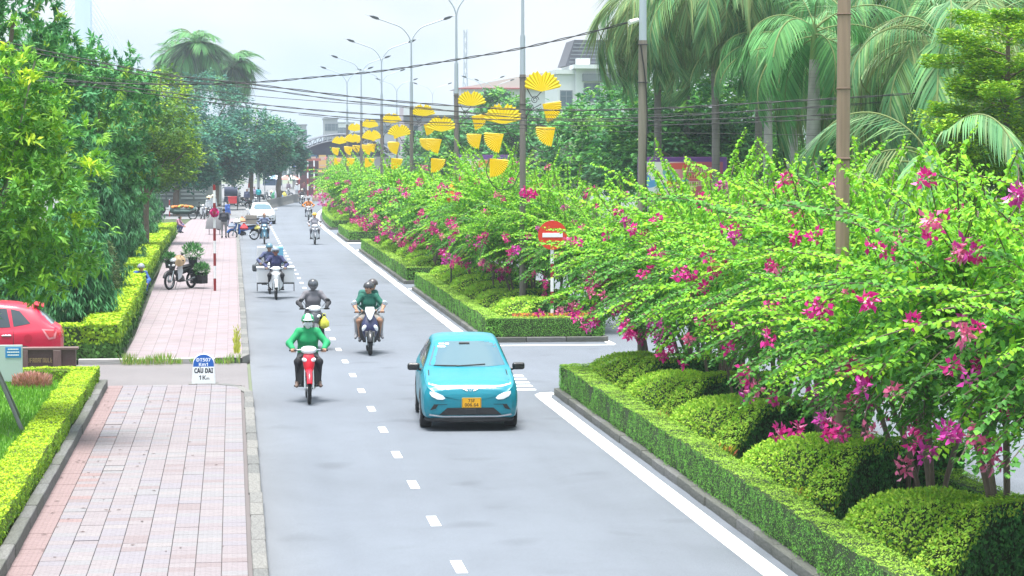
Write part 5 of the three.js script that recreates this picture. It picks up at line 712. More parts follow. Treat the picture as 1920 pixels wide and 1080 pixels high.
const CARS = {
  hatch: [[2.14, 0.58, 0.32, 0.64, 0.5, 0.68], [2.11, 0.755, 0.26, 0.72, 0.66, 0.765], [2.03, 0.84, 0.23, 0.79, 0.74, 0.84], [1.9, 0.872, 0.22, 0.84, 0.76, 0.9], [1.6, 0.885, 0.22, 0.91, 0.77, 0.965], [1.2, 0.885, 0.22, 0.95, 0.75, 1.03], [0.98, 0.89, 0.22, 0.985, 0.765, 1.075], [0.2, 0.89, 0.22, 1.01, 0.60, 1.525], [-0.1, 0.89, 0.22, 1.02, 0.585, 1.59], [-0.6, 0.89, 0.22, 1.035, 0.585, 1.615], [-1.2, 0.885, 0.22, 1.06, 0.575, 1.57], [-1.62, 0.88, 0.23, 1.08, 0.565, 1.49], [-1.98, 0.85, 0.27, 1.08, 0.68, 1.13], [-2.1, 0.78, 0.32, 1.02, 0.66, 1.05], [-2.15, 0.6, 0.42, 0.9, 0.5, 0.93]],
  sedan: [[2.2, 0.5, 0.34, 0.56, 0.4, 0.60], [2.16, 0.7, 0.27, 0.64, 0.55, 0.68], [2.06, 0.8, 0.22, 0.70, 0.66, 0.75], [1.8, 0.85, 0.2, 0.77, 0.70, 0.83], [1.3, 0.87, 0.2, 0.86, 0.73, 0.93], [0.95, 0.875, 0.2, 0.90, 0.74, 0.99], [0.1, 0.875, 0.2, 0.93, 0.57, 1.40], [-0.3, 0.875, 0.2, 0.94, 0.56, 1.46], [-0.9, 0.875, 0.2, 0.95, 0.55, 1.43], [-1.6, 0.865, 0.22, 0.96, 0.68, 1.03], [-2.1, 0.82, 0.27, 0.93, 0.62, 0.97], [-2.2, 0.62, 0.4, 0.85, 0.5, 0.88]],
};
function carShell(st) {
  const prof = (w, yb, yl, wr, yr) => new THREE.CatmullRomCurve3([[0, yb], [w * 0.78, yb], [w * 0.945, yb + 0.04], [w * 0.99, yb + 0.15], [w, lerp(yb, yl, 0.55)], [w * 0.985, yl - 0.1], [w * 0.935, yl], [lerp(w * 0.935, wr, 0.5) + 0.012, lerp(yl, yr, 0.5)], [wr + 0.01, yr - 0.055], [wr * 0.8, yr - 0.012], [0, yr + 0.006]].map((q) => V(q[0], q[1], 0)), false, 'centripetal').getPoints(38);
  const rings = []; for (let i = 0; i < st.length - 1; i++) for (let k = 0; k < 4; k++) { const t = k / 4, s = st[i].map((v, q) => lerp(v, st[i + 1][q], t)); rings.push(s); } rings.push(st[st.length - 1]);
  return skin(rings.map(([z, ...a]) => { const h = prof(...a), o = h.map((q) => [q.x, q.y, z]); for (let k = h.length - 2; k > 0; k--) o.push([-h[k].x, h[k].y, z]); return o; }), true, 0.5);
}
const RC = new THREE.Raycaster();
function wrapOn(shell, pts, axis, sgn, off, maxEdge = 0.1) { // a sheet laid on the shell, outline in (x, y) seen from front / back or (z, y) seen from a side
  let g = new THREE.ShapeGeometry(new THREE.Shape(pts.map((q) => new THREE.Vector2(...q)))); g = new TessellateModifier(maxEdge, 5).modify(g.toNonIndexed()); g.deleteAttribute('uv');
  const p = g.attributes.position, dir = axis === 'z' ? V(0, 0, -sgn) : V(-sgn, 0, 0); shell.material.side = THREE.DoubleSide;
  for (let k = 0; k < p.count; k++) { const u = p.getX(k), v = p.getY(k), o = axis === 'z' ? V(u, v, sgn * 5) : V(sgn * 5, v, u); RC.set(o, dir); const h = RC.intersectObject(shell)[0]; const d = (h ? h.point : axis === 'z' ? V(u, v, sgn * 1.9) : V(sgn * 0.85, v, u)).addScaledVector(dir, -off); p.setXYZ(k, d.x, d.y, d.z); }
  g.deleteAttribute('normal'); const m = mergeVertices(g, 1e-4); m.computeVertexNormals(); return m;
}
const mir = (pts) => pts.map(([x, y]) => [-x, y]).reverse();
function wheelInto(t, x, y, z, R, w, nspoke = 5) {
  const g = new THREE.Group(); g.name = 'wheel'; g.position.set(x, y, z); t.add(g); const s = Math.sign(x) || 1;
  const prof = [[R * 0.62, -w / 2], [R * 0.93, -w / 2], [R, -w * 0.34], [R, w * 0.34], [R * 0.93, w / 2], [R * 0.62, w / 2]].map((q) => new THREE.Vector2(...q)); const l = new THREE.LatheGeometry(prof, 36); l.rotateZ(PI / 2); part(g, 'tyre', l, TYRE);
  const m = mb(); m.add(new THREE.CylinderGeometry(R * 0.62, R * 0.62, w * 0.7, 30, 1, true), T(0, 0, 0, 0, 0, PI / 2)); m.bar([s * w * 0.2, 0, 0], [s * w * 0.46, 0, 0], R * 0.14, R * 0.1, 12); for (let k = 0; k < nspoke; k++) { const a = k / nspoke * 2 * PI; m.bar([s * w * 0.4, Math.cos(a) * R * 0.1, Math.sin(a) * R * 0.1], [s * w * 0.42, Math.cos(a) * R * 0.62, Math.sin(a) * R * 0.62], R * 0.1, R * 0.09, 6); } m.torus(R * 0.6, R * 0.035, s * w * 0.44, 0, 0, [0, PI / 2, 0]); m.to(g, 'rim', RIM); mb().bar([-s * w * 0.1, 0, 0], [s * w * 0.12, 0, 0], R * 0.58, R * 0.58, 24).to(g, 'brake_disc', ENGINE);
  return g;
}
function makeCar(name, label, kind, col, pos, turn, detail) {
  const t = thing(name, label, 'car', pos, turn), P0 = paint(col[0], col[1]), shellG = carShell(CARS[kind]), body = part(t, 'body', shellG, P0), tmp = new THREE.Mesh(shellG, new THREE.MeshBasicMaterial());
  const W = (nm, pts, ax, sg, off, m, parent = t, e = 0.1) => part(parent, nm, wrapOn(tmp, pts, ax, sg, off, e), m), S = kind === 'sedan' ? -0.12 : 0, zs = CARS[kind][0][0];
  W('windscreen', kind === 'sedan' ? [[-0.69, 1.02], [-0.4, 0.995], [0.4, 0.995], [0.69, 1.02], [0.545, 1.36], [-0.545, 1.36]] : [[-0.715, 1.105], [-0.4, 1.085], [0.4, 1.085], [0.715, 1.105], [0.60, 1.41], [0.56, 1.505], [-0.56, 1.505], [-0.60, 1.41]], 'z', 1, 0.007, GLASS);
  W('rear_window', kind === 'sedan' ? [[-0.6, 1.08], [0.6, 1.08], [0.5, 1.36], [-0.5, 1.36]] : [[-0.66, 1.15], [0.66, 1.15], [0.54, 1.46], [-0.54, 1.46]], 'z', -1, 0.007, kind === 'sedan' ? GLASS : M('rear_glass', [0.3, 0.36, 0.4], 0.1, { metalness: 0.5 }));
  for (const s of [-1, 1]) {
    const sd = kind === 'sedan' ? [[[0.72, 0.985], [-0.28, 0.99], [-0.28, 1.37], [0.15, 1.35]], [[-0.35, 0.99], [-1.25, 1.0], [-1.0, 1.3], [-0.35, 1.37]]] : [[[0.82, 1.06], [-0.22, 1.075], [-0.22, 1.49], [0.1, 1.46]], [[-0.29, 1.075], [-1.1, 1.1], [-1.02, 1.47], [-0.29, 1.5]], [[-1.16, 1.11], [-1.5, 1.17], [-1.28, 1.42], [-1.1, 1.46]]];
    for (const q of sd) W('side_window', q, 'x', s, 0.006, SIDEGLASS);
    const arch = (zc) => Array.from({ length: 15 }, (_, k) => { const a = k / 14 * PI; return [zc + Math.cos(a) * 0.4, 0.33 + Math.sin(a) * 0.4]; }).concat([[zc - 0.4, 0.2], [zc + 0.4, 0.2]]);
    for (const zc of [1.3, -1.32]) W('wheel_arch', arch(zc), 'x', s, 0.005, MATTE);
    W('sill', [[0.9, 0.23], [0.9, 0.35], [-0.92, 0.35], [-0.92, 0.23]], 'x', s, 0.008, MATTE);
    for (const z of [0.86, -0.26, -1.16]) W('door_gap', [[z, 0.4], [z + 0.012, 0.4], [z + 0.012, 1.02], [z, 1.02]], 'x', s, 0.004, BLACK);
    for (const z of [-0.1, -1.02]) mb().box(0.03, 0.035, 0.2, s * (kind === 'sedan' ? 0.87 : 0.885), kind === 'sedan' ? 0.86 : 0.93, z, null, null, 0.012).to(t, 'door_handle', detail === 'rear' ? CHROME : P0);
    const mx = s * 0.985, my = kind === 'sedan' ? 0.98 : 1.06, m = mb().box(0.23, 0.135, 0.13, mx, my, 0.62, [0, s * 0.12, 0], null, 0.045).bar([s * 0.84, my - 0.06, 0.62], [mx - s * 0.05, my - 0.03, 0.62], 0.03, 0.025, 8).to(t, 'mirror', detail === 'front' ? paint('black', [0.012, 0.012, 0.014]) : P0); mb().ball(0.095, 0.055, 0.02, mx, my, 0.535).to(m, 'mirror_glass', MIRROR);
    for (const z of [1.3, -1.32]) wheelInto(t, s * 0.785, 0.325, z, 0.325, 0.215);
    W('tail_light', detail === 'rear' ? [[s * 0.83, 0.86], [s * 0.56, 0.9], [s * 0.56, 1.05], [s * 0.8, 1.08]] : [[s * 0.8, 0.82], [s * 0.5, 0.86], [s * 0.5, 0.98], [s * 0.76, 0.99]], 'z', -1, 0.008, TAIL);
    if (detail === 'rear') { W('tail_light', [[-1.72, 1.06], [-2.03, 1.04], [-2.0, 0.86], [-1.86, 0.84]], 'x', s, 0.009, M('light_pinkish', [0.65, 0.2, 0.22], 0.2, { clearcoat: 1 })); W('lamp_core', [[-1.78, 1.03], [-1.98, 1.02], [-1.96, 0.9], [-1.88, 0.88]], 'x', s, 0.014, TAIL); W('fuel_flap', Array.from({ length: 20 }, (_, k) => [-1.45 + Math.cos(k / 20 * 2 * PI) * 0.085, 0.87 + Math.sin(k / 20 * 2 * PI) * 0.085]), 'x', s, 0.004, paint('red_dark', [0.4, 0.008, 0.03])); }
    if (detail === 'front') {
      const q = (pts) => (s < 0 ? pts : mir(pts));
      const hl = W('headlight', q([[-0.735, 0.735], [-0.62, 0.715], [-0.5, 0.66], [-0.455, 0.61], [-0.5, 0.585], [-0.6, 0.59], [-0.7, 0.64], [-0.74, 0.69]]), 'z', 1, 0.012, LIGHT); mb().ball(0.045, 0.035, 0.02, s * 0.6, 0.655, 1.985).to(hl, 'bulb', CHROME);
      W('light_strip', q([[-0.755, 0.845], [-0.6, 0.815], [-0.35, 0.795], [-0.15, 0.78], [-0.06, 0.735], [-0.045, 0.75], [-0.13, 0.805], [-0.35, 0.82], [-0.6, 0.84], [-0.75, 0.868]]), 'z', 1, 0.012, LIGHT);
      W('air_vent', q([[-0.735, 0.39], [-0.66, 0.5], [-0.58, 0.5], [-0.63, 0.42]]), 'z', 1, 0.01, MATTE); W('vent_slot', q([[-0.6, 0.505], [-0.42, 0.505], [-0.42, 0.49], [-0.6, 0.485]]), 'z', 1, 0.009, M('teal_dark', [0.006, 0.09, 0.12], 0.5));
      W('emblem', q([[-0.035, 0.79], [-0.004, 0.742], [-0.004, 0.726], [-0.05, 0.79]]), 'z', 1, 0.018, CHROME);
    } else if (detail === 'plain') { const q = (pts) => (s < 0 ? pts : mir(pts)); W('headlight', q([[-0.76, 0.66], [-0.5, 0.62], [-0.42, 0.56], [-0.5, 0.54], [-0.74, 0.58]]), 'z', 1, 0.01, M('headlamp_grey', [0.35, 0.37, 0.4], 0.2)); W('fog_lamp', q([[-0.72, 0.34], [-0.56, 0.34], [-0.56, 0.42], [-0.7, 0.42]]), 'z', 1, 0.01, MATTE); }
  }
  if (detail === 'front') {
    const gr = W('grille', [[-0.42, 0.435], [-0.57, 0.305], [0.57, 0.305], [0.42, 0.435]], 'z', 1, 0.01, BLACK), sl = mb(); for (let r = 0; r < 3; r++) for (let k = -6; k <= 6; k++) if (Math.abs(k) > 1) sl.box(0.045, 0.014, 0.012, k * 0.075 + (r % 2) * 0.03, 0.335 + r * 0.036, 2.135 - Math.pow(Math.abs(k * 0.075), 2.2) * 0.25); sl.to(gr, 'slat', M('slat_grey', [0.11, 0.115, 0.12], 0.4)); mb().box(0.2, 0.1, 0.02, 0, 0.365, 2.15, null, null, 0.006).to(gr, 'sensor_panel', BLACK);
    W('bumper_trim', [[-0.76, 0.295], [-0.5, 0.262], [0.5, 0.262], [0.76, 0.295], [0.74, 0.325], [0.5, 0.29], [-0.5, 0.29], [-0.74, 0.325]], 'z', 1, 0.02, CHROME);
    mb().add(loftZ([[1.6, 0.2, 0.84, 0.06], [1.95, 0.21, 0.8, 0.06], [2.08, 0.215, 0.72, 0.055], [2.13, 0.22, 0.5, 0.04]], 0.6)).to(t, 'lower_bumper', MATTE);
    const tex = canvasTex(256, 132, (c, w, h) => { c.fillStyle = '#f2b21a'; c.fillRect(0, 0, w, h); c.strokeStyle = '#3a2a10'; c.lineWidth = 4; c.strokeRect(4, 4, w - 8, h - 8); c.fillStyle = '#2a2012'; c.textAlign = 'center'; c.font = 'bold 60px sans-serif'; c.fillText('73F', w / 2, 58); c.font = 'bold 64px sans-serif'; c.fillText('006.64', w / 2, 118); });
    const pl = mb().box(0.35, 0.18, 0.015, 0.02, 0.525, 2.152, null, null, 0.004).to(t, 'number_plate', M('plate_yellow', [0.75, 0.4, 0.012], 0.5)); const pg = new THREE.PlaneGeometry(0.335, 0.168); pg.translate(0.02, 0.525, 2.1605); part(pl, 'plate_print', pg, M('plate_print', [0.85, 0.85, 0.85], 0.5, { map: tex }));
    const wz = (x, y) => { RC.set(V(x, y, 5), V(0, 0, -1)); const h = RC.intersectObject(tmp)[0]; return h ? h.point.z : 1; };
    const wp = (x0, y0, x1, y1) => mb().tube([0, 0.33, 0.66, 1].map((k) => { const x = lerp(x0, x1, k), y = lerp(y0, y1, k); return [x, y, wz(x, y) + 0.02]; }), 0.011, 12, 5).to(t, 'wiper', BLACK); wp(-0.62, 1.108, -0.15, 1.102); wp(-0.2, 1.096, 0.34, 1.125);
    for (const [x0, x1, y] of [[-0.5, -0.4, 1.452], [-0.385, -0.31, 1.452], [-0.53, -0.38, 1.405]]) W('sticker', [[x0, y], [x1, y], [x1, y + 0.022], [x0, y + 0.022]], 'z', 1, 0.011, WHITE);
    mb().box(0.2, 0.055, 0.04, -0.02, 1.455, wz(-0.02, 1.455) - 0.02, [0.5, 0, 0]).to(t, 'interior_mirror', MATTE);
    W('bonnet_gap', [[-0.74, 0.9], [-0.72, 0.9], [-0.71, 1.03], [-0.73, 1.03]], 'z', 1, 0.005, MATTE); W('bonnet_gap', [[0.72, 0.9], [0.74, 0.9], [0.73, 1.03], [0.71, 1.03]], 'z', 1, 0.005, MATTE);
  } else if (detail === 'plain') { W('grille', [[-0.36, 0.6], [-0.38, 0.54], [0.38, 0.54], [0.36, 0.6]], 'z', 1, 0.008, MATTE); W('lower_grille', [[-0.5, 0.44], [-0.52, 0.3], [0.52, 0.3], [0.5, 0.44]], 'z', 1, 0.008, MATTE); mb().box(0.5, 0.11, 0.02, 0, 0.46, 2.2).to(t, 'number_plate', WHITE); }
  if (detail === 'rear') { mb().box(1.1, 0.03, 0.22, 0, 1.52, -1.66, [-0.25, 0, 0], null, 0.012).to(t, 'spoiler', P0); W('number_plate', [[-0.25, 0.72], [0.25, 0.72], [0.25, 0.84], [-0.25, 0.84]], 'z', -1, 0.01, WHITE); W('rear_bumper', [[-0.7, 0.34], [0.7, 0.34], [0.74, 0.48], [-0.74, 0.48]], 'z', -1, 0.008, MATTE); }
  return t;
}

// ------------------------------------------------------------------ motorbikes, front towards +z, standing on y = 0
function bikeWheel(t, z, R, name) {
  const g = new THREE.Group(); g.name = name; g.position.set(0, R, z); t.add(g); const w = R > 0.27 ? 0.036 : 0.05;
  mb().add(new THREE.TorusGeometry(R - w, w, 12, 40), T(0, 0, 0, 0, PI / 2, 0)).to(g, 'tyre', TYRE); const m = mb(); m.torus(R - w * 2, 0.012, -0.02, 0, 0, [0, PI / 2, 0], null, 6, 36).torus(R - w * 2, 0.012, 0.02, 0, 0, [0, PI / 2, 0], null, 6, 36); for (let k = 0; k < 14; k++) { const a = k / 14 * 2 * PI; m.bar([(k % 2 ? 1 : -1) * 0.03, 0, 0], [0, Math.cos(a) * (R - w * 2), Math.sin(a) * (R - w * 2)], 0.005, 0.005, 4); } m.bar([-0.05, 0, 0], [0.05, 0, 0], 0.045, 0.045, 12); m.to(g, 'rim', RIM); return g;
}
const arcFender = (R, r, a0, a1) => { const g = new THREE.TorusGeometry(R, r, 10, 24, a1 - a0); g.rotateZ(a0); g.rotateY(-PI / 2); return g; };
function makeBike(name, label, pos, turn, o) {
  const t = thing(name, label, o.scooter ? 'scooter' : 'motorbike', pos, turn), c1 = paint(o.c1[0], o.c1[1]), c2 = paint(o.c2[0], o.c2[1]), c3 = paint(o.c3[0], o.c3[1]), R = o.scooter ? 0.235 : 0.285, za = o.scooter ? 0.62 : 0.6;
  bikeWheel(t, za, R, 'front_wheel'); bikeWheel(t, -0.62, R, 'rear_wheel');
  const fk = mb(); for (const s of [-1, 1]) fk.bar([s * 0.075, R, za], [s * 0.075, R + 0.36, za - 0.14], 0.024, 0.019, 8); fk.to(t, 'fork', CHROME);
  if (!o.scooter) {
    mb().add(arcFender(R + 0.035, 0.058, PI * 0.12, PI * 0.72), T(0, R, za, 0, 0, 0, [0.95, 1, 1])).ball(0.07, 0.05, 0.12, 0, R * 2 + 0.045, za - 0.03).to(t, 'front_fender', c1);
    mb().add(loftY([[0.52, 0.47, 0.03, 0.03], [0.6, 0.47, 0.075, 0.06], [0.72, 0.455, 0.105, 0.085], [0.84, 0.425, 0.115, 0.09], [0.93, 0.39, 0.095, 0.075], [0.98, 0.37, 0.05, 0.04]], 0.8)).to(t, 'front_cover', c1);
    for (const s of [-1, 1]) {
      mb().ext([[0.0, 0.9], [0.13, 0.82], [0.17, 0.62], [0.13, 0.42], [0.05, 0.33], [0.03, 0.5], [0, 0.66]].map(([x, y]) => [s * x, y]), 0.035, T(s * 0.07, 0, 0.3, -0.1, s * 0.55, 0), 0.012).to(t, 'leg_shield', o.shield ?? c2);
      const tl = mb().ball(0.055, 0.038, 0.03, s * 0.085, 0.82, 0.49, [0, s * 0.5, s * 0.35]).to(t, 'turn_signal', LIGHT);
      if (!o.noMirror) mb().bar([s * 0.18, 1.03, 0.33], [s * 0.29, 1.17, 0.31], 0.007, 0.007, 6).add(new THREE.SphereGeometry(1, 14, 10), T(s * 0.315, 1.2, 0.31, 0.1, 0, s * -0.3, [0.062, 0.042, 0.022])).to(t, 'mirror', BLACK);
      mb().bar([s * 0.22, 0.99, 0.31], [s * 0.36, 0.985, 0.27], 0.018, 0.018, 8).to(t, 'grip', MATTE);
      mb().bar([s * 0.08, 0.29, 0.1], [s * 0.27, 0.3, 0.1], 0.014, 0.018, 7).to(t, 'footrest', MATTE);
    }
    mb().add(loftZ([[0.25, 0.98, 0.08, 0.04], [0.31, 1.0, 0.145, 0.07], [0.38, 1.0, 0.15, 0.072], [0.44, 0.985, 0.12, 0.06], [0.475, 0.97, 0.06, 0.035]], 0.8)).to(t, 'handlebar_cover', c2);
    mb().ball(0.1, 0.052, 0.045, 0, 0.985, 0.445, [-0.25, 0, 0]).to(t, 'headlight', LIGHT);
    mb().tube([[-0.3, 0.985, 0.29], [-0.12, 1.0, 0.33], [0.12, 1.0, 0.33], [0.3, 0.985, 0.29]], 0.014, 16, 7).to(t, 'handlebar', CHROME);
    mb().add(loftZ([[0.22, 0.6, 0.09, 0.05], [0.05, 0.56, 0.1, 0.09], [-0.2, 0.62, 0.12, 0.1], [-0.5, 0.7, 0.11, 0.09], [-0.78, 0.76, 0.05, 0.04]], 0.8)).to(t, 'side_body', c3);
    mb().bar([0, 0.6, 0.32], [0, 0.42, 0.05], 0.06, 0.08, 10).ball(0.13, 0.13, 0.2, 0, 0.36, 0.02).ball(0.16, 0.08, 0.09, 0, 0.33, -0.03).to(t, 'engine', ENGINE);
  } else {
    mb().add(arcFender(R + 0.05, 0.075, PI * 0.1, PI * 0.7), T(0, R, za)).to(t, 'front_fender', c3);
    mb().add(loftY([[0.36, 0.47, 0.1, 0.05], [0.5, 0.5, 0.17, 0.11], [0.62, 0.5, 0.2, 0.13], [0.74, 0.46, 0.19, 0.13], [0.85, 0.41, 0.14, 0.1], [0.95, 0.37, 0.09, 0.06]], 0.75)).to(t, 'front_apron', c1);
    mb().ext([[-0.085, 0.86], [0.085, 0.86], [0.1, 0.78], [0.03, 0.6], [0, 0.57], [-0.03, 0.6], [-0.1, 0.78]], 0.04, T(0, 0.28, 0.765, -0.34, 0, 0), 0.015).to(t, 'front_panel', c2);
    mb().add(loftY([[0.3, 0.3, 0.15, 0.03], [0.4, 0.32, 0.235, 0.03], [0.62, 0.33, 0.25, 0.03], [0.8, 0.33, 0.18, 0.03]], 0.8)).to(t, 'leg_shield', c3);
    mb().box(0.24, 0.13, 0.03, 0, 0.5, 0.67, [-0.2, 0, 0], null, 0.012).to(t, 'fender_bracket', ENGINE);
    for (const s of [-1, 1]) {
      mb().ball(0.055, 0.085, 0.045, s * 0.135, 0.63, 0.575, [0.1, s * 0.55, s * 0.45]).to(t, 'turn_signal', LIGHT);
      const m = mb().bar([s * 0.14, 1.02, 0.3], [s * 0.33, 1.17, 0.28], 0.007, 0.007, 6).ball(0.075, 0.055, 0.022, s * 0.36, 1.2, 0.28, [0, 0, s * -0.5]).to(t, 'mirror', CHROME); mb().ball(0.06, 0.042, 0.01, s * 0.36, 1.2, 0.262, [0, 0, s * -0.5]).to(m, 'mirror_glass', MIRROR);
      mb().bar([s * 0.2, 0.985, 0.29], [s * 0.35, 0.98, 0.24], 0.019, 0.019, 8).to(t, 'grip', MATTE);
    }
    mb().add(loftZ([[0.22, 0.97, 0.09, 0.05], [0.3, 0.985, 0.17, 0.065], [0.38, 0.99, 0.13, 0.07], [0.43, 0.99, 0.09, 0.07]], 0.85)).to(t, 'handlebar_cover', c3);
    const hl = mb().bar([0, 0.99, 0.41], [0, 0.985, 0.455], 0.088, 0.08, 22).to(t, 'headlight', CHROME); mb().ball(0.072, 0.072, 0.025, 0, 0.985, 0.45).to(hl, 'lens', LIGHT);
    mb().box(0.32, 0.06, 0.5, 0, 0.31, 0.08, null, null, 0.02).to(t, 'floorboard', MATTE);
    mb().add(loftZ([[-0.12, 0.45, 0.13, 0.14], [-0.3, 0.53, 0.17, 0.18], [-0.6, 0.6, 0.16, 0.14], [-0.86, 0.68, 0.07, 0.05]], 0.8)).to(t, 'side_body', c1);
    mb().ball(0.1, 0.1, 0.22, 0.06, 0.3, -0.45).to(t, 'engine', ENGINE);
  }
  mb().add(loftZ([[0.12, 0.7, 0.07, 0.03], [0, 0.735, 0.115, 0.045], [-0.3, 0.76, 0.13, 0.05], [-0.55, 0.79, 0.12, 0.045], [-0.72, 0.81, 0.06, 0.025]], 0.85)).to(t, 'seat', MATTE);
  mb().bar([0.12, 0.26, 0.05], [0.15, 0.3, -0.3], 0.02, 0.025, 8).bar([0.15, 0.3, -0.3], [0.17, 0.4, -0.78], 0.045, 0.04, 10).to(t, 'exhaust', CHROME);
  mb().ball(0.06, 0.04, 0.03, 0, 0.74, -0.82).to(t, 'tail_light', TAIL); mb().box(0.19, 0.14, 0.008, 0, 0.55, -0.86, [0.3, 0, 0]).to(t, 'number_plate', WHITE); mb().add(arcFender(R + 0.04, 0.05, PI * 0.3, PI * 0.95), T(0, R, -0.62)).to(t, 'rear_fender', MATTE);
  if (o.stand) mb().bar([-0.08, 0.3, 0.05], [-0.2, 0.01, 0.02], 0.012, 0.012, 6).to(t, 'side_stand', CHROME);
  return t;
}

// ------------------------------------------------------------------ people: one skin over a jointed skeleton
function skinMesh(prims, cell, k) {
  const lo = V(1e9, 1e9, 1e9), hi = V(-1e9, -1e9, -1e9); for (const p of prims) for (const [q, r] of [[p.a, p.ra], [p.b, p.rb]]) { lo.min(V(q[0] - r, q[1] - r, q[2] - r)); hi.max(V(q[0] + r, q[1] + r, q[2] + r)); }
  lo.subScalar(cell * 2); hi.addScalar(cell * 2); const n = [0, 1, 2].map((i) => Math.ceil((hi.getComponent(i) - lo.getComponent(i)) / cell) + 1), [nx, ny, nz] = n, F = new Float32Array(nx * ny * nz).fill(1), C = new Uint8Array(nx * ny * nz), D = new Float32Array(nx * ny * nz).fill(1), L = [lo.x, lo.y, lo.z];
  prims.forEach((p, pi) => {
    const mrg = Math.max(p.ra, p.rb) + k + cell * 3, i0 = [], i1 = []; for (let q = 0; q < 3; q++) { i0[q] = Math.max(0, Math.floor((Math.min(p.a[q], p.b[q]) - mrg - L[q]) / cell)); i1[q] = Math.min(n[q] - 1, Math.ceil((Math.max(p.a[q], p.b[q]) + mrg - L[q]) / cell)); }
    const bx = p.b[0] - p.a[0], by = p.b[1] - p.a[1], bz = p.b[2] - p.a[2], bb = bx * bx + by * by + bz * bz || 1e-9, kk = p.k ?? k, sx = p.sx ?? 1, sz = p.sz ?? 1;
    for (let z = i0[2]; z <= i1[2]; z++) for (let y = i0[1]; y <= i1[1]; y++) for (let x = i0[0]; x <= i1[0]; x++) {
      const X0 = L[0] + x * cell - p.a[0], Y0 = L[1] + y * cell - p.a[1], Z0 = L[2] + z * cell - p.a[2]; let t = (X0 * bx + Y0 * by + Z0 * bz) / bb; t = t < 0 ? 0 : t > 1 ? 1 : t;
      const dx = (X0 - bx * t) / sx, dy = Y0 - by * t, dz = (Z0 - bz * t) / sz, d = Math.sqrt(dx * dx + dy * dy + dz * dz) - (p.ra + (p.rb - p.ra) * t), i = x + nx * (y + ny * z), f = F[i], h = Math.max(kk - Math.abs(f - d), 0) / kk; F[i] = Math.min(f, d) - h * h * kk * 0.25; if (d < D[i]) { D[i] = d; C[i] = pi; }
    }
  });
  const idx = new Int32Array(nx * ny * nz).fill(-1), pos = [], nor = [], col = [], tri = [], S = [1, nx, nx * ny];
  for (let z = 0; z < nz - 1; z++) for (let y = 0; y < ny - 1; y++) for (let x = 0; x < nx - 1; x++) {
    const i = x + nx * (y + ny * z); let m = 0; for (let c = 0; c < 8; c++) if (F[i + (c & 1) + (c >> 1 & 1) * S[1] + (c >> 2) * S[2]] < 0) m |= 1 << c; if (m === 0 || m === 255) continue;
    let sx = 0, sy = 0, sz = 0, cnt = 0; for (let c = 0; c < 8; c++) for (let a = 0; a < 3; a++) { if (c >> a & 1) continue; const c2 = c | 1 << a; if ((m >> c & 1) === (m >> c2 & 1)) continue; const o = (q) => i + (q & 1) + (q >> 1 & 1) * S[1] + (q >> 2) * S[2], f0 = F[o(c)], f1 = F[o(c2)], t = f0 / (f0 - f1); sx += (c & 1) + (a === 0 ? t : 0); sy += (c >> 1 & 1) + (a === 1 ? t : 0); sz += (c >> 2) + (a === 2 ? t : 0); cnt++; }
    idx[i] = pos.length / 3; pos.push(L[0] + (x + sx / cnt) * cell, L[1] + (y + sy / cnt) * cell, L[2] + (z + sz / cnt) * cell);
    const gx = F[i + 1] - F[i] + F[i + 1 + S[1]] - F[i + S[1]], gy = F[i + S[1]] - F[i] + F[i + S[1] + 1] - F[i + 1], gz = F[i + S[2]] - F[i] + F[i + S[2] + 1] - F[i + 1], l = Math.hypot(gx, gy, gz) || 1; nor.push(gx / l, gy / l, gz / l); col.push(...prims[C[i]].c);
  }
  for (let z = 1; z < nz - 1; z++) for (let y = 1; y < ny - 1; y++) for (let x = 1; x < nx - 1; x++) { const i = x + nx * (y + ny * z), s0 = F[i] < 0; for (let a = 0; a < 3; a++) { const s1 = F[i + S[a]] < 0; if (s0 === s1) continue; const u = S[(a + 1) % 3], v = S[(a + 2) % 3], q = [idx[i], idx[i - u], idx[i - u - v], idx[i - v]]; if (q.some((w) => w < 0)) continue; if (s0) tri.push(q[0], q[1], q[2], q[0], q[2], q[3]); else tri.push(q[0], q[2], q[1], q[0], q[3], q[2]); } }
  const g = new THREE.BufferGeometry(); g.setAttribute('position', new THREE.Float32BufferAttribute(pos, 3)); g.setAttribute('normal', new THREE.Float32BufferAttribute(nor, 3)); g.setAttribute('color', new THREE.Float32BufferAttribute(col, 3)); g.setIndex(tri); return g;
}
const SKINMAT = M('cloth_and_skin', [1, 1, 1], 0.8, { vertexColors: true });
const SK = [0.40, 0.22, 0.14];
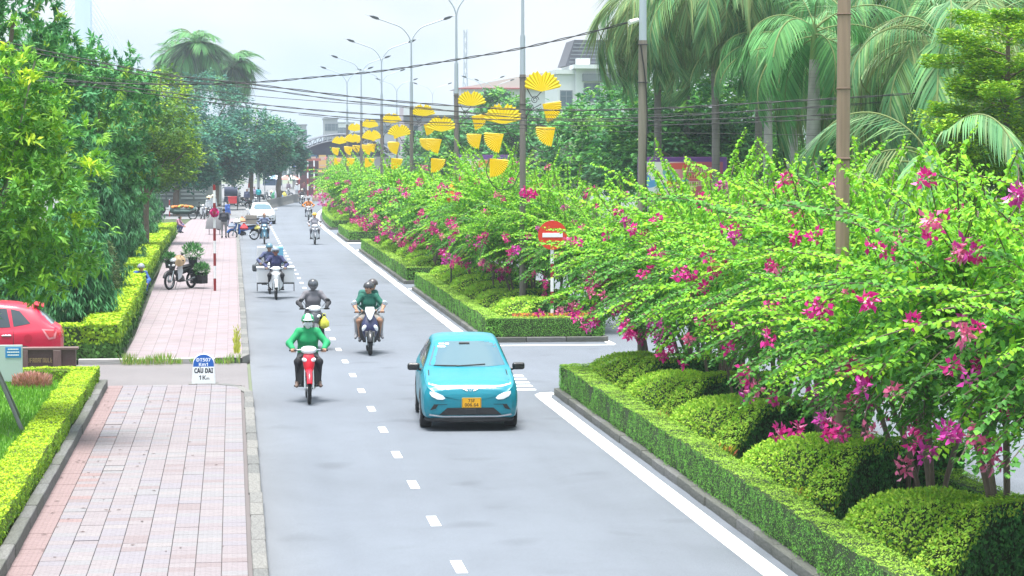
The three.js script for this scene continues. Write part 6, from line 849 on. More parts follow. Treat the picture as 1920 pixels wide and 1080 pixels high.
// j: joints; c: colours; returns the body geometry with a face and five fingered hands
function bodyGeo(j, c, q = {}) {
  const B = (a, b, ra, rb, cc, x = {}) => ({ a, b, ra, rb, c: cc, ...x }), mid = (a, b, t) => a.map((v, i) => lerp(v, b[i], t)), pr = [], top = c.top, bot = c.bottom, skin = c.skin ?? SK, shoe = c.shoe ?? [0.03, 0.03, 0.035], fat = q.fat ?? 1;
  const [hx, hy, hz] = j.head, waist = mid(j.pelvis, j.chest, 0.45);
  pr.push(B(j.pelvis, waist, 0.125 * fat, 0.12 * fat, bot, { sx: 1.25 }), B(waist, j.chest, 0.125 * fat, 0.14 * fat, top, { sx: 1.25 }), B(mid(j.pelvis, waist, 0.3), waist, 0.13 * fat, 0.13 * fat, top, { sx: 1.25 }), B(j.sh[0], j.sh[1], 0.068 * fat, 0.068 * fat, top), B(j.chest, mid(j.sh[0], j.sh[1], 0.5), 0.14 * fat, 0.085 * fat, top, { sx: 1.2 }), B(mid(j.sh[0], j.sh[1], 0.5), j.neck, 0.06, 0.05, q.hood ? top : skin));
  for (const s of [0, 1]) {
    const e = j.el[s], w = j.wr[s], sh = j.sh[s], sl = q.shortSleeve;
    pr.push(sl ? B(sh, mid(sh, e, 0.72), 0.064 * fat, 0.06 * fat, top) : B(sh, e, 0.064 * fat, 0.054 * fat, top)); if (sl) pr.push(B(sh, e, 0.05, 0.042, skin)); pr.push(B(e, w, sl ? 0.043 : 0.056 * fat, sl ? 0.03 : 0.043 * fat, sl ? skin : c.sleeve ?? top));
    const k = j.kn[s], a = j.an[s], h = j.hip[s], sp = q.shorts; pr.push(B(h, sp ? mid(h, k, 0.78) : k, 0.092 * fat, sp ? 0.075 : 0.066, bot)); if (sp) pr.push(B(h, k, 0.08, 0.06, skin)); pr.push(B(k, a, 0.06, 0.042, sp ? skin : bot)); pr.push(B(a, j.toe[s], 0.042, 0.036, shoe), B(a, mid(a, j.toe[s], -0.3), 0.04, 0.038, shoe));
  }
  const cell = q.cell ?? 0.015, geos = [skinMesh(pr, cell, 0.045)];
  if (!q.low) {
    const hd = [], yaw = q.yaw ?? 0, cy = Math.cos(yaw), sy = Math.sin(yaw), H = (x, y, z) => [hx + x * cy + z * sy, hy + y, hz - x * sy + z * cy], mk = c.mask, dk = [0.02, 0.015, 0.012];
    hd.push(B(H(0, 0.03, -0.02), H(0, 0.045, 0.0), 0.088, 0.086, q.hood ? top : c.hair ?? [0.02, 0.018, 0.016]), B(H(0, -0.02, 0.03), H(0, 0.03, 0.045), 0.062, 0.062, skin, { k: 0.03 }), B(H(0, -0.075, 0.045), H(0, -0.03, 0.04), 0.045, 0.06, mk ?? skin, { k: 0.03 }), B(H(0, 0.0, 0.1), H(0, -0.028, 0.118), 0.009, 0.013, mk ?? skin, { k: 0.012 }), B(j.neck, H(0, -0.06, 0), 0.05, 0.055, q.hood ? top : skin, { k: 0.03 }));
    for (const s of [-1, 1]) hd.push(B(H(s * 0.032, 0.012, 0.097), H(s * 0.034, 0.012, 0.097), 0.012, 0.012, dk, { k: 0.004 }), B(H(s * 0.022, 0.032, 0.104), H(s * 0.046, 0.032, 0.096), 0.006, 0.006, dk, { k: 0.004 }), B(H(s * 0.086, -0.02, 0.0), H(s * 0.09, 0.02, -0.01), 0.016, 0.02, skin, { k: 0.01 }));
    if (!mk) hd.push(B(H(-0.02, -0.058, 0.098), H(0.02, -0.058, 0.098), 0.008, 0.008, [0.28, 0.09, 0.07], { k: 0.005 })); else hd.push(B(H(-0.045, -0.03, 0.07), H(0.045, -0.03, 0.07), 0.045, 0.045, mk, { k: 0.03 }));
    geos.push(skinMesh(hd, 0.0065, 0.02));
    for (const s of [0, 1]) { // hand: palm, four curled fingers of different length, thumb from the side of the palm
      const g = j.grip ? j.grip[s] : null, w = j.wr[s], o = s ? 1 : -1, hp = [], gl = c.glove ?? skin;
      if (g) { const P3 = (x, y, z) => [g[0] + x, g[1] + y, g[2] + z]; hp.push(B(w, P3(0, 0.03, -0.045), 0.029, 0.022, gl)); [-0.03, -0.01, 0.01, 0.029].forEach((f, i) => { const l = [0.92, 1, 0.96, 0.8][i]; hp.push(B(P3(f * 0.7, 0.03, -0.045), P3(f, 0.034, -0.004), 0.014, 0.0105, gl), B(P3(f, 0.034, -0.004), P3(f, 0.016, 0.03 * l), 0.01, 0.009, gl, { k: 0.004 }), B(P3(f, 0.016, 0.03 * l), P3(f, -0.018 * l, 0.024), 0.009, 0.008, gl, { k: 0.004 })); }); hp.push(B(P3(-o * 0.028, 0.02, -0.04), P3(-o * 0.05, 0.004, -0.016), 0.012, 0.011, gl), B(P3(-o * 0.05, 0.004, -0.016), P3(-o * 0.046, -0.018, 0.01), 0.01, 0.0085, gl, { k: 0.004 })); }
      else { const e = j.el[s], d = w.map((v, i) => v - e[i]), l = Math.hypot(...d), u = d.map((v) => v / l), P3 = (a, x, z) => [w[0] + u[0] * a + x, w[1] + u[1] * a, w[2] + u[2] * a + z]; hp.push(B(w, P3(0.05, 0, 0), 0.028, 0.026, gl)); [-0.028, -0.01, 0.01, 0.027].forEach((f, i) => { const ln = [0.9, 1, 0.95, 0.75][i]; hp.push(B(P3(0.03, 0, f * 0.6), P3(0.085, 0, f), 0.014, 0.01, gl), B(P3(0.085, 0, f), P3(0.085 + 0.04 * ln, -o * 0.008, f), 0.0095, 0.0085, gl, { k: 0.004 }), B(P3(0.085 + 0.04 * ln, -o * 0.008, f), P3(0.085 + 0.07 * ln, -o * 0.03, f), 0.009, 0.0075, gl, { k: 0.004 })); }); hp.push(B(P3(0.02, 0, 0.02), P3(0.055, -o * 0.012, 0.05), 0.012, 0.0105, gl), B(P3(0.055, -o * 0.012, 0.05), P3(0.09, -o * 0.02, 0.05), 0.01, 0.008, gl, { k: 0.004 })); }
      geos.push(skinMesh(hp, 0.0055, 0.012));
    }
  } else { geos.push(skinMesh([B([hx, hy + 0.03, hz - 0.015], [hx, hy + 0.045, hz], 0.088, 0.086, c.hair ?? [0.02, 0.018, 0.016]), B([hx, hy - 0.06, hz + 0.035], [hx, hy + 0.02, hz + 0.045], 0.05, 0.062, c.mask ?? skin), B(j.neck, [hx, hy - 0.05, hz], 0.05, 0.055, skin)], 0.013, 0.03)); for (const s of [0, 1]) { const w = j.grip ? j.grip[s] : j.wr[s].map((v, i) => v + (v - j.el[s][i]) * 0.3); geos.push(skinMesh([B(j.wr[s], w, 0.03, 0.036, c.glove ?? skin)], 0.013, 0.02)); } }
  return mergeGeometries(geos);
}
const two = (x, y, z) => [[-x, y, z], [x, y, z]];
const POSE = {
  ride: (o = {}) => ({ pelvis: [0, 0.86, -0.2], chest: [0, 1.18, -0.14], neck: [0, 1.4, -0.1], head: [0, 1.52, -0.07], sh: two(0.17, 1.33, -0.11), el: two(o.el ?? 0.36, 1.12, 0.02), wr: two(0.3, 1.03, 0.22), grip: two(0.3, 0.99, 0.285), hip: two(0.1, 0.84, -0.18), kn: two(o.kn ?? 0.21, 0.78, 0.24), an: two(0.2, 0.37, 0.1), toe: two(0.23, 0.315, 0.24) }),
  pillion: () => ({ pelvis: [0, 0.92, -0.5], chest: [0, 1.26, -0.46], neck: [0, 1.47, -0.42], head: [0.1, 1.57, -0.38], sh: two(0.16, 1.4, -0.43), el: two(0.27, 1.15, -0.3), wr: two(0.18, 1.02, -0.1), hip: two(0.11, 0.9, -0.48), kn: two(0.29, 0.8, -0.1), an: two(0.29, 0.42, -0.22), toe: two(0.32, 0.36, -0.08) }),
  stand: (o = {}) => ({ pelvis: [0, 0.92, 0], chest: [0, 1.22, 0], neck: [0, 1.46, 0], head: [0, 1.58, 0.02], sh: two(0.18, 1.4, 0), el: o.bent ? two(0.25, 1.12, 0.05) : two(0.24, 1.12, -0.02), wr: o.bent ? two(0.16, 1.05, 0.26) : two(0.26, 0.87, 0.04), hip: two(0.1, 0.9, 0), kn: two(0.11, 0.5, 0.02), an: [[-0.11, 0.09, o.step ?? 0], [0.11, 0.09, -(o.step ?? 0)]], toe: [[-0.13, 0.045, 0.14 + (o.step ?? 0)], [0.13, 0.045, 0.14 - (o.step ?? 0)]] }),
  squat: () => ({ pelvis: [0, 0.3, -0.12], chest: [0, 0.6, 0.0], neck: [0, 0.82, 0.07], head: [0, 0.93, 0.12], sh: two(0.17, 0.77, 0.04), el: two(0.26, 0.53, 0.2), wr: two(0.13, 0.42, 0.38), hip: two(0.1, 0.29, -0.1), kn: two(0.19, 0.5, 0.26), an: two(0.15, 0.09, 0.1), toe: two(0.17, 0.04, 0.25) }),
};
function person(label, pose, colors, pos, turn, q = {}, sc = 1) {
  const t = thing('person', label, 'person', pos, turn); t.scale.setScalar(sc); part(t, 'body', bodyGeo(pose, colors, q), SKINMAT); const h = pose.head, y = q.yaw ?? 0;
  if (q.helmet) {
    const g = new THREE.SphereGeometry(0.128, 22, 14, 0, 2 * PI, 0, PI * (q.full ? 0.68 : 0.56)); const hm = part(t, 'helmet', g, paint('helmet_' + q.helmet[0], q.helmet[1])); hm.material.side = THREE.DoubleSide; hm.position.set(h[0], h[1] + 0.04, h[2] - 0.005); hm.rotation.order = 'YXZ'; hm.rotation.set(q.full ? -0.12 : -0.06, y, 0); hm.scale.set(0.98, 1.02, 1.08);
    if (q.peak) { const pk = mb().add(new THREE.CylinderGeometry(0.125, 0.13, 0.018, 20, 1, false, -0.9, 1.8), T(0, 0.015, 0.045, 0.12, 0, 0)).to(hm, 'peak', paint('peak_' + q.peak[0], q.peak[1])); }
    if (q.visor) mb().add(new THREE.SphereGeometry(0.136, 18, 8, PI * 0.2, PI * 0.6, PI * 0.38, PI * 0.22)).to(hm, 'visor', M('visor', [0.12, 0.13, 0.15], 0.15, { metalness: 0.3, side: THREE.DoubleSide }));
    if (q.panel) { const s = mb().add(new THREE.SphereGeometry(0.1305, 12, 10, PI * 0.33, PI * 0.34, 0.02, PI * 0.5)).to(hm, 'stripe', paint('stripe_' + q.panel[0], q.panel[1])); }
  }
  if (q.cone) mb().add(new THREE.ConeGeometry(0.23, 0.16, 24, 1, true), T(h[0], h[1] + 0.15, h[2])).to(t, 'hat', M('conical_hat', [0.62, 0.55, 0.38], 0.9, { side: THREE.DoubleSide }));
  if (q.cap) mb().add(new THREE.SphereGeometry(0.105, 16, 8, 0, 2 * PI, 0, PI * 0.5), T(h[0], h[1] + 0.05, h[2])).add(new THREE.CylinderGeometry(0.19, 0.19, 0.012, 20), T(h[0], h[1] + 0.06, h[2])).to(t, 'hat', M('cap_' + q.cap[0], q.cap[1], 0.9));
  return t;
}
// ------------------------------------------------------------------ traffic on the road
{ const g = G(884, 800, 0); const c = makeCar('blue_car', 'bright turquoise electric car with yellow plate driving towards the viewer', 'hatch', ['turquoise', [0.002, 0.2, 0.27]], [g.x, 0, g.z - 1.25], -0.045, 'front'); c.scale.setScalar(0.925); }
{ const s = 89; makeCar('red_car', 'red hatchback seen from its rear side, parked behind the brown granite wall', 'hatch', ['red', [0.5, 0.012, 0.045]], [(122 - 436) / s - 2.14, 0.03, -FOC / s], -PI / 2 + 0.06, 'rear'); }
{ const g = G(490, 420, 0); makeCar('white_car', 'white sedan driving towards the viewer beside the market', 'sedan', ['white', [0.62, 0.63, 0.65]], [g.x, 0, g.z - 1.4], 0.06, 'plain'); }
const wh = ['silver_white', [0.6, 0.62, 0.65]], bk = ['black', [0.012, 0.012, 0.014]];
function riderSet(px, py, turn, bikeLabel, personLabel, o, colors, q, sc = 1, kn) {
  const g = G(px, py, 0), za = 0.6, pos = [g.x - Math.sin(turn) * za, 0, g.z - Math.cos(turn) * za];
  const b = makeBike(o.scooter ? 'scooter' : 'motorbike', bikeLabel, pos, turn, o), p = person(personLabel, POSE.ride({ kn, el: q.el }), colors, pos, turn, q, sc); return { b, p, pos };
}
riderSet(580, 758, 0.0, 'red and silver motorbike ridden by the person in the green jacket', 'person in a bright green jacket and white face mask riding the red motorbike',
  { noMirror: true, shield: MATTE, c1: ['red_bike', [0.62, 0.008, 0.028]], c2: wh, c3: bk }, { top: [0.005, 0.27, 0.095], bottom: [0.02, 0.02, 0.025], mask: [0.6, 0.63, 0.66], shoe: [0.22, 0.15, 0.12] }, { helmet: ['green', [0.01, 0.26, 0.1]], peak: ['white', [0.7, 0.72, 0.74]], panel: ['white', [0.7, 0.72, 0.74]], fat: 1.14, el: 0.36 }, 0.98);
{ const r = riderSet(592, 658, 0.05, 'dark grey motorbike right behind the red one, red trim by its lamp', 'person in a grey hooded jacket and dark helmet riding behind the green jacket', { shield: MATTE, c1: ['dark_grey', [0.07, 0.075, 0.085]], c2: wh, c3: ['red_trim', [0.4, 0.02, 0.03]] }, { top: [0.16, 0.155, 0.175], bottom: [0.018, 0.018, 0.022], sleeve: [0.03, 0.03, 0.035], glove: [0.02, 0.02, 0.022], mask: [0.12, 0.12, 0.13], skin: [0.2, 0.14, 0.11] }, { helmet: ['dark', [0.035, 0.037, 0.043]], full: true, visor: true, hood: true, el: 0.36, fat: 1.06 });
  const t = thing('plastic_bag', 'yellow plastic bag hanging from the dark grey motorbike', 'bag', [r.pos[0] + 0.24, 0.5, r.pos[2] + 0.42]); mb().add(loftY([[0.02, 0, 0.05, 0.04], [0.08, 0, 0.12, 0.09], [0.18, 0, 0.12, 0.09], [0.27, 0, 0.05, 0.04], [0.31, 0, 0.02, 0.02]], 0.9)).to(t, 'bag_body', M('yellow_bag', [0.55, 0.55, 0.06], 0.5)); mb().torus(0.04, 0.008, 0, 0.34, 0, [0, 0, 0]).to(t, 'handle', M('yellow_bag', 0)); }
{ const r = riderSet(694, 666, -0.02, 'dark blue and white scooter with a round headlight carrying two people', 'person in a dark green T-shirt and shorts looking aside, riding the blue scooter', { scooter: true, c1: ['navy', [0.014, 0.018, 0.075]], c2: ['white_panel', [0.7, 0.71, 0.74]], c3: bk }, { top: [0.008, 0.11, 0.075], bottom: [0.2, 0.19, 0.18], shoe: [0.06, 0.06, 0.065] }, { helmet: ['charcoal', [0.045, 0.045, 0.05]], shortSleeve: true, shorts: true, yaw: -0.75, el: 0.34 }, 1.0, 0.25);
  person('passenger in pale clothes and dark helmet behind the green T-shirt rider', POSE.pillion(), { top: [0.02, 0.13, 0.1], bottom: [0.34, 0.34, 0.35], shoe: [0.3, 0.3, 0.32] }, r.pos, -0.02, { helmet: ['brown', [0.05, 0.04, 0.04]], low: true }); }
const FOAM = M('foam', [0.62, 0.65, 0.68], 0.9);
{ const r = riderSet(518, 562, 0, 'white motorbike carrying wide white foam boxes', 'person in a navy jacket and cap riding the white motorbike with boxes', { c1: ['white_bike', [0.62, 0.63, 0.65]], c2: wh, c3: ['red_trim', [0.4, 0.02, 0.03]] }, { top: [0.035, 0.04, 0.12], bottom: [0.025, 0.025, 0.03], skin: [0.3, 0.13, 0.1], glove: [0.3, 0.2, 0.16] }, { helmet: ['bluegrey', [0.2, 0.24, 0.32]], peak: bk, el: 0.36, fat: 1.08, cell: 0.018 });
  for (const s of [-1, 1]) { const t = thing('foam_box', s < 0 ? 'white foam box on the left side of the white motorbike' : 'white foam box on the right side of the white motorbike', 'box', [r.pos[0] + s * 0.36, 0.5, r.pos[2] - 0.62]); mb().box(0.5, 0.46, 0.5, 0, 0.23, 0, null, null, 0.02).to(t, 'box_body', FOAM); mb().box(0.53, 0.06, 0.53, 0, 0.49, 0, null, null, 0.015).to(t, 'lid', FOAM); mb().box(0.5, 0.04, 0.5, 0, -0.02, 0).bar([s * 0.24, 0, 0.2], [s * 0.24, -0.28, 0.2], 0.015, 0.015, 6).to(t, 'carrier', MATTE); } }
{ const r = riderSet(506, 551, 0, 'motorbike with white sacks hidden behind the white motorbike', 'person in a dark blue jacket and bluish helmet behind the white motorbike', { c1: bk, c2: wh, c3: bk }, { top: [0.06, 0.075, 0.16], bottom: [0.02, 0.02, 0.03], skin: [0.26, 0.15, 0.11] }, { helmet: ['teal', [0.1, 0.2, 0.27]], low: true, cell: 0.02, el: 0.38 });
  const t = thing('foam_box', 'large white and blue wrapped box behind the dark blue jacketed rider', 'box', [r.pos[0] + 0.02, 0.84, r.pos[2] - 0.6]); mb().box(0.62, 0.72, 0.45, -0.12, 0.36, 0, null, null, 0.03).to(t, 'box_body', FOAM); mb().box(0.24, 0.7, 0.42, 0.34, 0.36, 0, null, null, 0.03).to(t, 'wrap', M('blue_wrap', [0.16, 0.42, 0.6], 0.6));
  for (const s of [-1, 1]) { const q = thing('side_bag', s < 0 ? 'dark bag on the left of the rider behind the white motorbike' : 'dark bag on the right of the rider behind the white motorbike', 'bag', [r.pos[0] + s * 0.4, 0.72, r.pos[2] - 0.3]); mb().box(0.36, 0.24, 0.34, 0, 0.12, 0, null, null, 0.06).to(q, 'bag_body', M('dark_bag', [0.06, 0.07, 0.08], 0.8)); mb().tube([[-0.08, 0.23, 0.05], [0, 0.32, 0.05], [0.08, 0.23, 0.05]], 0.012, 10, 5).to(q, 'handle', MATTE); } }
const LOW = { low: true, cell: 0.021 };
riderSet(496, 458, 0, 'teal blue motorbike riding in front of the white sedan', 'bareheaded person in a blue grey shirt on the teal motorbike', { c1: ['teal_bike', [0.05, 0.16, 0.24]], c2: ['teal_bike', 0], c3: bk }, { top: [0.13, 0.16, 0.26], bottom: [0.03, 0.03, 0.045], hair: [0.2, 0.1, 0.07] }, { ...LOW });
riderSet(591, 459, 0, 'silver motorbike ridden by the person with a yellow helmet', 'person in a pale jacket with a yellow helmet riding alone near the white line', { c1: ['greybike', [0.16, 0.17, 0.2]], c2: wh, c3: bk }, { top: [0.34, 0.33, 0.37], bottom: [0.12, 0.12, 0.14] }, { ...LOW, helmet: ['yellow', [0.65, 0.38, 0.02]] });
riderSet(579, 414, 0, 'dark motorbike ridden by the person in an orange shirt', 'person in an orange shirt and dark helmet on a motorbike', { c1: ['greybike', 0], c2: wh, c3: bk }, { top: [0.6, 0.2, 0.04], bottom: [0.05, 0.05, 0.07] }, { ...LOW, helmet: ['charcoal', 0], el: 0.4 });
riderSet(567, 388, 0, 'farthest motorbike coming round the bend', 'person in dark clothes on the farthest motorbike', { c1: bk, c2: wh, c3: bk }, { top: [0.1, 0.09, 0.1], bottom: [0.05, 0.05, 0.06] }, { ...LOW, helmet: ['pale', [0.4, 0.38, 0.33]] });
// parked motorbike loaded with plants on the far pavement, and the person beside it
{ const g = G(318, 543, 0.15), pos = [g.x + 0.35, 0.146, g.z - 0.45], b = makeBike('motorbike', 'parked black and silver motorbike loaded with green potted plants on the pavement', pos, -0.62, { c1: bk, c2: wh, c3: bk, stand: true });
  const R = rng(44), pl = (x, y, z, r, lab, n = 520) => { const t = thing('potted_plant', lab, 'plant', [pos[0] + x, pos[1] + y, pos[2] + z]), f = new Fol(); for (let k = 0; k < n; k++) { const d = sph(R), q = r * Math.pow(R(), 0.4), e = d.clone().add(V(0, 0.6, 0)).normalize(); f.leaf(d.x * q, 0.18 + r * 0.75 + d.y * q * 0.8, d.z * q, e.x, e.y, e.z, R() - 0.5, 1, R() - 0.5, 0.12, 0.05, vary(R, R() < 0.5 ? [0.10, 0.25, 0.06] : [0.05, 0.14, 0.04], 0.3)); } part(t, 'foliage', f.geo(), LEAF); mb().bar([0, 0, 0], [0, 0.26, 0], 0.13, 0.17, 14).to(t, 'pot', M('pot_black', [0.03, 0.03, 0.035], 0.7)); mb().bar([0, 0.2, 0], [0, 0.5, 0], 0.012, 0.01, 5).to(t, 'stem', BARK); };
  pl(0.42, 0.8, -0.52, 0.36, 'tall leafy potted plant tied on the back of the parked motorbike'); pl(0.72, 0.28, -0.2, 0.25, 'low leafy potted plant at the right side of the parked motorbike'); pl(-0.35, 0.72, 0.15, 0.2, 'small leafy potted plant at the left side of the parked motorbike', 300);
  { const t = thing('crate', 'dark crate hanging behind the parked plant motorbike', 'crate', [pos[0] + 0.62, pos[1] + 0.2, pos[2] - 0.62], -0.62); mb().box(0.5, 0.34, 0.36, 0, 0.12, 0, null, null, 0.03).to(t, 'crate_body', MATTE); mb().box(0.54, 0.04, 0.4, 0, 0.3, 0, null, null, 0.01).to(t, 'rim', BLACK); }
  { const t = thing('straw_hat', 'tan cone hat hung on the handlebar of the parked plant motorbike', 'hat', [pos[0] - 0.02, pos[1] + 1.0, pos[2] + 0.42]); mb().add(new THREE.ConeGeometry(0.2, 0.13, 24, 1, true), T(0, 0, 0, 1.2, 0.4, 0)).to(t, 'brim', M('straw', [0.42, 0.3, 0.18], 0.9, { side: THREE.DoubleSide })); mb().torus(0.2, 0.008, 0, -0.02, -0.06, [2.77, 0, 0.4]).to(t, 'edge', M('straw', 0)); }
  const w = P(263, 515, 78); person('person in blue clothes and grey helmet crouching behind the yellow green hedge', POSE.squat(), { top: [0.03, 0.09, 0.3], bottom: [0.04, 0.12, 0.35] }, [w.x, 0.16, w.z], 0.3, { ...LOW, helmet: ['grey', [0.25, 0.27, 0.32]] }, 0.95); }
// ------------------------------------------------------------------ market stalls and people at the far end
const gp = (px, py, y = 0) => { const g = G(px, py, y); return [g.x, y, g.z]; };
{ const g = gp(456, 450); const b = makeBike('motorbike', 'parked blue motorbike loaded with goods, standing sideways at the kerb', [g[0], 0, g[2]], -PI / 2 + 0.2, { c1: ['blue_bike', [0.01, 0.1, 0.36]], c2: ['blue_bike', 0], c3: ['blue_bike', 0], stand: true });
  const bag = (n, x, y, z, r, c, lab) => { const t = thing('goods_bag', lab, 'bag', [g[0] + x, y, g[2] + z]); mb().add(loftY([[0, 0, r * 0.85, r * 0.6], [r * 0.35, 0, r, r * 0.75], [r * 0.8, 0, r * 0.7, r * 0.5], [r * 1.25, 0, r * 0.25, r * 0.2], [r * 1.45, 0, r * 0.34, r * 0.3]], 0.65)).to(t, 'bag_body', M('bag_' + n, c, 0.7)); mb().torus(r * 0.2, 0.012, 0, r * 1.27, 0, [PI / 2, 0, 0]).to(t, 'knot', M('bag_' + n, 0)); };
  bag('red', 0.05, 0.6, 0.2, 0.24, [0.5, 0.02, 0.03], 'red bag hanging on the parked blue motorbike'); bag('white', -0.3, 0.95, 0.1, 0.24, [0.6, 0.62, 0.6], 'white bag on top of the parked blue motorbike'); bag('orange', -0.05, 1.0, 0.1, 0.22, [0.6, 0.3, 0.16], 'orange bag on the seat of the parked blue motorbike'); bag('yellow', 0.78, 0.6, 0.1, 0.18, [0.55, 0.5, 0.12], 'yellow bag hanging at the rear of the parked blue motorbike'); bag('grey', -0.62, 0.7, 0.1, 0.22, [0.2, 0.24, 0.32], 'grey blue bag on the handlebar of the parked blue motorbike');
  const t = thing('cardboard_box', 'grey brown box tied on the rear of the parked blue motorbike', 'box', [g[0] + 0.45, 0.86, g[2]]); mb().box(0.62, 0.5, 0.5, 0, 0.28, 0, null, null, 0.01).to(t, 'box_body', M('cardboard', [0.26, 0.23, 0.2], 0.9)); mb().box(0.64, 0.03, 0.52, 0, 0.3, 0).to(t, 'strap', MATTE); }
const ppl = [[400, 408, 'person in a white top seen beyond the striped post flower', 'stand', { top: [0.5, 0.52, 0.55], bottom: [0.08, 0.1, 0.2] }, 0.3, { cone: true }], [521, 374, 'person bending by the blue goods behind the barrier', 'squat', { top: [0.08, 0.2, 0.4], bottom: [0.1, 0.1, 0.12] }, 0.9, {}], [477, 381, 'person in a pale purple top left of the turquoise shirt', 'stand', { top: [0.35, 0.3, 0.42], bottom: [0.07, 0.07, 0.1] }, 0.2, {}], [420, 447, 'person in black top and grey trousers, back turned, by the blue motorbike', 'stand', { top: [0.03, 0.03, 0.04], bottom: [0.2, 0.2, 0.2] }, PI, {}], [411, 432, 'person in a grey shirt behind the black topped person', 'stand', { top: [0.16, 0.18, 0.2], bottom: [0.1, 0.11, 0.13] }, 2.2, {}], [427, 425, 'person in a blue shirt beside the red cargo tricycle', 'stand', { top: [0.05, 0.12, 0.4], bottom: [0.2, 0.2, 0.25] }, 1.0, {}], [334, 437, 'person in a pink top squatting on the pavement left edge', 'squat', { top: [0.35, 0.18, 0.24], bottom: [0.07, 0.1, 0.22] }, 1.2, {}], [463, 388, 'person in dark clothes behind the red and white post', 'stand', { top: [0.06, 0.07, 0.14], bottom: [0.05, 0.05, 0.08] }, 0, {}], [485, 383, 'person in a turquoise shirt standing in the market', 'stand', { top: [0.01, 0.34, 0.38], bottom: [0.03, 0.035, 0.05] }, PI, {}], [556, 371, 'person in white with a white hat beside the low barrier', 'stand', { top: [0.65, 0.66, 0.68], bottom: [0.4, 0.42, 0.46] }, 0.6, { cap: ['white', [0.65, 0.65, 0.65]] }], [447, 384, 'person in pale clothes behind the red cargo tricycle', 'stand', { top: [0.45, 0.47, 0.5], bottom: [0.1, 0.1, 0.14] }, 0.8, {}], [570, 366, 'person in dark red at the end of the barrier', 'stand', { top: [0.16, 0.05, 0.06], bottom: [0.06, 0.06, 0.08] }, 0.2, {}], [508, 376, 'stall keeper in white sitting low by the coloured goods', 'squat', { top: [0.55, 0.57, 0.6], bottom: [0.2, 0.25, 0.2] }, 0.4, { cone: true }], [541, 366, 'person in grey under the white and red umbrella', 'stand', { top: [0.2, 0.16, 0.2], bottom: [0.08, 0.08, 0.1] }, -0.5, {}], [392, 412, 'person in white shirt beyond the striped post', 'stand', { top: [0.5, 0.53, 0.56], bottom: [0.1, 0.12, 0.16] }, 0.5, { cone: true }]];
for (const [px, py, lab, pose, c, turn, q] of ppl) { const y = px < 436 && py > 400 ? 0.146 : 0.02, g = gp(px, py, y); person(lab, POSE[pose]({ bent: turn > 2, step: 0.06 }), c, g, turn, { ...LOW, ...q }, 0.97); }
// grey cloth covered stand on the pavement
{ const g = gp(402, 440, 0.146), t = thing('covered_stand', 'grey cloth covered stand beside the striped post', 'stall', g); mb().add(skin([[0.52, 0.16], [0.46, 0.6], [0.2, 1.05], [0.08, 1.12]].map(([r, y]) => oval((c, s) => [c * r, y + 0.18, -s * r * 0.8], 16, 0.8)))).to(t, 'cover', M('grey_cloth', [0.17, 0.17, 0.18], 0.95)); const l = mb(); for (const [a, b] of [[-1, -1], [1, -1], [-1, 1], [1, 1]]) l.bar([a * 0.3, 0, b * 0.25], [a * 0.3, 0.5, b * 0.25], 0.02, 0.02, 6); l.to(t, 'legs', MATTE); }
{ const g = gp(392, 417, 0.146); makeBike('motorbike', 'dark parked motorbike behind the grey covered stand', g, 0.1, { c1: bk, c2: bk, c3: bk, stand: true }); }
// fruit cart
{ const g = gp(342, 412, 0.1), t = thing('fruit_cart', 'dark green hand cart heaped with orange and green fruit', 'cart', g), R = rng(6); mb().add(skin([[-0.9, 0.42, 0.45], [-0.6, 0.3, 0.7], [0.6, 0.3, 0.7], [1.0, 0.45, 0.5]].map(([x, b, h]) => Array.from({ length: 12 }, (_, k) => { const a = k / 12 * 2 * PI; return [x, b + 0.42 * (0.5 + 0.5 * Math.sin(a)) + 0.1, Math.cos(a) * h * 0.62]; })))).to(t, 'cart_body', M('cart_green', [0.03, 0.07, 0.065], 0.7)); const f = mb(); for (let k = 0; k < 110; k++) { const x = (R() - 0.5) * 1.5, z = (R() - 0.5) * 0.75; f.ball(0.085, 0.08, 0.085, x, 0.9 + R() * 0.14 * (1 - Math.abs(x)), z, null, R() < 0.66 ? vary(R, [0.6, 0.17, 0.02], 0.3) : vary(R, [0.2, 0.3, 0.04], 0.3), 8); } const fr = f.to(t, 'fruit', M('fruit', [1, 1, 1], 0.5, { vertexColors: true })); fr.userData.kind = 'stuff'; for (const s of [-1, 1]) mb().torus(0.3, 0.035, 0.75, 0.34, s * 0.42, null, null, 8, 24).to(t, 'wheel', TYRE); mb().bar([-0.9, 0.7, 0], [-1.5, 0.85, 0], 0.02, 0.02, 6).to(t, 'handle', MATTE); }
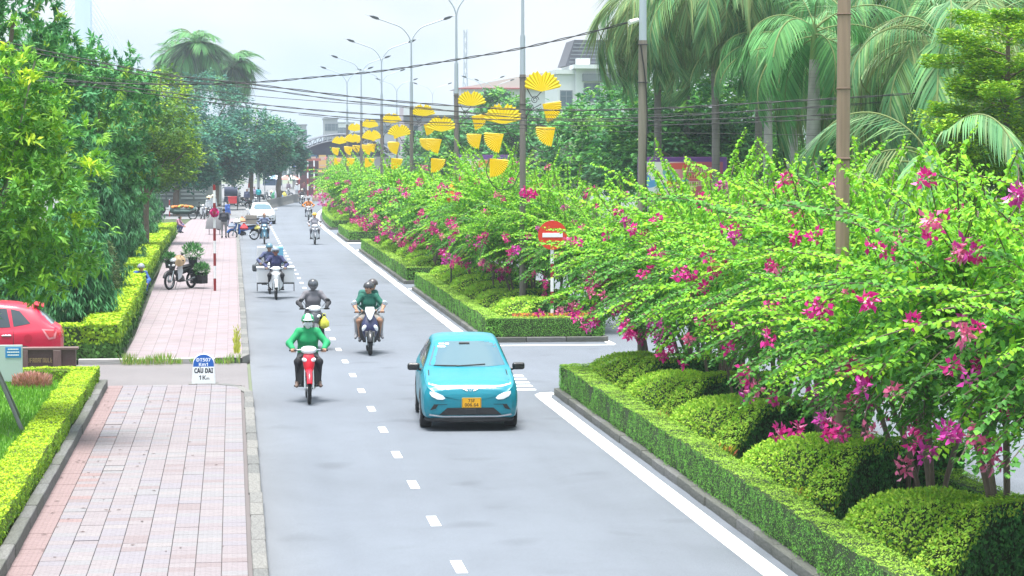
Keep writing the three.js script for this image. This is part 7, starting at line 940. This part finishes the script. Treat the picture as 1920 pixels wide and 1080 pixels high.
// stake truck under the trees
{ const g = gp(338, 402, 0.05), t = thing('stake_truck', 'grey green stake bed truck with a tarpaulin top parked under the trees', 'truck', g, 0.12), TG = M('truck_grey', [0.25, 0.29, 0.27], 0.7), TW = M('truck_rail', [0.55, 0.6, 0.6], 0.7), w = 4.4; mb().box(w, 0.5, 2.0, 0, 0.85, -1.2, null, null, 0.03).to(t, 'bed', TG); for (const y of [1.3, 1.62, 1.9, 2.18]) mb().box(w, 0.13, 0.06, 0, y, -0.2).to(t, 'side_rail', TW); for (const x of [-2.16, -1.1, 0, 1.1, 2.16]) mb().box(0.11, 2.2, 0.1, x, 2.1, -0.14).to(t, 'stake', TG); mb().add(skin([-2.25, 2.25].map((x) => oval((c, s) => [x, 3.15 + (s > 0 ? s * 0.25 : s * 0.5), -1.2 + c * 1.05], 20, 0.7)))).to(t, 'tarpaulin', M('tarpaulin', [0.11, 0.16, 0.14], 0.9)); mb().box(w - 0.1, 1.5, 1.7, 0, 1.75, -1.25).to(t, 'load', M('truck_load', [0.3, 0.34, 0.35], 0.9)); for (const x of [-1.5, 1.4]) for (const z of [-0.35, -2.0]) mb().torus(0.3, 0.1, x, 0.4, z, null, null, 10, 24).to(t, 'wheel', TYRE); mb().box(1.5, 1.9, 2.0, -3.05, 1.5, -1.2, null, null, 0.12).to(t, 'cab', TG); mb().box(0.9, 0.6, 0.04, -3.05, 1.95, -0.18).to(t, 'cab_window', SIDEGLASS); }
// red cargo tricycle with a dark blue hood behind
{ const g = gp(436, 394, 0.05), t = thing('cargo_tricycle', 'red box tricycle on the road edge in front of the dark blue hood', 'tricycle', g), RB = M('red_box', [0.55, 0.02, 0.03], 0.6); mb().box(0.75, 0.55, 1.0, 0, 0.85, 0, null, null, 0.03).to(t, 'box', RB); mb().box(0.8, 0.06, 1.05, 0, 1.14, 0).to(t, 'rim', M('red_rim', [0.6, 0.05, 0.06], 0.5)); for (const s of [-1, 1]) mb().torus(0.28, 0.035, s * 0.42, 0.32, 0.1, [0, PI / 2, 0], null, 8, 24).to(t, 'wheel', TYRE); mb().box(0.5, 0.1, 0.8, 0, 0.5, 0).to(t, 'chassis', MATTE);
  const h = gp(433, 389, 0.05), u = thing('hooded_cart', 'cart with a dark navy hood behind the red box tricycle', 'cart', h); mb().add(skin([-0.6, 0.6].map((x) => oval((c, s) => [x, 1.45 + s * 0.42, -0.5 + c * 0.6], 18, 0.75)))).to(u, 'hood', M('navy_hood', [0.03, 0.04, 0.075], 0.8)); mb().box(1.2, 0.5, 0.9, 0, 0.75, -0.5, null, null, 0.04).to(u, 'body', M('navy_hood', 0)); for (const s of [-1, 1]) mb().torus(0.34, 0.04, s * 0.62, 0.38, -0.5, [0, PI / 2, 0], null, 8, 24).to(u, 'wheel', TYRE); }
// parked motorbikes and more people among the stalls
{ const o = { c1: ['greybike', 0], c2: wh, c3: bk, stand: true }; let first = null; [[398, 424, 0.3, 'grey parked motorbike just beyond the grey covered stand'], [474, 392, 0.8, 'parked motorbike between the dark hooded cart and the white sedan'], [449, 386, -0.6, 'parked motorbike behind the red box tricycle'], [494, 379, 1.2, 'parked motorbike beside the turquoise shirted person'], [535, 371, 1.4, 'parked motorbike behind the low concrete barrier'], [380, 411, 0.2, 'parked motorbike at the corner of the stake truck']].forEach(([px, py, turn, lab]) => { const g = gp(px, py, px < 436 && py > 400 ? 0.146 : 0.02); if (!first) first = makeBike('motorbike', lab, g, turn, o); else copy(first, g, turn, lab); }); }
// umbrellas and canopies
function umbrella(label, px, py, d, r, c1, c2, h) { const p = P(px, py, d), t = thing('umbrella', label, 'umbrella', [p.x, 0.02, p.z]), n = 8, top = p.y + 0.28 * r, c = [[], []]; for (let k = 0; k < n; k++) { const a = k / n * 2 * PI, b = (k + 1) / n * 2 * PI, m = mb(), g = new THREE.BufferGeometry(), e = top - r * 0.42; const A = [Math.cos(a) * r, e, Math.sin(a) * r], B = [Math.cos(b) * r, e, Math.sin(b) * r], M0 = [(A[0] + B[0]) * 0.5 * 1.02, e + 0.05 * r, (A[2] + B[2]) * 0.5 * 1.02], A1 = [A[0] * 0.55, e + r * 0.26, A[2] * 0.55], B1 = [B[0] * 0.55, e + r * 0.26, B[2] * 0.55], O = [0, top, 0]; g.setAttribute('position', new THREE.Float32BufferAttribute([...A, ...M0, ...A1, ...M0, ...B, ...B1, ...A1, ...M0, ...B1, ...A1, ...B1, ...O], 3)); g.computeVertexNormals(); part(t, 'panel', g, k % 2 ? c1 : c2); } mb().bar([0, 0, 0], [0, top + 0.1, 0], 0.025, 0.025, 6).to(t, 'pole', GREY); }
const cl = (k, c) => M('canvas_' + k, c, 0.9, { side: THREE.DoubleSide });
const UW = cl('white', [0.62, 0.63, 0.66]), UR = cl('red', [0.5, 0.2, 0.17]), UB = cl('blue', [0.3, 0.45, 0.6]), UO = cl('orange', [0.55, 0.32, 0.25]), UD = cl('navy', [0.05, 0.09, 0.15]);
umbrella('white and red market umbrella next to the low barrier', 541, 334, 275, 1.5, UW, UR); umbrella('white and pale blue market umbrella left of the white and red one', 517, 333, 285, 1.35, UW, UB); umbrella('orange white umbrella under the trees at the road edge', 428, 328, 250, 1.2, UW, UO);
{ const p = P(512, 317, 300), t = thing('market_canopy', 'wide white market canopy with a red tip and dark blue sides', 'canopy', [p.x, 0.02, p.z]); mb().add(new THREE.ConeGeometry(1.7, 0.7, 4, 1), T(0, p.y + 0.2, 0, 0, PI / 4, 0)).to(t, 'roof', UW); mb().ball(0.28, 0.22, 0.28, 0, p.y + 0.6, 0).to(t, 'tip', UR); mb().box(2.3, p.y - 1.2, 1.8, -0.1, (p.y - 1.2) / 2 + 1.1, 0).to(t, 'side_cloth', UD); for (const s of [-1, 1]) mb().bar([s * 1.1, 0, 0.95], [s * 1.1, p.y, 0.95], 0.04, 0.04, 6).to(t, 'post', GREY); }
{ const p = P(467, 332, 240), t = thing('hanging_sheet', 'white grey sheet hung on a frame above the market people', 'sheet', [p.x, 0.02, p.z]); mb().add(skin([[-0.7, 0.15, -0.1], [-0.35, 0.6, -0.62], [0, 0.64, -0.7], [0.35, 0.6, -0.62], [0.7, 0.15, -0.1]].map(([x, a, b]) => [[x, p.y + a, 0.02], [x, p.y + a, -0.02], [x, p.y + b, -0.06], [x, p.y + b, 0.06]]))).to(t, 'cloth', UW); mb().bar([0, 0, -0.1], [0, p.y + 0.6, -0.1], 0.03, 0.03, 6).to(t, 'post', GREY); }
{ const p = P(484, 270, 245), t = thing('utility_pole', 'pale concrete pole in front of the dark trees beside the market', 'pole', [p.x, 0.02, p.z]); mb().bar([0, 0, 0], [0, p.y, 0], 0.16, 0.11, 10).to(t, 'shaft', M('pale_concrete', [0.36, 0.4, 0.42], 0.9)); mb().box(0.9, 0.1, 0.1, 0, p.y - 0.4, 0).to(t, 'crossarm', GREY); }
for (const [px, w, h, py, lab] of [[392, 16, 60, 300, 'thick pale trunk like gate pillar behind the truck, left of the pair'], [408, 14, 60, 300, 'thinner pale gate pillar behind the truck, right of the pair']]) { const d = 225, p = P(px, 300, d), t = thing('gate_pillar', lab, 'pillar', [p.x, 0.02, p.z]); mb().box(w * d / FOC, 5.0, 0.7, 0, 2.5, 0, null, null, 0.04).to(t, 'shaft', M('pillar_grey', [0.2, 0.22, 0.2], 0.9)); mb().box(w * d / FOC + 0.15, 0.2, 0.85, 0, 5.1, 0).to(t, 'cap', M('pillar_grey', 0)); }
// low barrier of concrete pieces at the bend
{ const a = G(503, 391, 0), b = G(561, 377, 0), t = thing('concrete_barrier', 'row of low grey concrete barriers at the road bend', 'barrier', [a.x, 0, a.z]), n = 9, ang = Math.atan2(b.x - a.x, b.z - a.z); const g = new THREE.ExtrudeGeometry(new THREE.Shape([[-0.22, 0], [0.22, 0], [0.12, 0.3], [0.09, 0.8], [-0.09, 0.8], [-0.12, 0.3]].map((q) => new THREE.Vector2(...q))), { depth: a.distanceTo(b) / n - 0.06, bevelEnabled: false }); for (let k = 0; k < n; k++) { const s = part(t, 'segment', g, k % 3 ? STONE[0] : STONE[2]); s.position.copy(b.clone().sub(a).multiplyScalar(k / n)); s.rotation.y = ang; } }
// goods heaped behind the barrier
{ const R = rng(12); [[515, 366, 'green', [0.03, 0.24, 0.12], 0.4], [527, 370, 'blue', [0.06, 0.22, 0.5], 0.42], [533, 366, 'yellow', [0.5, 0.45, 0.1], 0.3], [502, 371, 'white', [0.6, 0.62, 0.63], 0.4], [521, 362, 'lavender', [0.36, 0.36, 0.45], 0.5], [594, 372, 'brown', [0.28, 0.2, 0.15], 0.5], [597, 379, 'pale', [0.5, 0.48, 0.42], 0.35]].forEach(([px, py, n, c, r]) => { const p = P(px, py, 252), t = thing('goods_heap', 'small ' + n + ' heap of market goods behind the low barrier', 'goods', [p.x, 0.02, p.z]), h = Math.max(0.5, p.y + 0.3); mb().add(loftY([[0, 0, r, r * 0.8], [h * 0.6, 0, r * 0.95, r * 0.75], [h * 0.9, 0, r * 0.6, r * 0.5], [h, 0, r * 0.2, r * 0.2]], 0.85)).to(t, 'sack', M('goods_' + n, c, 0.85)); mb().ball(r * 0.25, r * 0.2, r * 0.25, 0, h, 0).to(t, 'top', M('goods_' + n, 0)); }); }
// dark red gate house with striped barrier posts at the end of the road
{ const p = P(577, 330, 292), t = thing('gate_house', 'dark red barrier gate house with a red roof at the end of the road', 'building', [p.x, 0.02, p.z]); mb().box(2.6, 4.2, 2, 0, 2.1, -1.2).to(t, 'wall', M('gate_red', [0.12, 0.055, 0.06], 0.85)); mb().box(3.2, 0.3, 2.8, 0, 4.3, -1.2).to(t, 'roof', M('gate_roof', [0.4, 0.13, 0.11], 0.8)); mb().box(1.2, 1.0, 0.05, 0.5, 2.9, -0.18).to(t, 'window', SIDEGLASS);
  for (const [px, lab] of [[561, 'left'], [577, 'middle'], [589, 'right']]) { const q = P(px, 330, 285), s = thing('barrier_post', lab === 'left' ? 'red and white barrier post at the left edge of the dark red gate house' : lab === 'middle' ? 'red and white barrier post in front of the gate house middle' : 'red and white barrier post right of the dark red gate house', 'post', [q.x, 0.02, q.z]); let k = 0; for (let y = 0; y < 4.2; y += 0.7, k++) mb().bar([0, y, 0], [0, y + 0.7, 0], 0.085, 0.085, 8).to(s, 'stripe', k % 2 ? WHITE : DRED); } }
{ const p = P(525, 247, 330), t = thing('shed_roof', 'long thin white shed roof above the far trees', 'roof', [p.x, 0.02, p.z]); mb().box(4.8, 0.16, 3, 0, p.y, 0).to(t, 'sheet', WALLW); for (const s of [-1, 1]) mb().bar([s * 2.1, 0, 0], [s * 2.1, p.y, 0], 0.08, 0.08, 6).to(t, 'post', GREY); }
// renderer last
for (const o of scene.children) o.traverse((m) => { if (m.isMesh) { m.castShadow = m.receiveShadow = true; } });
renderer.render(scene, camera);
